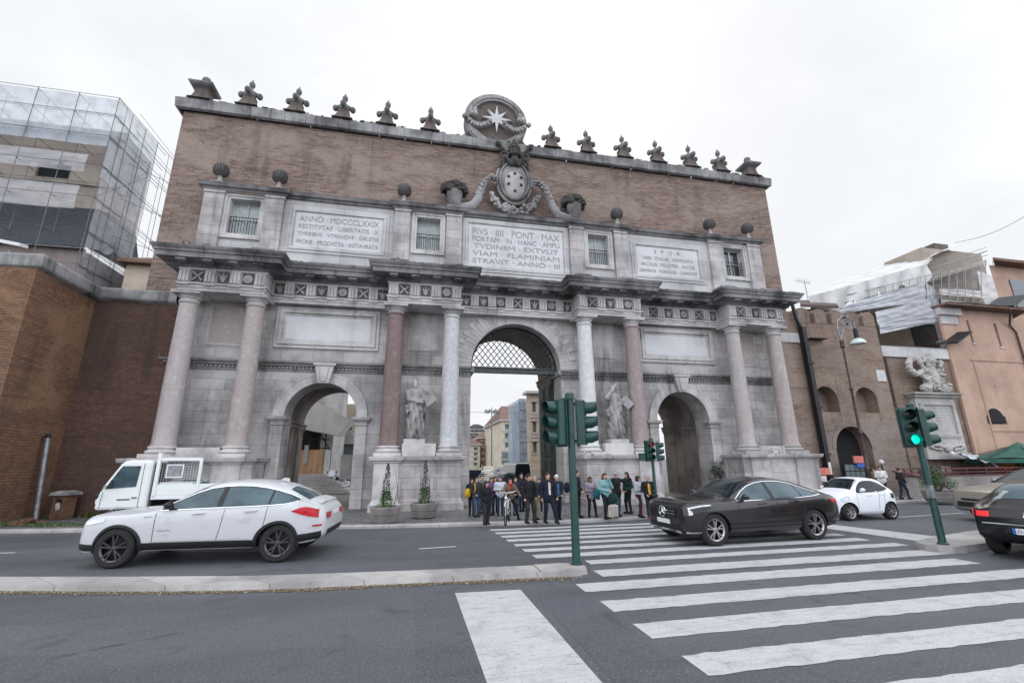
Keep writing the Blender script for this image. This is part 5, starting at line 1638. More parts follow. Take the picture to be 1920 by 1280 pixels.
# ------------------------------------------------------------------ statues
def statue(name, label, x, flip, pose):
    """robed apostle, 2.7 m"""
    S = SDF((-1.0, -.75, -.05), (1.0, .75, 2.95), .028)
    if pose == 'book':
        S.cap((-.12, 0, .05), (-.1, 0, 1.1), .30, .30, 0, .1).cap((.18, -.05, .08), (.1, 0, 1.1), .24, .28, 0, .1)
        S.cap((-.02, 0, 1.0), (-.06, 0, 2.0), .31, .30, 0, .12)
        S.ell((-.08, .0, 2.08), (.40, .24, .24), 0, .1)
        S.cap((-.1, -.02, 2.2), (-.1, -.06, 2.4), .10, .09, 0, .05).ell((-.10, -.07, 2.53), (.135, .16, .185), 0, .04)
        S.ell((-.07, -.2, 2.38), (.10, .10, .15), 0, .04).ell((-.09, -.235, 2.52), (.025, .03, .05), 0, .015)
        S.cap((-.46, -.02, 2.08), (-.36, -.2, 1.75), .14, .12, 0, .05).cap((-.36, -.2, 1.75), (.22, -.42, 1.62), .12, .065, 0, .04)
        S.ell((.28, -.42, 1.62), (.1, .06, .06), 0, .02)
        S.cap((.3, 0, 2.05), (.5, -.1, 1.72), .15, .11, 0, .05).cap((.5, -.1, 1.72), (.62, -.4, 1.72), .10, .06, 0, .04)
        for i in range(4): S.cap((.28+i*.03, -.44, 1.6-.02*i), (.36+i*.035, -.5, 1.6-.03*i), .022, .018, 0, .01)
        S.cap((-.42, -.12, 1.45), (.35, -.2, 1.75), .12, .12, 0, .06).cap((-.35, -.2, 1.25), (.42, -.15, 1.3), .1, .12, 0, .06)
        S.cap((.38, -.1, 1.7), (.42, -.1, .6), .12, .06, 0, .05)
        for i in range(4): S.cap((.3+.07*i, -.02, 1.8), (.2+.13*i, -.12, 2.3-.05*i), .07, .03, 0, .02)
        S.cap((.12, -.22, .1), (.22, -.44, .04), .09, .06, 0, .03).cap((-.2, -.2, .08), (-.24, -.4, .04), .08, .06, 0, .03)
    else:
        S.cap((-.14, 0, .05), (-.06, 0, 1.1), .26, .30, 0, .1).cap((.14, -.05, .08), (.1, 0, 1.1), .28, .28, 0, .1)
        S.cap((.05, 0, 1.0), (-.04, 0, 2.0), .31, .28, 0, .12).ell((-.05, .0, 2.08), (.38, .23, .24), 0, .1)
        S.cap((-.05, -.02, 2.2), (-.06, -.04, 2.4), .10, .09, 0, .05).ell((-.06, -.05, 2.52), (.135, .16, .18), 0, .04)
        S.ell((-.06, -.17, 2.4), (.09, .09, .14), 0, .04)
        S.cap((-.40, -.02, 2.1), (-.52, -.2, 1.98), .15, .13, 0, .05).cap((-.52, -.22, 2.0), (.02, -.24, 2.62), .12, .07, 0, .04).ell((.08, -.22, 2.68), (.1, .07, .06), 0, .03)
        S.cap((.3, 0, 2.05), (.46, -.12, 1.7), .15, .11, 0, .05).cap((.46, -.12, 1.7), (.42, -.34, 1.85), .1, .07, 0, .04)
        S.cap((-.42, -.05, 1.35), (.36, -.2, 1.75), .14, .13, 0, .06).cap((-.42, -.1, 1.2), (.3, -.24, 1.5), .1, .1, 0, .05)
        S.cap((.3, -.16, 1.7), (-.2, -.28, .3), .10, .07, 0, .06).cap((.4, -.05, 1.4), (.38, -.1, .3), .12, .09, 0, .05)
        S.cap((-.18, -.2, .08), (-.36, -.36, .05), .09, .06, 0, .03)
        for i in range(4): S.cap((.02+i*.03, -.28, 2.66), (.1+i*.03, -.3, 2.74), .02, .018, 0, .01)
    def fold(X, Y, Z):
        f = np.clip((1.75-Z)/.5, .12, 1)
        return f*(.062*np.sin(X*25+Z*5+Y*10)+.03*np.sin(X*13-Z*9+Y*17))+.008*np.sin(X*60+Z*30)*np.sin(Z*44)
    S.warp(fold)
    t = thing(name, label, 'statue', (x, .2, 2.80))
    body = S.build('robed_figure', [M('statue_stone')], t)
    body.location = (0, 0, .2); body.scale = (.88, .92, 1.0)
    MB().box(-.46, .46, -.48, .48, 0, .2).build('plinth', M('pale_stone'), t, bevel=.015)
    if pose == 'book':
        b = MB(); ax, ay, az = np.array((.62, -.35, .42)), np.array((.35, -.6, -.5)), None
        ax /= np.linalg.norm(ax); ay -= ax*(ax@ay); ay /= np.linalg.norm(ay); az = np.cross(ax, ay)
        b.obox((.62, -.42, 1.75), ax, ay, az, .25, .33, .05); b.obox((.62, -.42, 1.75)+az*.06, ax, ay, az, .23, .31, .02)
        b.build('open_book', M('statue_stone'), t, bevel=.01).location = (0, 0, .2)
    else:
        b = MB(); ax, ay, az = np.array((.6, -.2, .5)), np.array((.5, -.3, -.7)), None
        ax /= np.linalg.norm(ax); ay -= ax*(ax@ay); ay /= np.linalg.norm(ay); az = np.cross(ax, ay)
        b.obox((.56, -.34, 1.78), ax, ay, az, .2, .3, .05)
        b.build('book', M('carved'), t, bevel=.01).location = (0, 0, .2)
    return t
statue('apostle_statue', 'stone statue of a bearded robed man holding an open book', -4.88, 1, 'book')
statue('apostle_statue', 'stone statue of a robed man with one arm raised across his head', 4.80, 1, 'arm')

# ------------------------------------------------------------------ planters
def planter(px, py, label, tall, group='round planters before the gate'):
    g = on_z(px, py, PAVE)
    t = thing('planter', label, 'planter', (g[0], g[1]+.42, PAVE), 0, group)
    b = MB(); b.lathe([(.34, 0), (.42, .04), (.46, .22), (.44, .235), (.44, .26), (.47, .27), (.50, .5), (.49, .52), (.42, .52), (.42, .42), (.01, .42)], 0, 0, 28)
    b.build('concrete_bowl', M('concrete'), t, smooth=True, angle=25)
    MB().lathe([(.41, .44), (.01, .47)], 0, 0, 16, cap=False).build('soil', M('soil'), t)
    b = MB(); rnd = random.Random(px)
    for k in range(5):
        x, y = rnd.gauss(0, .07), rnd.gauss(0, .07)
        h = tall*rnd.uniform(.7, 1.0)
        b.tube([(x, y, .44), (x*1.4, y*1.4, .44+h*.5), (x*1.0+rnd.gauss(0, .03), y, .44+h)], [.014, .01, .004], 5)
    b.build('stems', M('twig'), t)
    b = MB(); c = MB()
    for k in range(900):
        low = k < 520
        z = rnd.uniform(0, .42*tall) if low else rnd.uniform(.2*tall, tall*1.08)
        rad = (.30*(1-z/(tall*.8)) if low else .19*(1.08-z/tall)+.04)
        a = rnd.uniform(0, 6.28); r = rad*math.sqrt(rnd.random())*rnd.uniform(.75, 1.15)
        p = np.array((r*math.cos(a), r*math.sin(a), .44+z))
        l = rnd.uniform(.025, .05)
        u = np.array([rnd.uniform(-1, 1), rnd.uniform(-1, 1), rnd.uniform(-.2, 1)]); u /= np.linalg.norm(u)
        v = np.cross(u, [rnd.uniform(-1, 1), rnd.uniform(-1, 1), rnd.uniform(-1, 1)]); v /= np.linalg.norm(v)+1e-6
        (b if low else c).add([p-u*l, p+v*l*.45, p+u*l, p-v*l*.45], [(0, 1, 2, 3)])
    b.build('green_leaves', M('leaf'), t); c.build('dark_leaves', M('dark_leaf'), t)
planter(720, 983, 'round concrete planter with a dark upright shrub, nearer the left arch', 1.35)
planter(795, 973, 'round concrete planter with a slim shrub below the left apostle', 1.45)
g = on_z(1790, 943, PAVE)
t = thing('planter', 'wide stone planter with a bushy shrub beside the flower stall', 'planter', (g[0], g[1]+.5, PAVE), 0, None, .78)
b = MB(); b.lathe([(.55, 0), (.68, .05), (.78, .3), (.75, .33), (.82, .5), (.85, .62), (.74, .62), (.72, .5), (.01, .5)], 0, 0, 24); b.build('stone_bowl', M('concrete'), t, smooth=True, angle=25)
def bush(parent, name, n, c, rad, lf, mat, seed, shape=1.0):
    b = MB(); rnd = random.Random(seed)
    cl = [np.array((rnd.gauss(0, .45)*rad[0], rnd.gauss(0, .45)*rad[1], rnd.gauss(0, .45)*rad[2])) for _ in range(14)]
    for k in range(n):
        q = cl[k % 14]
        p = np.array(c)+q+np.array([rnd.gauss(0, .24)*rad[i] for i in range(3)])
        l = lf*rnd.uniform(.6, 1.3)
        u = np.array([rnd.gauss(0, 1) for _ in range(3)]); u /= np.linalg.norm(u)
        v = np.cross(u, [rnd.gauss(0, 1) for _ in range(3)]); v /= np.linalg.norm(v)+1e-6
        b.add([p-u*l, p+v*l*.45, p+u*l, p-v*l*.45], [(0, 1, 2, 3)])
    return b.build(name, M(mat), parent)
b = MB()
for k in range(7): b.tube([(0, 0, .5), (.3*math.cos(k), .3*math.sin(k), 1.0), (.5*math.cos(k), .5*math.sin(k), 1.6)], [.03, .02, .008], 5)
b.build('stems', M('twig'), t)
bush(t, 'foliage', 1500, (0, 0, 1.15), (.62, .5, .55), .055, 'leaf', 5)
bush(t, 'dark_foliage', 900, (-.25, .1, 1.6), (.6, .5, .5), .055, 'dark_leaf', 6)
g = on_z(1345, 950, PAVE)
t = thing('potted_shrub', 'dark leafy shrub standing by the right arch behind the brown car', 'shrub', (on_y(1350, 905, -1.2)[0], -1.2, PAVE))
b = MB(); b.lathe([(.2, 0), (.3, .45), (.32, .5), (.26, .5), (.01, .44)], 0, 0, 18); b.build('pot', M('concrete'), t)
b = MB()
for k in range(6): b.tube([(0, 0, .4), (.15*math.cos(k), .15*math.sin(k), .9), (.3*math.cos(k), .3*math.sin(k), 1.5)], [.02, .015, .006], 5)
b.build('stems', M('twig'), t)
bush(t, 'foliage', 1500, (0, 0, 1.35), (.42, .4, .45), .045, 'dark_leaf', 9)

# ------------------------------------------------------------------ traffic lights
def signal_head(parent, loc, rz, lit=None, s=1.0):
    """three-lens head facing -y in its own frame"""
    h = MB(); h.box(-.16, .16, -.07, .09, -.46, .46)
    for k in range(3): h.box(-.155, .155, -.085, -.07, -.45+.305*k, -.155+.305*k)
    o = h.build('signal_head', M('green_metal'), parent, bevel=.02)
    o.location = loc; o.rotation_euler = (0, 0, rz); o.scale = (s, s, s)
    for k, nm in ((2, 'red'), (1, 'amber'), (0, 'green')):
        z = -.305+.305*k
        v = MB(); n = 16; R0 = .125
        rows = []
        for y, cut in ((-.085, 1.0), (-.2, .9), (-.32, .66)):
            rows.append([(R0*math.cos(a), y, z+R0*math.sin(a)) for a in [math.pi/2-math.pi*cut+2*math.pi*cut*i/n for i in range(n+1)]])
        v.grid(rows); v.grid([[(x*.93, y, z+(q-z)*.93) for x, y, q in r] for r in rows][::-1])
        v.build('visor', M('green_metal'), o, smooth=True)
        L = MB(); L.lathe([(.115, .0), (.09, .03), (.01, .045)], 0, 0, 18, cap=False)
        L.v = [(x, -.088-zz_, z+yy) for x, yy, zz_ in L.v]
        L.build('lens', M('lens_'+lit) if lit == nm else M('lens_dark'), o, smooth=True)
    b = MB(); b.box(-.2, .2, .09, .1, -.5, .5); b.build('backplate', M('green_metal'), o)
    return o
def light_pole(px, py, top, label, heads, r=.075, base=0.14, extra=None):
    g = on_z(px, py, base)
    t = thing('traffic_light', label, 'traffic light', (g[0], g[1], base), 0, 'traffic lights at the crossing')
    H = height_at(g, top)-base
    b = MB(); b.lathe([(r*1.5, 0), (r*1.5, .03), (r*1.05, .05), (r, .9), (r*.95, H-.3), (r*.95, H-.12), (r*1.25, H-.12), (r*1.25, H), (r*.6, H+.03)], 0, 0, 18); b.build('pole', M('green_metal'), t, smooth=True)
    for dx, dy, rz, lit, dz, s in heads:
        signal_head(t, (dx, dy, H-dz), rz, lit, s)
        q = MB(); q.box(min(0, dx*.8), max(0, dx*.8), -.025+dy*.3, .025+dy*.3, H-dz+.36*s, H-dz+.41*s); q.box(min(0, dx*.8), max(0, dx*.8), -.025+dy*.3, .025+dy*.3, H-dz-.41*s, H-dz-.36*s); q.build('arm_bracket', M('green_metal'), t)
    return t, H, g
t, H, g = light_pole(1081, 1058, 738, 'dark green traffic light with two heads turned sideways on the median', [(-.27, .05, R(-72), None, .60, 1.0), (.27, .05, R(62), None, .60, 1.0)], .078, .09)
b = MB(); b.box(-.145, -.115, -.03, .07, H-1.05, H-.15); b.box(.115, .145, -.03, .07, H-1.05, H-.15); b.build('pale_edge_strip', M('plate'), t)
t, H, g = light_pole(1768, 1020, 758, 'dark green traffic light showing green, on the right island', [(-.23, -.05, R(-38), 'green', .55, .95), (.22, .05, R(70), None, .55, .95)], .07, .14)
b = MB(); b.box(-.13, -.02, -.1, .0, 1.0, 1.28); b.build('push_button_box', M('grey_metal'), t)
t, H, g = light_pole(1233, 973, 822, 'smaller dark green traffic light showing red at the far kerb', [(-.15, -.08, R(12), 'red', .42, .72), (.24, .05, R(66), None, .45, .72)], .055, PAVE)
b = MB(); b.box(-.5, -.3, -.1, .06, H-.74, H-.5); b.box(-.3, -.2, -.03, .03, H-.65, H-.6); b.build('pedestrian_signal', M('green_metal'), t, bevel=.015)
b = MB(); b.box(.09, .115, -.06, .0, H-.8, H-.1); b.build('pale_edge_strip', M('plate'), t)

# ------------------------------------------------------------------ flower stall on the right
wy = -1.2
pl, pr = on_y(1700, 910, wy)[0], 45.0
lw = thing('low_wall', 'low pale wall with a dark red rail in front of the flower stall', 'wall')
b = MB(); b.box(pl, pr, wy, wy+.3, PAVE, 1.05); b.build('plaster_wall', M('concrete'), lw, bevel=.02)
b = MB(); b.box(pl-.05, pr, wy-.03, wy+.33, 1.053, 1.11); 
for x in np.arange(pl+.2, pr, 1.4): b.box(x, x+.06, wy+.1, wy+.16, 1.11, 1.4)
b.box(pl+.1, pr, wy+.1, wy+.18, 1.4, 1.47); b.box(pl+.1, pr, wy+.1, wy+.18, 1.22, 1.27); b.build('red_rail', M('red_rail'), lw)
b = MB(); q = on_y(1740, 905, wy-.2); b.tube([(q[0]-2.0, wy-.15, 1.35), (q[0], wy-.2, 1.0), (q[0]+1.2, wy-.3, .45)], .05, 6); b.build('handrail', M('red_rail'), lw)
ap = on_y(1900, 829, .2)
um = thing('market_umbrella', 'large dark green market umbrella over the flower stall', 'umbrella', (ap[0], .0, PAVE))
hz = ap[2]-PAVE
b = MB(); n = 8
rim = [(3.6*math.cos(2*math.pi*i/n+.2), 2.0*math.sin(2*math.pi*i/n+.2), hz-.95) for i in range(n)]
for i in range(n):
    p, q = np.array(rim[i]), np.array(rim[(i+1) % n])
    a = np.array((0, 0, hz))
    rows = []
    for j in range(6):
        u = j/5
        rows.append([tuple((a*(1-u)+(p*(1-v)+q*v)*u)-np.array((0, 0, .18*u*math.sin(math.pi*v)*-1*.4+.12*math.sin(math.pi*u)))) for v in (0, .25, .5, .75, 1)])
    b.grid(rows)
    b.add([tuple(p), tuple(q), tuple(q-(0, 0, .22)), tuple(p-(0, 0, .22))], [(0, 1, 2, 3)])
b.build('canopy', M('umbrella'), um)
b = MB(); b.tube([(0, 0, 0), (0, 0, hz)], .05, 8); b.build('pole', M('dark_metal'), um)
b = MB()
for p in rim: b.tube([(0, 0, hz-.1), p], .02, 5)
b.build('ribs', M('dark_metal'), um)
q0 = on_y(1795, 850, .0)
b = MB(); b.grid(rag([(q0[0]-.2, -.4, q0[2]-.1), (q0[0]+2.0, -.6, q0[2]-.75), (q0[0]+2.6, .6, q0[2]-.15), (q0[0]+.3, .6, q0[2]+.1)], 10, 5, .05, 21))
tag(b.build('stall_tarpaulin', M('tarp_grey')), 'pale grey sheet sagging at the left edge of the flower stall', 'tarpaulin')
rnd = random.Random(2)
for i in range(9):
    x = ap[0]-3.4+i*.72+rnd.uniform(-.1, .1); y = -.3+rnd.uniform(-.3, .9)
    hgt = rnd.uniform(.7, 1.15)
    mt = ['dark_leaf', 'leaf', 'flower'][i % 3]
    nm = ['dark bushy plant', 'bright green plant', 'yellow and red cut flowers'][i % 3]
    pos = ['at the left end', 'near the left end', 'left of the umbrella pole', 'left of the pole behind the wall', 'beside the umbrella pole', 'right of the pole', 'right of the umbrella pole', 'near the right end', 'at the right end'][i]
    t = thing('stall_plant', f'{nm} in a bucket {pos} of the flower stall' if i in (0, 1, 7, 8) else f'{nm} in a bucket {pos} at the stall', 'plant', (x, y, 1.05 if y < -.9 else PAVE), 0, 'plants at the flower stall')
    b = MB(); b.lathe([(.16, 0), (.22, .5), (.2, .5), (.01, .45)], 0, 0, 14); b.build('bucket', M('black'), t)
    b = MB()
    for k in range(5): b.tube([(0, 0, .4), (.12*math.cos(k*1.3), .12*math.sin(k*1.3), .4+hgt*.8)], [.012, .006], 5)
    b.build('stems', M('twig'), t)
    bush(t, 'foliage', 420, (0, 0, .55+hgt*.75), (.34, .3, hgt*.5), .06, mt, 30+i)
# newspaper stand by the archway of the tower
g = on_y(1640, 905, -.3)
ks = thing('news_stand', 'small news stand with red and blue sign boards before the tower arch', 'kiosk', (g[0]-.1, .2, PAVE), 0, None, .82)
b = MB(); b.box(-1.0, 1.0, -.05, .5, 0, 1.0); b.box(-1.0, 1.0, .35, .5, 1.0, 2.0); b.build('counter', M('dark_metal'), ks)
b = MB()
for i in range(5):
    for j in range(2): b.box(-.95+i*.39, -.62+i*.39, .30, .349, 1.1+j*.45, 1.48+j*.45)
b.build('magazines', M('shutter'), ks)
MB().box(-.2, .7, .2, .3, 2.05, 2.5).build('red_sign', M('sign_red'), ks); MB().box(-.1, .75, .15, .28, 1.75, 2.02).build('blue_sign', M('sign_blue'), ks)
g = on_y(1560, 890, -.3)
t = thing('sign_board', 'small pink and red notice boards low at the left of the tower arch', 'sign', (g[0], .1, PAVE))
b = MB(); b.tube([(0, 0, 0), (0, 0, 1.5)], .03, 6); b.build('post', M('dark_metal'), t)
MB().box(-.35, .3, -.05, -.02, 1.1, 1.45).build('red_board', M('sign_red'), t); MB().box(-.5, -.05, -.09, -.06, .75, 1.05).build('pink_board', M('poster'), t)
t = thing('globe_lamp', 'small white globe lamp on a thin post by the tower', 'lamp', (on_y(1652, 866, .4)[0], .4, PAVE))
hz = float(on_y(1652, 866, .4)[2])-PAVE
b = MB(); b.tube([(0, 0, 0), (0, 0, hz-.1)], .035, 8); b.build('post', M('dark_metal'), t)
MB().ball((0, 0, hz), .14, 8).build('globe', M('tarp'), t, smooth=True)
# ------------------------------------------------------------------ vehicles
class Body:
    """car body from stations (x, zb, w, zsh, zbl, wr, zre, zt): x runs from the nose back"""
    def __init__(s, st, nx=72):
        s.st, s.L = st, st[-1][0]
        s.nx = nx
    def half(s, x):
        zb, w_, zsh, zbl, wr, zre, zt = interp(s.st, x)
        k = [(0, zb), (.80*w_, zb), (.94*w_, zb+.05), (.985*w_, zb+.5*(zsh-zb)*.55), (w_, zsh), (.972*w_, zbl), ((.5*.965*w_+.5*wr)+.018, (zbl+zre)/2), (wr, zre), (.82*wr, zre+(zt-zre)*.60), (.45*wr, zre+(zt-zre)*.92), (0, zt)]
        K = [(i, *p) for i, p in enumerate(k)]
        out = []
        for i in range(len(k)-1):
            out.append(np.array(k[i]))
            if i not in (0,): out.append(interp(K, i+.5))
        out.append(np.array(k[-1]))
        return np.array(out)
    def yside(s, x, z):
        h = s.half(x)
        best = 0
        for a, b in zip(h[:-1], h[1:]):
            if min(a[1], b[1])-1e-6 <= z <= max(a[1], b[1])+1e-6 and abs(b[1]-a[1]) > 1e-6:
                best = max(best, a[0]+(b[0]-a[0])*(z-a[1])/(b[1]-a[1]))
        return best
    def ztop(s, x, y):
        h = s.half(x)
        y = abs(y); best = 0
        for a, b in zip(h[:-1], h[1:]):
            if min(a[0], b[0])-1e-6 <= y <= max(a[0], b[0])+1e-6 and abs(b[0]-a[0]) > 1e-6:
                best = max(best, a[1]+(b[1]-a[1])*(y-a[0])/(b[0]-a[0]))
        return best
    def shell(s, mats, arches, rw):
        b = MB()
        xs = [s.L*(.5-.5*math.cos(math.pi*i/s.nx)) for i in range(s.nx+1)]
        rings = []
        for x in xs:
            h = s.half(x)
            rings.append([(x, y, z) for y, z in h]+[(x, -y, z) for y, z in h[-2:0:-1]])
        n = len(rings[0])
        b.v = [p for r in rings for p in r]
        for i in range(len(rings)-1):
            for k in range(n):
                b.f.append((i*n+k, (i+1)*n+k, (i+1)*n+(k+1) % n, i*n+(k+1) % n)); b.m.append(0)
        b.f.append(tuple(range(n))); b.m.append(0)
        b.f.append(tuple((len(rings)-1)*n+k for k in range(n-1, -1, -1))); b.m.append(0)
        me = b.mesh('car_shell', mats, True, 50)
        bm = bmesh.new(); bm.from_mesh(me); bmesh.ops.recalc_face_normals(bm, faces=bm.faces); bm.to_mesh(me); bm.free()
        o = link('car_shell', me)
        cut = MB()
        for ax, r, zc in arches:
            for sd in (-1, 1):
                v0 = len(cut.v); n2 = 32
                y0, y1 = sd*(rw-.16), sd*(rw+.6)
                cut.v += [(ax+r*math.cos(2*math.pi*k/n2), y, zc+r*math.sin(2*math.pi*k/n2)) for y in (y0, y1) for k in range(n2)]
                fs = [tuple(range(v0, v0+n2)), tuple(range(v0+2*n2-1, v0+n2-1, -1))]+[(v0+k, v0+n2+k, v0+n2+(k+1) % n2, v0+(k+1) % n2) for k in range(n2)]
                cut.f += fs; cut.m += [1]*len(fs)
        cm = cut.mesh('arch_cut', mats)
        bm = bmesh.new(); bm.from_mesh(cm); bmesh.ops.recalc_face_normals(bm, faces=bm.faces); bm.to_mesh(cm); bm.free()
        co = link('arch_cut', cm)
        md = o.modifiers.new('cut', 'BOOLEAN'); md.operation = 'DIFFERENCE'; md.object = co; md.solver = 'EXACT'
        me2 = frozen(o)
        bpy.data.objects.remove(co)
        me2.polygons.foreach_set('use_smooth', [True]*len(me2.polygons)); me2.set_sharp_from_angle(angle=R(40))
        return me2
    def side(s, b, pts_lo, pts_hi, sd, off=.008, n=22, m=0, rows=5):
        """patch on the flank between two x->z curves given as [(x, z), ...]"""
        x0, x1 = pts_lo[0][0], pts_lo[-1][0]
        g = [[] for _ in range(rows)]
        for i in range(n+1):
            x = x0+(x1-x0)*i/n
            a = float(interp([(p[0], p[1]) for p in pts_lo], x)[0]); c = float(interp([(p[0], p[1]) for p in pts_hi], x)[0])
            for j in range(rows):
                z = a+(max(c, a+.002)-a)*j/(rows-1)
                g[j].append((x, sd*(s.yside(x, z)+off), z))
        return b.grid(g if sd < 0 else g[::-1], m)
    def top(s, b, xa, xb, ya, yb, off=.008, n=12, m=0):
        rows = []
        for i in range(n+1):
            x = xa+(xb-xa)*i/n
            h = ya+(yb-ya)*i/n
            rows.append([(x, y, s.ztop(x, y)+off) for y in np.linspace(-h, h, 13)])
        return b.grid(rows, m)
    def end(s, b, y0, y1, z0, z1, front=True, off=.012, n=8, m=0):
        def xs(y, z):
            lo, hi = (0, s.L*.45) if front else (s.L*.55, s.L)
            for _ in range(24):
                mid = (lo+hi)/2
                ins = abs(y) < s.yside(mid, z) and z < s.ztop(mid, y) and z > s.half(mid)[0][1]
                if front: lo, hi = (lo, mid) if ins else (mid, hi)
                else: lo, hi = (mid, hi) if ins else (lo, mid)
            return (lo-off) if front else (hi+off)
        g = [[(xs(y, z), y, z) for y in np.linspace(y0, y1, n+1)] for z in np.linspace(z0, z1, 5)]
        return b.grid(g if not front else [r[::-1] for r in g], m)

def wheel(parent, x, y, r, wd, sd, rim, spokes=5, style='twin'):
    t = MB()
    yo = y+sd*wd/2
    prof = [(r*.66, -wd/2), (r*.9, -wd/2), (r*.985, -wd*.36), (r, -wd*.2), (r, wd*.2), (r*.985, wd*.36), (r*.9, wd/2), (r*.68, wd/2), (r*.66, wd*.3)]
    t.lathe(prof, 0, 0, 40, cap=False)
    t.v = [(vx, vz*sd, vy) for vx, vy, vz in t.v]
    o = t.build('wheel', M('rubber'), parent, smooth=True, angle=30)
    o.location = (x, y, r)
    d = MB(); d.lathe([(r*.675, wd*.30), (r*.675, -.02), (.01, -.02)], 0, 0, 32, cap=False); d.v = [(vx, vz*sd, vy) for vx, vy, vz in d.v]
    d.build('wheel_well', M('black'), o)
    k = MB(); k.lathe([(r*.60, wd*.40), (r*.68, wd*.47), (r*.69, wd*.40), (r*.62, wd*.3)], 0, 0, 40, cap=False)
    k.lathe([(r*.16, wd*.2), (r*.15, wd*.40), (r*.05, wd*.44), (.004, wd*.44)], 0, 0, 18, cap=False)
    for i in range(spokes):
        a = 2*math.pi*i/spokes+.3
        for da in ((-.20, .20) if style == 'twin' else (0,)):
            p0 = np.array((r*.1*math.cos(a), r*.1*math.sin(a), wd*.40)); p1 = np.array((r*.64*math.cos(a+da), r*.64*math.sin(a+da), wd*.42))
            ax = p1-p0; L = np.linalg.norm(ax); ax /= L
            az = np.array((0, 0, 1.0)); ay = np.cross(az, ax); ay /= np.linalg.norm(ay); az = np.cross(ax, ay)
            k.obox((p0+p1)/2, ax, ay, az, L/2, r*(.038 if style == 'twin' else .055), .016)
    k.v = [(vx, vz*sd, vy) for vx, vy, vz in k.v]
    k.build('rim', M(rim), o, smooth=True, angle=30)
    return o

def place_by_wheels(t, pf, pr, xf, xr, ysd, z=0.0):
    """put a car so that its near-side wheels stand on two ground points; returns scale"""
    F, Rr = np.array(pf[:2]), np.array(pr[:2])
    d = Rr-F; s = np.linalg.norm(d)/(xr-xf); d /= np.linalg.norm(d)
    a = math.atan2(d[1], d[0])
    n = np.array((-d[1], d[0]))
    o = F-d*xf*s+n*ysd*s
    t.location = (o[0], o[1], z); t.rotation_euler = (0, 0, a); t.scale = (s, s, s)
    return s

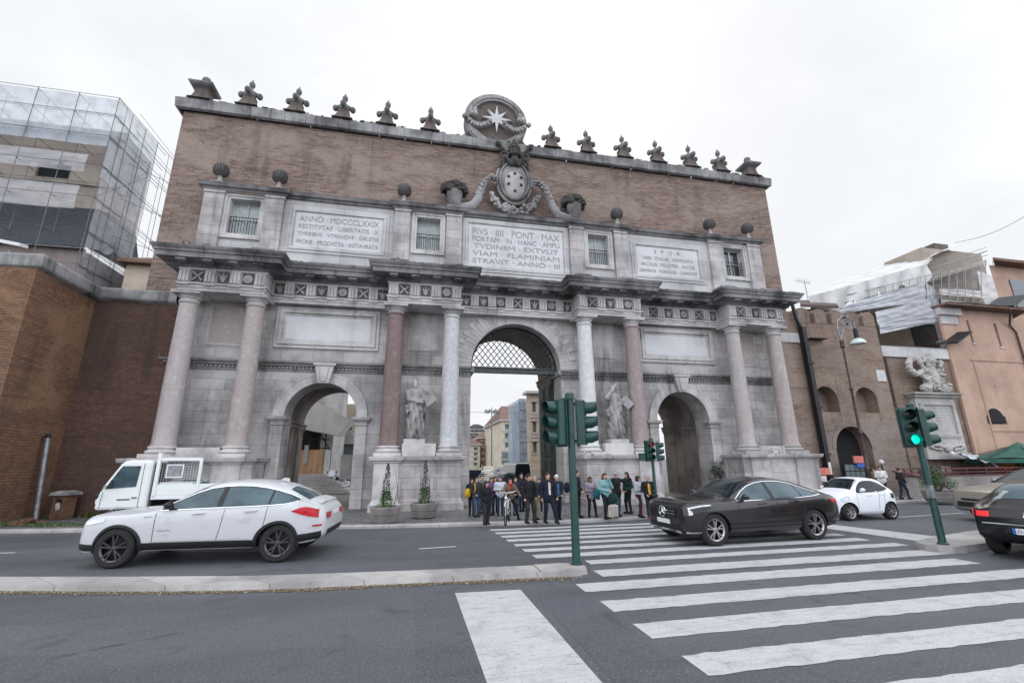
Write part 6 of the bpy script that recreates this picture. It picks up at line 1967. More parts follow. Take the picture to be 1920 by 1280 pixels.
def car(name, label, st, paint, wb, wr, glass_lo, glass_hi, splits, screen, rear, rim='rim_silver', clad=True, trim='chrome', lamps=None, tails=None, nx=72, glass='glass', full=True, arch_k=1.16, spokes=5, style='twin', group=None):
    t = thing(name, label, 'car', group=group)
    B = Body(st, nx)
    halfw = max(q[2] for q in st)
    xf, xr = wb
    me = B.shell([M(paint), M('black')], [(xf, wr*arch_k, wr*1.02), (xr, wr*arch_k, wr*1.02)], halfw-.05)
    me.name = 'body'
    body = link('body', me, t)
    ty = halfw-.135
    for x in (xf, xr):
        for sd in (-1, 1): wheel(t, x, sd*ty, wr, .235, sd, rim, spokes, style)
    if clad:
        for sd in (-1, 1):
            b = MB()
            for x in (xf, xr):
                rows = [[], []]
                for i in range(25):
                    a = math.pi*(-.06)+math.pi*1.12*i/24
                    for j, rr in enumerate((wr*arch_k*.985, wr*arch_k*1.13)):
                        px, pz = x+rr*math.cos(a), wr*1.02+rr*math.sin(a)
                        rows[j].append((px, sd*(max(B.yside(px, pz), halfw*.93)+.012), pz))
                b.grid(rows if sd > 0 else rows[::-1])
                rr = wr*arch_k*.985
                b.grid([[(x+rr*math.cos(math.pi*1.12*i/24-.19), sd*yy, wr*1.02+rr*math.sin(math.pi*1.12*i/24-.19)) for i in range(25)] for yy in (halfw-.2, halfw*.985)])
            zb = st[len(st)//2][1]
            B.side(b, [(xf+wr*1.1, zb+.03), (xr-wr*1.1, zb+.03)], [(xf+wr*1.1, zb+.17), (xr-wr*1.1, zb+.17)], sd, .012, 12)
            b.build('cladding', M('black'), t, smooth=True)
    lo, hi = glass_lo, glass_hi
    for sd in (-1, 1):
        b = MB(); B.side(b, [(p[0], p[1]-.02) for p in lo], [(p[0], p[1]+.018) for p in hi], sd, .004, 36)
        b.build('window_surround', M('black'), t, smooth=True)
    def seg(pts, a, c):
        K = [(p[0], p[1]) for p in pts]
        n = 10
        return [(a+(c-a)*i/n, float(interp(K, a+(c-a)*i/n)[0])) for i in range(n+1)]
    for sd in (-1, 1):
        for a, c in splits:
            w_ = MB(); B.side(w_, seg(lo, a, c), seg(hi, a, c), sd, .009, 14); w_.build('side_window', M(glass), t, smooth=True)
    if trim:
        for sd in (-1, 1):
            b = MB()
            x0, x1 = lo[0][0], lo[-1][0]
            up = [(x, z+.02) for x, z in seg(hi, x0, x1)]; dn = [(x, z-.022) for x, z in seg(lo, x0, x1)]
            loop = up+dn[::-1]
            b.tube([(x, sd*(B.yside(x, z)+.01), z) for x, z in loop], .013, 5, closed=True)
            b.build('window_trim', M(trim), t, smooth=True)
    w_ = MB(); B.top(w_, *screen); w_.build('windscreen', M('glass'), t, smooth=True)
    w_ = MB(); B.top(w_, *rear); w_.build('rear_window', M(glass), t, smooth=True)
    if full:
        for sd in (-1, 1):
            b = MB()
            for k, (a, c) in enumerate(splits[:2]):
                for x in ((a-.12 if k == 0 else a-.03), (xr-wr*1.0 if k == 1 else None)):
                    if x is None: continue
                    zs_ = np.linspace(st[len(st)//2][1]+.18, float(interp([(p[0], p[1]) for p in lo], max(x, lo[0][0]))[0])-.03, 14)
                    b.tube([(x+(.10*math.sin((z-.4)*1.8) if k else 0), sd*(B.yside(x, z)+.001), z) for z in zs_], .0055, 4)
            b.build('door_seam', M('black'), t)
        for sd in (-1, 1):
            for k, (a, c) in enumerate(splits[:2]):
                x = c-.28; z = float(interp([(p[0], p[1]) for p in lo], x)[0])-.12
                y = B.yside(x, z)
                h = MB(); h.tube([(x-.11, sd*(y+.0), z), (x-.09, sd*(y+.032), z), (x+.09, sd*(y+.032), z+.012), (x+.11, sd*y, z+.012)], .015, 6); h.build('door_handle', M(paint), t, smooth=True)
            x, z = lo[0][0]+.16, lo[0][1]+.06
            y = B.yside(x, z)
            h = MB(); h.ball((x, sd*(y+.15), z+.03), .1, 8, sc=(.75, 1.0, .75)); h.tube([(x, sd*(y-.01), z-.03), (x, sd*(y+.1), z)], .03, 6); mi = h.build('mirror', M('black' if clad else paint), t, smooth=True)
    return t, B

def squash(t, xf, xr, fk, rk, zk, z0=.35):
    """shorten the overhangs and lower the body of a finished car; wheels stay as they are"""
    for o in kids(t):
        if stem_(o.name) == 'wheel': continue
        for q in [o]+kids(o):
            for v in q.data.vertices:
                x, y, z = v.co
                v.co.x = xf-(xf-x)*fk if x < xf else (xr+(x-xr)*rk if x > xr else x)
                if z > z0: v.co.z = z0+(z-z0)*zk
def stem_(n): return n.split('.')[0]
X4 = [(0, .34, .60, .54, .64, .54, .72, .76), (.05, .28, .74, .58, .74, .64, .84, .87), (.20, .25, .85, .66, .86, .73, .95, .98), (.5, .25, .905, .74, .94, .76, .99, 1.03), (.9, .26, .925, .78, .965, .76, 1.00, 1.04),
      (1.38, .26, .93, .80, 1.00, .745, 1.07, 1.11), (1.75, .26, .93, .81, 1.02, .66, 1.26, 1.31), (2.1, .26, .93, .82, 1.04, .61, 1.45, 1.52), (2.5, .26, .935, .83, 1.06, .60, 1.545, 1.625), (2.95, .26, .94, .84, 1.08, .595, 1.545, 1.632),
      (3.4, .27, .945, .85, 1.10, .585, 1.475, 1.565), (3.85, .29, .94, .86, 1.12, .57, 1.33, 1.42), (4.2, .31, .915, .86, 1.12, .60, 1.18, 1.24), (4.42, .34, .88, .85, 1.07, .66, 1.10, 1.14), (4.55, .38, .84, .78, .96, .68, 1.03, 1.07), (4.64, .44, .78, .70, .86, .66, .93, .95), (4.67, .50, .70, .66, .76, .6, .8, .82)]
lo4 = [(1.52, 1.075), (2.3, 1.105), (3.2, 1.13), (3.75, 1.16), (4.02, 1.205)]
hi4 = [(1.52, 1.09), (1.85, 1.27), (2.2, 1.435), (2.6, 1.495), (3.1, 1.48), (3.6, 1.36), (4.02, 1.21)]
t, B = car('parked_suv', 'white coupe style sport utility car with black lower trim, left foreground', X4, 'white_car', (.87, 3.68), .345, lo4, hi4,
           [(1.6, 2.50), (2.60, 3.42), (3.46, 3.98)], (1.42, 2.18, .70, .60), (3.72, 4.22, .52, .58), rim='rim_dark', style='twin', glass='glass_light')
t.name = 'white_suv'
place_by_wheels(t, on_z(213, 1064), on_z(520, 1052.5), .87, 3.68, .80)
for sd in (-1, 1):
    b = MB(); B.side(b, [(3.92, .985), (4.2, .90), (4.52, .84)], [(3.92, .995), (4.2, 1.07), (4.52, 1.01)], sd, .016, 16); B.end(b, min(sd*.40, sd*.70), max(sd*.40, sd*.70), .80, .93, False, .018, 8); b.build('tail_light', M('red_lamp'), t, smooth=True)
    b = MB(); B.side(b, [(.16, .78), (.58, .86)], [(.16, .89), (.58, .92)], sd, .012, 10); b.build('headlight', M('lamp_clear'), t, smooth=True)
    b = MB(); B.side(b, [(4.40, .66), (4.60, .66)], [(4.40, .69), (4.60, .70)], sd, .012, 6); b.build('reflector', M('red_lamp'), t)
    b = MB(); B.side(b, [(4.05, .30), (4.35, .33), (4.60, .42)], [(4.05, .50), (4.35, .53), (4.60, .56)], sd, .012, 10); b.build('rear_valance', M('black'), t, smooth=True)
    b = MB(); B.side(b, [(.08, .31), (.42, .30)], [(.08, .44), (.42, .42)], sd, .012, 8); b.build('front_valance', M('black'), t, smooth=True)
    b = MB(); B.side(b, [(1.45, .435), (3.15, .435)], [(1.45, .455), (3.15, .455)], sd, .018, 10); b.build('sill_strip', M('chrome'), t)
    b = MB(); B.side(b, [(1.28, .93), (1.42, .94)], [(1.28, .945), (1.42, .955)], sd, .012, 4); B.side(b, [(1.55, .655), (1.78, .66)], [(1.55, .668), (1.78, .673)], sd, .008, 4); b.build('badge', M('grey_metal'), t)
b = MB(); B.end(b, -.26, .26, .84, .93, False, .015); b.build('number_plate', M('plate'), t)
b = MB(); B.end(b, -.62, .62, .42, .56, False, .012); b.build('bumper_insert', M('black'), t)
b = MB(); B.end(b, -.30, .30, .60, .75, True, .015); b.build('grille', M('dark_metal'), t)
b = MB(); b.obox((4.36, 0, 1.155), (1, 0, -.25), (0, 1, 0), (.25, 0, 1), .15, .60, .022); b.build('spoiler', M('white_car'), t, bevel=.01)
b = MB(); b.prism([(3.3, 1.60), (3.5, 1.57), (3.48, 1.65), (3.38, 1.66)], -.03, .03, 'y'); b.build('roof_fin', M('white_car'), t, bevel=.01)
# the white car's glass is opaque
squash(t, .87, 3.68, .84, .82, .885)
GLC = [(0, .32, .64, .56, .70, .58, .80, .84), (.05, .26, .78, .62, .80, .68, .91, .94), (.18, .24, .87, .70, .90, .74, .99, 1.02), (.5, .23, .925, .77, .97, .77, 1.03, 1.07), (.9, .26, .94, .79, .98, .77, 1.02, 1.06),
       (1.4, .26, .945, .80, 1.01, .75, 1.08, 1.12), (1.78, .26, .945, .81, 1.03, .67, 1.28, 1.33), (2.1, .26, .945, .82, 1.04, .62, 1.43, 1.50), (2.5, .26, .945, .83, 1.05, .60, 1.52, 1.60), (2.95, .26, .945, .84, 1.06, .595, 1.515, 1.60),
       (3.4, .27, .945, .86, 1.08, .58, 1.43, 1.52), (3.85, .27, .94, .88, 1.11, .57, 1.31, 1.40), (4.2, .29, .92, .88, 1.11, .60, 1.20, 1.27), (4.45, .32, .88, .86, 1.06, .66, 1.13, 1.17), (4.6, .37, .83, .80, .98, .68, 1.05, 1.09), (4.70, .45, .76, .70, .84, .66, .9, .92), (4.73, .52, .68, .64, .74, .6, .78, .8)]
loG = [(1.55, 1.05), (2.3, 1.07), (3.2, 1.09), (3.8, 1.13), (4.0, 1.16)]
hiG = [(1.55, 1.07), (1.9, 1.29), (2.2, 1.415), (2.6, 1.475), (3.1, 1.455), (3.6, 1.33), (4.0, 1.17)]
t, B = car('brown_suv', 'dark umber coupe style sport utility car with chrome window line, crossing the zebra', GLC, 'brown_car', (.85, 3.72), .36, loG, hiG,
           [(1.65, 2.50), (2.60, 3.40), (3.44, 3.96)], (1.42, 2.15, .72, .61), (3.75, 4.2, .52, .58), rim='rim_silver', clad=False, glass='glass_light')
place_by_wheels(t, on_z(1340, 1023), on_z(1528, 1011), .85, 3.72, .81)
for sd in (-1, 1):
    b = MB(); B.side(b, [(.12, .74), (.45, .79), (.74, .87)], [(.12, .90), (.45, .95), (.74, .96)], sd, .014, 12); hl = b.build('headlight', M('lens_dark'), t, smooth=True)
    b = MB(); B.side(b, [(.12, .865), (.45, .92), (.76, .945)], [(.12, .905), (.45, .96), (.76, .97)], sd, .020, 12); B.side(b, [(.12, .72), (.22, .735)], [(.12, .88), (.22, .80)], sd, .019, 6); b.build('lamp_guide', M('lamp_clear'), hl, smooth=True)
    b = MB(); B.side(b, [(4.28, .94), (4.62, .90)], [(4.28, 1.02), (4.62, .99)], sd, .014, 10); b.build('tail_light', M('red_lamp'), t, smooth=True)
    b = MB(); B.side(b, [(.08, .40), (.40, .42)], [(.08, .56), (.40, .52)], sd, .012, 8); b.build('side_intake', M('black'), t, smooth=True)
b = MB(); B.end(b, -.50, .50, .60, .88, True, .012, 10); gr = b.build('grille', M('black'), t)
b = MB()
for z in (.70, .77): B.end(b, -.48, .48, z, z+.028, True, .03, 10)
b.build('grille_bars', M('chrome'), gr)
b = MB(); x0 = -.05
b.tube([(x0, .13*math.cos(a), .745+.13*math.sin(a)) for a in [2*math.pi*i/28 for i in range(28)]], .014, 6, closed=True)
for k in range(3):
    a = math.pi/2+k*2*math.pi/3
    b.tube([(x0, 0, .745), (x0, .125*math.cos(a), .745+.125*math.sin(a))], [.022, .006], 5)
b.build('star_emblem', M('chrome'), gr)
b = MB(); B.end(b, -.62, .62, .32, .46, True, .012, 10); b.build('lower_intake', M('black'), t)
b = MB(); B.end(b, -.66, .66, .285, .33, True, .03, 10)
for sd in (-1, 1): B.side(b, [(.06, .285), (.42, .30)], [(.06, .325), (.42, .33)], sd, .02, 8)
b.build('chrome_skid', M('chrome'), t)
b = MB(); b.obox((-.035, 0, .51), (1, 0, .1), (0, 1, 0), (-.1, 0, 1), .012, .26, .055); b.build('number_plate', M('plate'), t)
b = MB(); b.ball((2.0, -.42, 1.12), .16, 6, sc=(.7, .8, 1)); 
squash(t, .85, 3.72, .86, .97, .90)
# ---- small two-seater
SM = [(0, .30, .55, .48, .56, .52, .66, .70), (.06, .24, .66, .52, .68, .60, .78, .82), (.2, .22, .76, .60, .82, .66, .92, .96), (.45, .22, .80, .66, .92, .68, 1.0, 1.05), (.7, .22, .815, .70, .98, .67, 1.08, 1.13),
      (.95, .22, .82, .72, 1.0, .62, 1.30, 1.35), (1.2, .22, .82, .73, 1.02, .58, 1.44, 1.50), (1.55, .22, .82, .74, 1.04, .575, 1.49, 1.555), (1.9, .22, .82, .75, 1.06, .56, 1.46, 1.53), (2.2, .24, .82, .76, 1.08, .56, 1.39, 1.47), (2.42, .27, .81, .76, 1.06, .57, 1.22, 1.31), (2.58, .32, .77, .72, .96, .58, 1.02, 1.06), (2.66, .38, .70, .64, .84, .56, .88, .92), (2.69, .46, .62, .6, .7, .5, .74, .76)]
loS = [(.84, 1.02), (1.2, 1.03), (1.65, 1.04), (2.0, 1.07), (2.28, 1.14)]
hiS = [(.84, 1.05), (1.02, 1.24), (1.25, 1.38), (1.6, 1.42), (1.95, 1.37), (2.28, 1.17)]
t, B = car('small_car', 'tiny white two-seater car with black windscreen pillars behind the brown car', SM, 'smart_white', (.43, 2.303), .31, loS, hiS, [(.92, 1.66), (1.76, 2.22)], (.72, 1.2, .64, .57), (2.15, 2.45, .5, .52), rim='rim_silver', clad=False, trim=None, spokes=6)
place_by_wheels(t, on_z(1595, 976), on_z(1672, 973), .43, 2.303, .70)
for sd in (-1, 1):
    b = MB(); B.side(b, [(.14, .70), (.3, .68), (.48, .76)], [(.14, .80), (.3, .90), (.48, .88)], sd, .014, 10); b.build('headlight', M('lamp_clear'), t, smooth=True)
    b = MB(); B.side(b, [(2.36, .80), (2.52, .78)], [(2.36, .98), (2.52, .96)], sd, .014, 6); b.build('side_vent', M('black'), t, smooth=True)
b = MB(); B.end(b, -.42, .42, .46, .6, True, .012); b.build('grille', M('black'), t)
# ---- black hatchback seen from behind at the right edge
HB = [(0, .34, .62, .50, .58, .54, .64, .66), (.1, .27, .80, .60, .74, .68, .82, .84), (.5, .25, .88, .68, .88, .72, .93, .96), (1.1, .25, .895, .72, .95, .72, 1.0, 1.04), (1.6, .25, .90, .74, .98, .64, 1.22, 1.27), (2.0, .25, .90, .75, .99, .58, 1.39, 1.45),
      (2.6, .25, .90, .76, 1.0, .57, 1.42, 1.485), (3.2, .25, .90, .78, 1.01, .565, 1.38, 1.455), (3.7, .27, .895, .80, 1.02, .57, 1.24, 1.33), (3.95, .29, .875, .80, 1.0, .60, 1.10, 1.17), (4.1, .33, .85, .78, .96, .66, .99, 1.03), (4.22, .37, .81, .70, .86, .68, .90, .92), (4.26, .42, .76, .62, .76, .66, .8, .82)]
loH = [(1.5, 1.0), (2.4, 1.01), (3.2, 1.03), (3.75, 1.1)]
hiH = [(1.5, 1.02), (1.85, 1.25), (2.3, 1.36), (3.0, 1.35), (3.5, 1.24), (3.75, 1.12)]
t, B = car('black_hatchback', 'black hatchback seen from behind, at the right edge of the crossing', HB, 'black_car', (.85, 3.48), .32, loH, hiH, [(1.6, 2.35), (2.45, 3.2), (3.25, 3.7)], (1.2, 1.95, .68, .57), (3.35, 3.98, .50, .55), rim='rim_silver', clad=False, trim=None, glass='glass_light')
lc = on_z(1848, 1043)      # rear corner farther from the camera
ang = R(196)
t.rotation_euler = (0, 0, ang)
dx, dy = math.cos(ang), math.sin(ang)
hs_ = 1.04
t.scale = (hs_,)*3
t.location = (lc[0]-hs_*(4.2*dx-(-.80)*dy*1)-.0, lc[1]-hs_*(4.2*dy+(-.80)*dx), 0)
for sd in (-1, 1):
    b = MB(); B.side(b, [(3.86, .80), (4.06, .78), (4.2, .77)], [(3.86, .93), (4.06, .95), (4.2, .90)], sd, .014, 8)
    B.end(b, min(sd*.56, sd*.76), max(sd*.56, sd*.76), .80, .90, False, .016, 6); b.build('tail_light', M('red_lit' if sd < 0 else 'red_lamp'), t, smooth=True)
b = MB(); B.end(b, -.27, .27, .50, .61, False, .03, 4); pl = b.build('number_plate', M('plate'), t)
b = MB(); B.end(b, .225, .27, .50, .61, False, .034, 2); B.end(b, -.27, -.225, .50, .61, False, .034, 2); b.build('plate_band', M('plate_blue'), pl)
me = text_mesh('FN 318 KT', .40, .075, .006)
tb = MB(); tb.add([(4.30+v.co.z, v.co.x, .555+v.co.y) for v in me.vertices], [tuple(p.vertices) for p in me.polygons]); tb.build('lettering', M('letter'), pl)
b = MB(); B.end(b, -.70, .70, .665, .685, False, .014, 8); b.build('chrome_strip', M('chrome'), t)
b = MB(); x1 = 4.30
b.tube([(x1-.035, .075*math.cos(a), .85+.075*math.sin(a)) for a in [2*math.pi*i/24 for i in range(24)]], .011, 6, closed=True)
b.tube([(x1-.035, .05, .90), (x1-.035, .02, .80), (x1-.035, 0, .845), (x1-.035, -.02, .80), (x1-.035, -.05, .90)], .009, 5)
b.build('round_emblem', M('chrome'), t)
b = MB(); B.end(b, -.5, .5, .97, .985, False, .02, 4)
# ---- beige saloon at the right edge, facing the crossing
t, B = car('beige_car', 'beige metallic car facing left behind the black hatchback, right edge', HB, 'beige_car', (.85, 3.48), .32, loH, hiH, [(1.6, 2.35), (2.45, 3.2), (3.25, 3.7)], (1.2, 1.95, .68, .57), (3.35, 3.98, .5, .55), rim='rim_silver', clad=False, trim=None, glass='glass_light')
lc = on_z(1846, 982); ang = R(-14); dx, dy = math.cos(ang), math.sin(ang); hs_ = 1.12
t.rotation_euler = (0, 0, ang); t.scale = (hs_,)*3
t.location = (lc[0]+.35, lc[1]+.35, 0)
for sd in (-1, 1):
    b = MB(); B.side(b, [(.12, .64), (.35, .68), (.62, .80)], [(.12, .76), (.35, .83), (.62, .86)], sd, .014, 10); b.build('headlight', M('lamp_clear'), t, smooth=True)
b = MB(); B.end(b, -.55, .55, .40, .54, True, .012, 8); b.build('lower_grille', M('black'), t)
b = MB(); B.end(b, -.40, .40, .58, .64, True, .012, 8); b.build('grille', M('black'), t)
# ---- flatbed truck behind the white car
def truck():
    t = thing('flatbed_truck', 'small white flatbed truck standing behind the white car', 'truck')
    yq = -1.0
    g0, g1 = on_y(203, 960, yq), on_y(388, 880, yq)
    x0, x1 = g0[0], g1[0]+.2
    H = float(on_y(265, 866, yq)[2])
    L = 1.55*H/2.0; k = H/2.0
    t.location = (x0, yq, PAVE); t.scale = (k, k, k)
    W = .85
    prof = [(.0, .42), (.02, .75), (.10, 1.10), (.52, 1.86), (.62, 1.96), (.80, 2.0), (1.42, 1.99), (1.50, 1.94), (1.50, .42)]
    b = MB(); b.prism(prof, -.85*1, 2*W-.85, 'y'); b.build('cab', M('truck_white'), t, bevel=.11)
    for y, s in ((-W, -1), (W, 1)):
        p = [(.22, 1.08), (.56, 1.72), (.62, 1.80), (1.14, 1.80), (1.10, 1.14)]
        b = MB(); b.prism(p, y+s*.004, y+s*.016, 'y'); b.build('side_window', M('glass_light'), t)
        b = MB(); b.tube([(1.24, y+s*.005, .45), (1.24, y+s*.005, 1.88)], .007, 4); b.tube([(.16, y+s*.005, .5), (.18, y+s*.005, 1.0)], .007, 4); b.tube([(.6, y+s*.005, .45), (1.24, y+s*.005, .45)], .007, 4); b.build('door_seam', M('black'), t)
        b = MB(); b.box(.62, .98, y+s*.004-.002, y+s*.004+.002, .72, .76); b.box(1.04, 1.18, min(y, y+s*.03), max(y, y+s*.03), .78, .81); b.build('door_handle', M('black'), t)
        b = MB(); b.tube([(.34, y, 1.12), (.30, y+s*.12, 1.2), (.16, y+s*.2, .92)], .015, 5); b.ball((.14, y+s*.2, .88), .1, 6, sc=(.6, .5, 1)); b.box(.42, .5, y+s*.14-.02, y+s*.14+.02, 1.1, 1.36); b.build('mirror', M('black'), t)
    b = MB(); b.add([(.12, -.72, 1.14), (.12, .72, 1.14), (.50, .66, 1.82), (.50, -.66, 1.82)], [(3, 2, 1, 0)]); b.v = [(x-.016, y, z+.01) for x, y, z in b.v]; b.build('windscreen', M('glass'), t)
    b = MB(); b.box(1.54, 1.6, -.82, .82, .5, 1.9); b.build('rear_guard', M('black'), t)
    b = MB(); b.box(1.6, 4.2, -.9, .9, .72, .84)
    for y in (-.9, .87): b.box(1.66, 4.2, y, y+.03, .84, 1.2)
    b.build('flatbed', M('truck_white'), t, bevel=.01)
    b = MB()
    for y in (-.88, .88): b.box(1.62, 1.72, y-.05, y+.05, .84, 2.22); b.box(2.9, 2.98, y-.04, y+.04, .84, 2.05)
    b.box(1.63, 1.71, -.88, .88, 2.04, 2.12)
    for y in (-.88, .88): b.box(1.72, 2.9, y-.02, y+.02, 1.96, 2.06)
    b.box(1.64, 1.70, -.83, .83, 1.2, 1.26); b.build('ladder_rack', M('truck_white'), t)
    b = MB(); b.box(1.76, 2.75, -.82, .82, 1.2, 1.26)
    for k in range(13): b.box(1.78+k*.085, 1.785+k*.085, -.84, -.83, 1.26, 1.96)
    for k in range(9): b.box(1.78, 2.86, -.84, -.832, 1.26+k*.085, 1.265+k*.085)
    for x in (1.9, 2.38): b.box(x, x+.04, -.86, -.845, 1.40, 1.84)
    for z in (1.40, 1.80): b.box(1.94, 2.38, -.86, -.845, z, z+.04)
    b.build('mesh_side', M('plate'), t)
    b = MB(); b.box(1.94, 2.38, -.852, -.848, 1.44, 1.80); b.build('mesh_window', M('grey_metal'), t)
    b = MB(); b.ball((2.4, 0, .95), .5, 8, sc=(1.25, 1.5, .75)); b.build('green_cover', M('umbrella'), t, smooth=True)
    for x in (.62, 3.2):
        for s in (-1, 1): wheel(t, x, s*.72, .31, .2, s, 'grey_metal', 6, 'one')
    for s in (-1, 1):
        b = MB(); b.box(-.02, .04, min(s*.5, s*.78), max(s*.5, s*.78), .62, .82); b.build('headlight', M('lamp_clear'), t, bevel=.01)
truck()

# ---- traffic and parked vehicles seen through the main arch (rough shells, a few pixels each)
def far_car(px, py_top, y, label, paint, ang, ht=1.46, group='cars queuing beyond the main arch'):
    t, B = car('queuing_car', label, HB, paint, (.85, 3.48), .32, loH, hiH, [(1.6, 2.35), (2.45, 3.2)], (1.2, 1.95, .68, .57), (3.35, 3.98, .5, .55), clad=False, trim=None, nx=30, full=False, glass='glass_light', group=group)
    g = on_y(px, py_top, y)
    s = max(.8, min(1.3, (g[2]-PAVE)/ht))
    t.scale = (s,)*3; t.rotation_euler = (0, 0, ang)
    t.location = (g[0]-2.1*s*math.cos(ang), y-2.1*s*math.sin(ang), PAVE)
    for sd in (-1, 1):
        b = MB(); B.side(b, [(.12, .64), (.5, .74)], [(.12, .76), (.5, .84)], sd, .014, 5); b.build('headlight', M('lamp_clear'), t)
far_car(889, 880, 17, 'white car with a bright windscreen, leftmost in the queue beyond the arch', 'white_car', R(80))
far_car(914, 886, 11.5, 'dark car nearest the crowd beyond the main arch', 'black_car', R(75))
far_car(914, 874, 26, 'pale silver car farther back behind the dark car beyond the arch', 'beige_car', R(85))
far_car(938, 890, 10.5, 'silver-grey car right behind the waiting crowd, beside the dark car', 'grey_car', R(20))
far_car(938, 876, 24, 'dark blue car in the middle of the queue beyond the arch', 'blue_car', R(15))
def van(px0, px1, pyt, y, paint, label):
    p, q = on_y(px0, pyt, y), on_y(px1, pyt, y)
    W = q[0]-p[0]; H = p[2]-PAVE
    t = thing('van', label, 'van', ((p[0]+q[0])/2, y, PAVE))
    b = MB(); hw = W/2
    sec = [(-hw*.94, .3), (-hw, .5), (-hw, H*.5), (-hw*.86, H*.93), (-hw*.7, H), (hw*.7, H), (hw*.86, H*.93), (hw, H*.5), (hw, .5), (hw*.94, .3)]
    b.prism(sec, 0, 4.4, 'y'); b.build('body', M(paint), t, bevel=.08)
    b = MB(); b.prism([(-hw*.82, H*.56), (hw*.82, H*.56), (hw*.70, H*.9), (-hw*.70, H*.9)], -.02, .0, 'y'); b.build('windscreen', M('glass'), t)
    for s in (-1, 1):
        b = MB(); b.box(min(s*hw*.6, s*hw*.93), max(s*hw*.6, s*hw*.93), -.03, .01, H*.36, H*.44); b.build('headlight', M('lamp_clear'), t)
        for yy in (.75, 3.6): wheel_ = MB().lathe([(.2, -.1), (.33, -.1), (.34, 0), (.33, .1), (.2, .1)], 0, 0, 20); wheel_.v = [(s*hw*.92+vz, yy+vx, .34+vy) for vx, vy, vz in wheel_.v]; wheel_.build('wheel', M('rubber'), t)
    b = MB(); b.box(-hw*.5, hw*.5, -.02, .01, .5, H*.33); b.build('grille', M('black'), t)
van(965, 996, 868, 8.5, 'black_car', 'tall black van facing the camera inside the main arch')
van(956, 965, 872, 13, 'white_car', 'white van partly hidden behind the black van')
p = on_y(942, 885, 15)
t = thing('blue_flatbed', 'dark blue flatbed lorry crossing behind the waiting crowd', 'lorry', (p[0], 15, PAVE))
b = MB(); b.box(-1.6, 1.7, 0, 1.9, p[2]-PAVE-.45, p[2]-PAVE); b.build('flatbed', M('blue_car'), t, bevel=.03)
b = MB(); b.box(-2.9, -1.65, 0, 1.9, .4, p[2]+.15); b.build('cab', M('blue_car'), t, bevel=.08)
b = MB(); b.box(-2.6, -1.9, -.02, .0, 1.25, p[2]); b.build('cab_window', M('glass'), t)
for x in (-2.3, 1.0):
    b = MB().lathe([(.2, -.1), (.36, -.1), (.36, .1), (.2, .1)], 0, 0, 18); b.v = [(x+vx, .15+vz, .36+vy) for vx, vy, vz in b.v]; b.build('wheel', M('rubber'), t)

# ------------------------------------------------------------------ the square beyond the gate
def house(name, label, px0, px1, pyt, y, mt, wins, roof='roof_tile', depth=14, eave=.5, side=None, cat='building', roof_h=1.5):
    p, q = on_y(px0, pyt, y), on_y(px1, pyt, y)
    x0, x1, H = p[0], q[0], p[2]
    t = thing(name, label, cat, ((x0+x1)/2, y, 0))
    hw = (x1-x0)/2
    rects = []
    cols, rws, zf0, zf1 = wins
    for i in range(cols):
        for j in range(rws):
            cx = -hw+(i+.5)*2*hw/cols; ww = hw/cols*.42
            z0 = H*(zf0+(zf1-zf0)*(j+.22)/rws); z1 = H*(zf0+(zf1-zf0)*(j+.74)/rws)
            rects.append((cx-ww, cx+ww, z0, z1))
    b = MB(); b.holes(-hw, hw, 0, H, 0, .35, rects); b.box(-hw, hw, .351, depth, 0, H-.01); b.build('wall', M(mt), t)
    for r in rects:
        f = MB().box(r[0], r[1], .22, .26, r[2], r[3]).build('window', M('shutter'), t)
        s = MB(); s.box(r[0]-.12, r[1]+.12, -.08, 0, r[2]-.2, r[2]-.02); s.box(r[0]-.15, r[1]+.15, -.12, 0, r[3]+.05, r[3]+.25); s.build('frame', M('pale_stone'), f)
    b = MB(); b.box(-hw-eave, hw+eave, -eave, depth, H+.001, H+.3)
    for j in range(1, rws): b.box(-hw-.06, hw+.06, -.08, 0, H*(zf0+(zf1-zf0)*j/rws)-.1, H*(zf0+(zf1-zf0)*j/rws)+.1)
    b.build('cornice', M('pale_stone'), t)
    b = MB(); b.add([(-hw-eave, -eave, H+.3), (hw+eave, -eave, H+.3), (hw*.5, depth*.4, H+.3+roof_h), (-hw*.5, depth*.4, H+.3+roof_h), (-hw-eave, depth, H+.3), (hw+eave, depth, H+.3)], [(0, 1, 2, 3), (1, 5, 2), (0, 3, 4), (4, 3, 2, 5)]); b.build('roof', M(roof), t)
    return t, hw, H
house('striped_palace', 'striped brick and stone palace close behind the open door of the main arch', 993, 1040, 738, 30, 'striped_brick', (3, 3, .25, .96), depth=1.6, roof_h=.1)
t, hw, H = house('corner_palace', 'cream corner palace with grey lower floors across the square', 941, 1000, 789, 74, 'render_cream', (3, 3, .42, .98), depth=24, roof_h=4)
b = MB(); b.box(-hw-.1, hw+.1, -.15, .3, 0, H*.40); b.build('grey_ground_floor', M('render_grey'), t)
for i in range(3):
    cx = -hw+(i+.5)*2*hw/3
    b = MB(); b.box(cx-1.1, cx+1.1, -.2, -.151, H*.24, H*.36); b.box(cx-1.0, cx+1.0, -.2, -.151, H*.04, H*.17); b.build('shopfront', M('shutter'), t)
b = MB(); cx = hw*.45
b.tube([(cx+2.6*math.cos(a), -.35, H*.215+2.6*math.sin(a)) for a in [math.pi*i/16 for i in range(17)]], .25, 6); b.box(-hw-.2, cx-2.4, -.5, -.15, H*.205, H*.225); b.build('white_arch_band', M('pale_stone'), t)
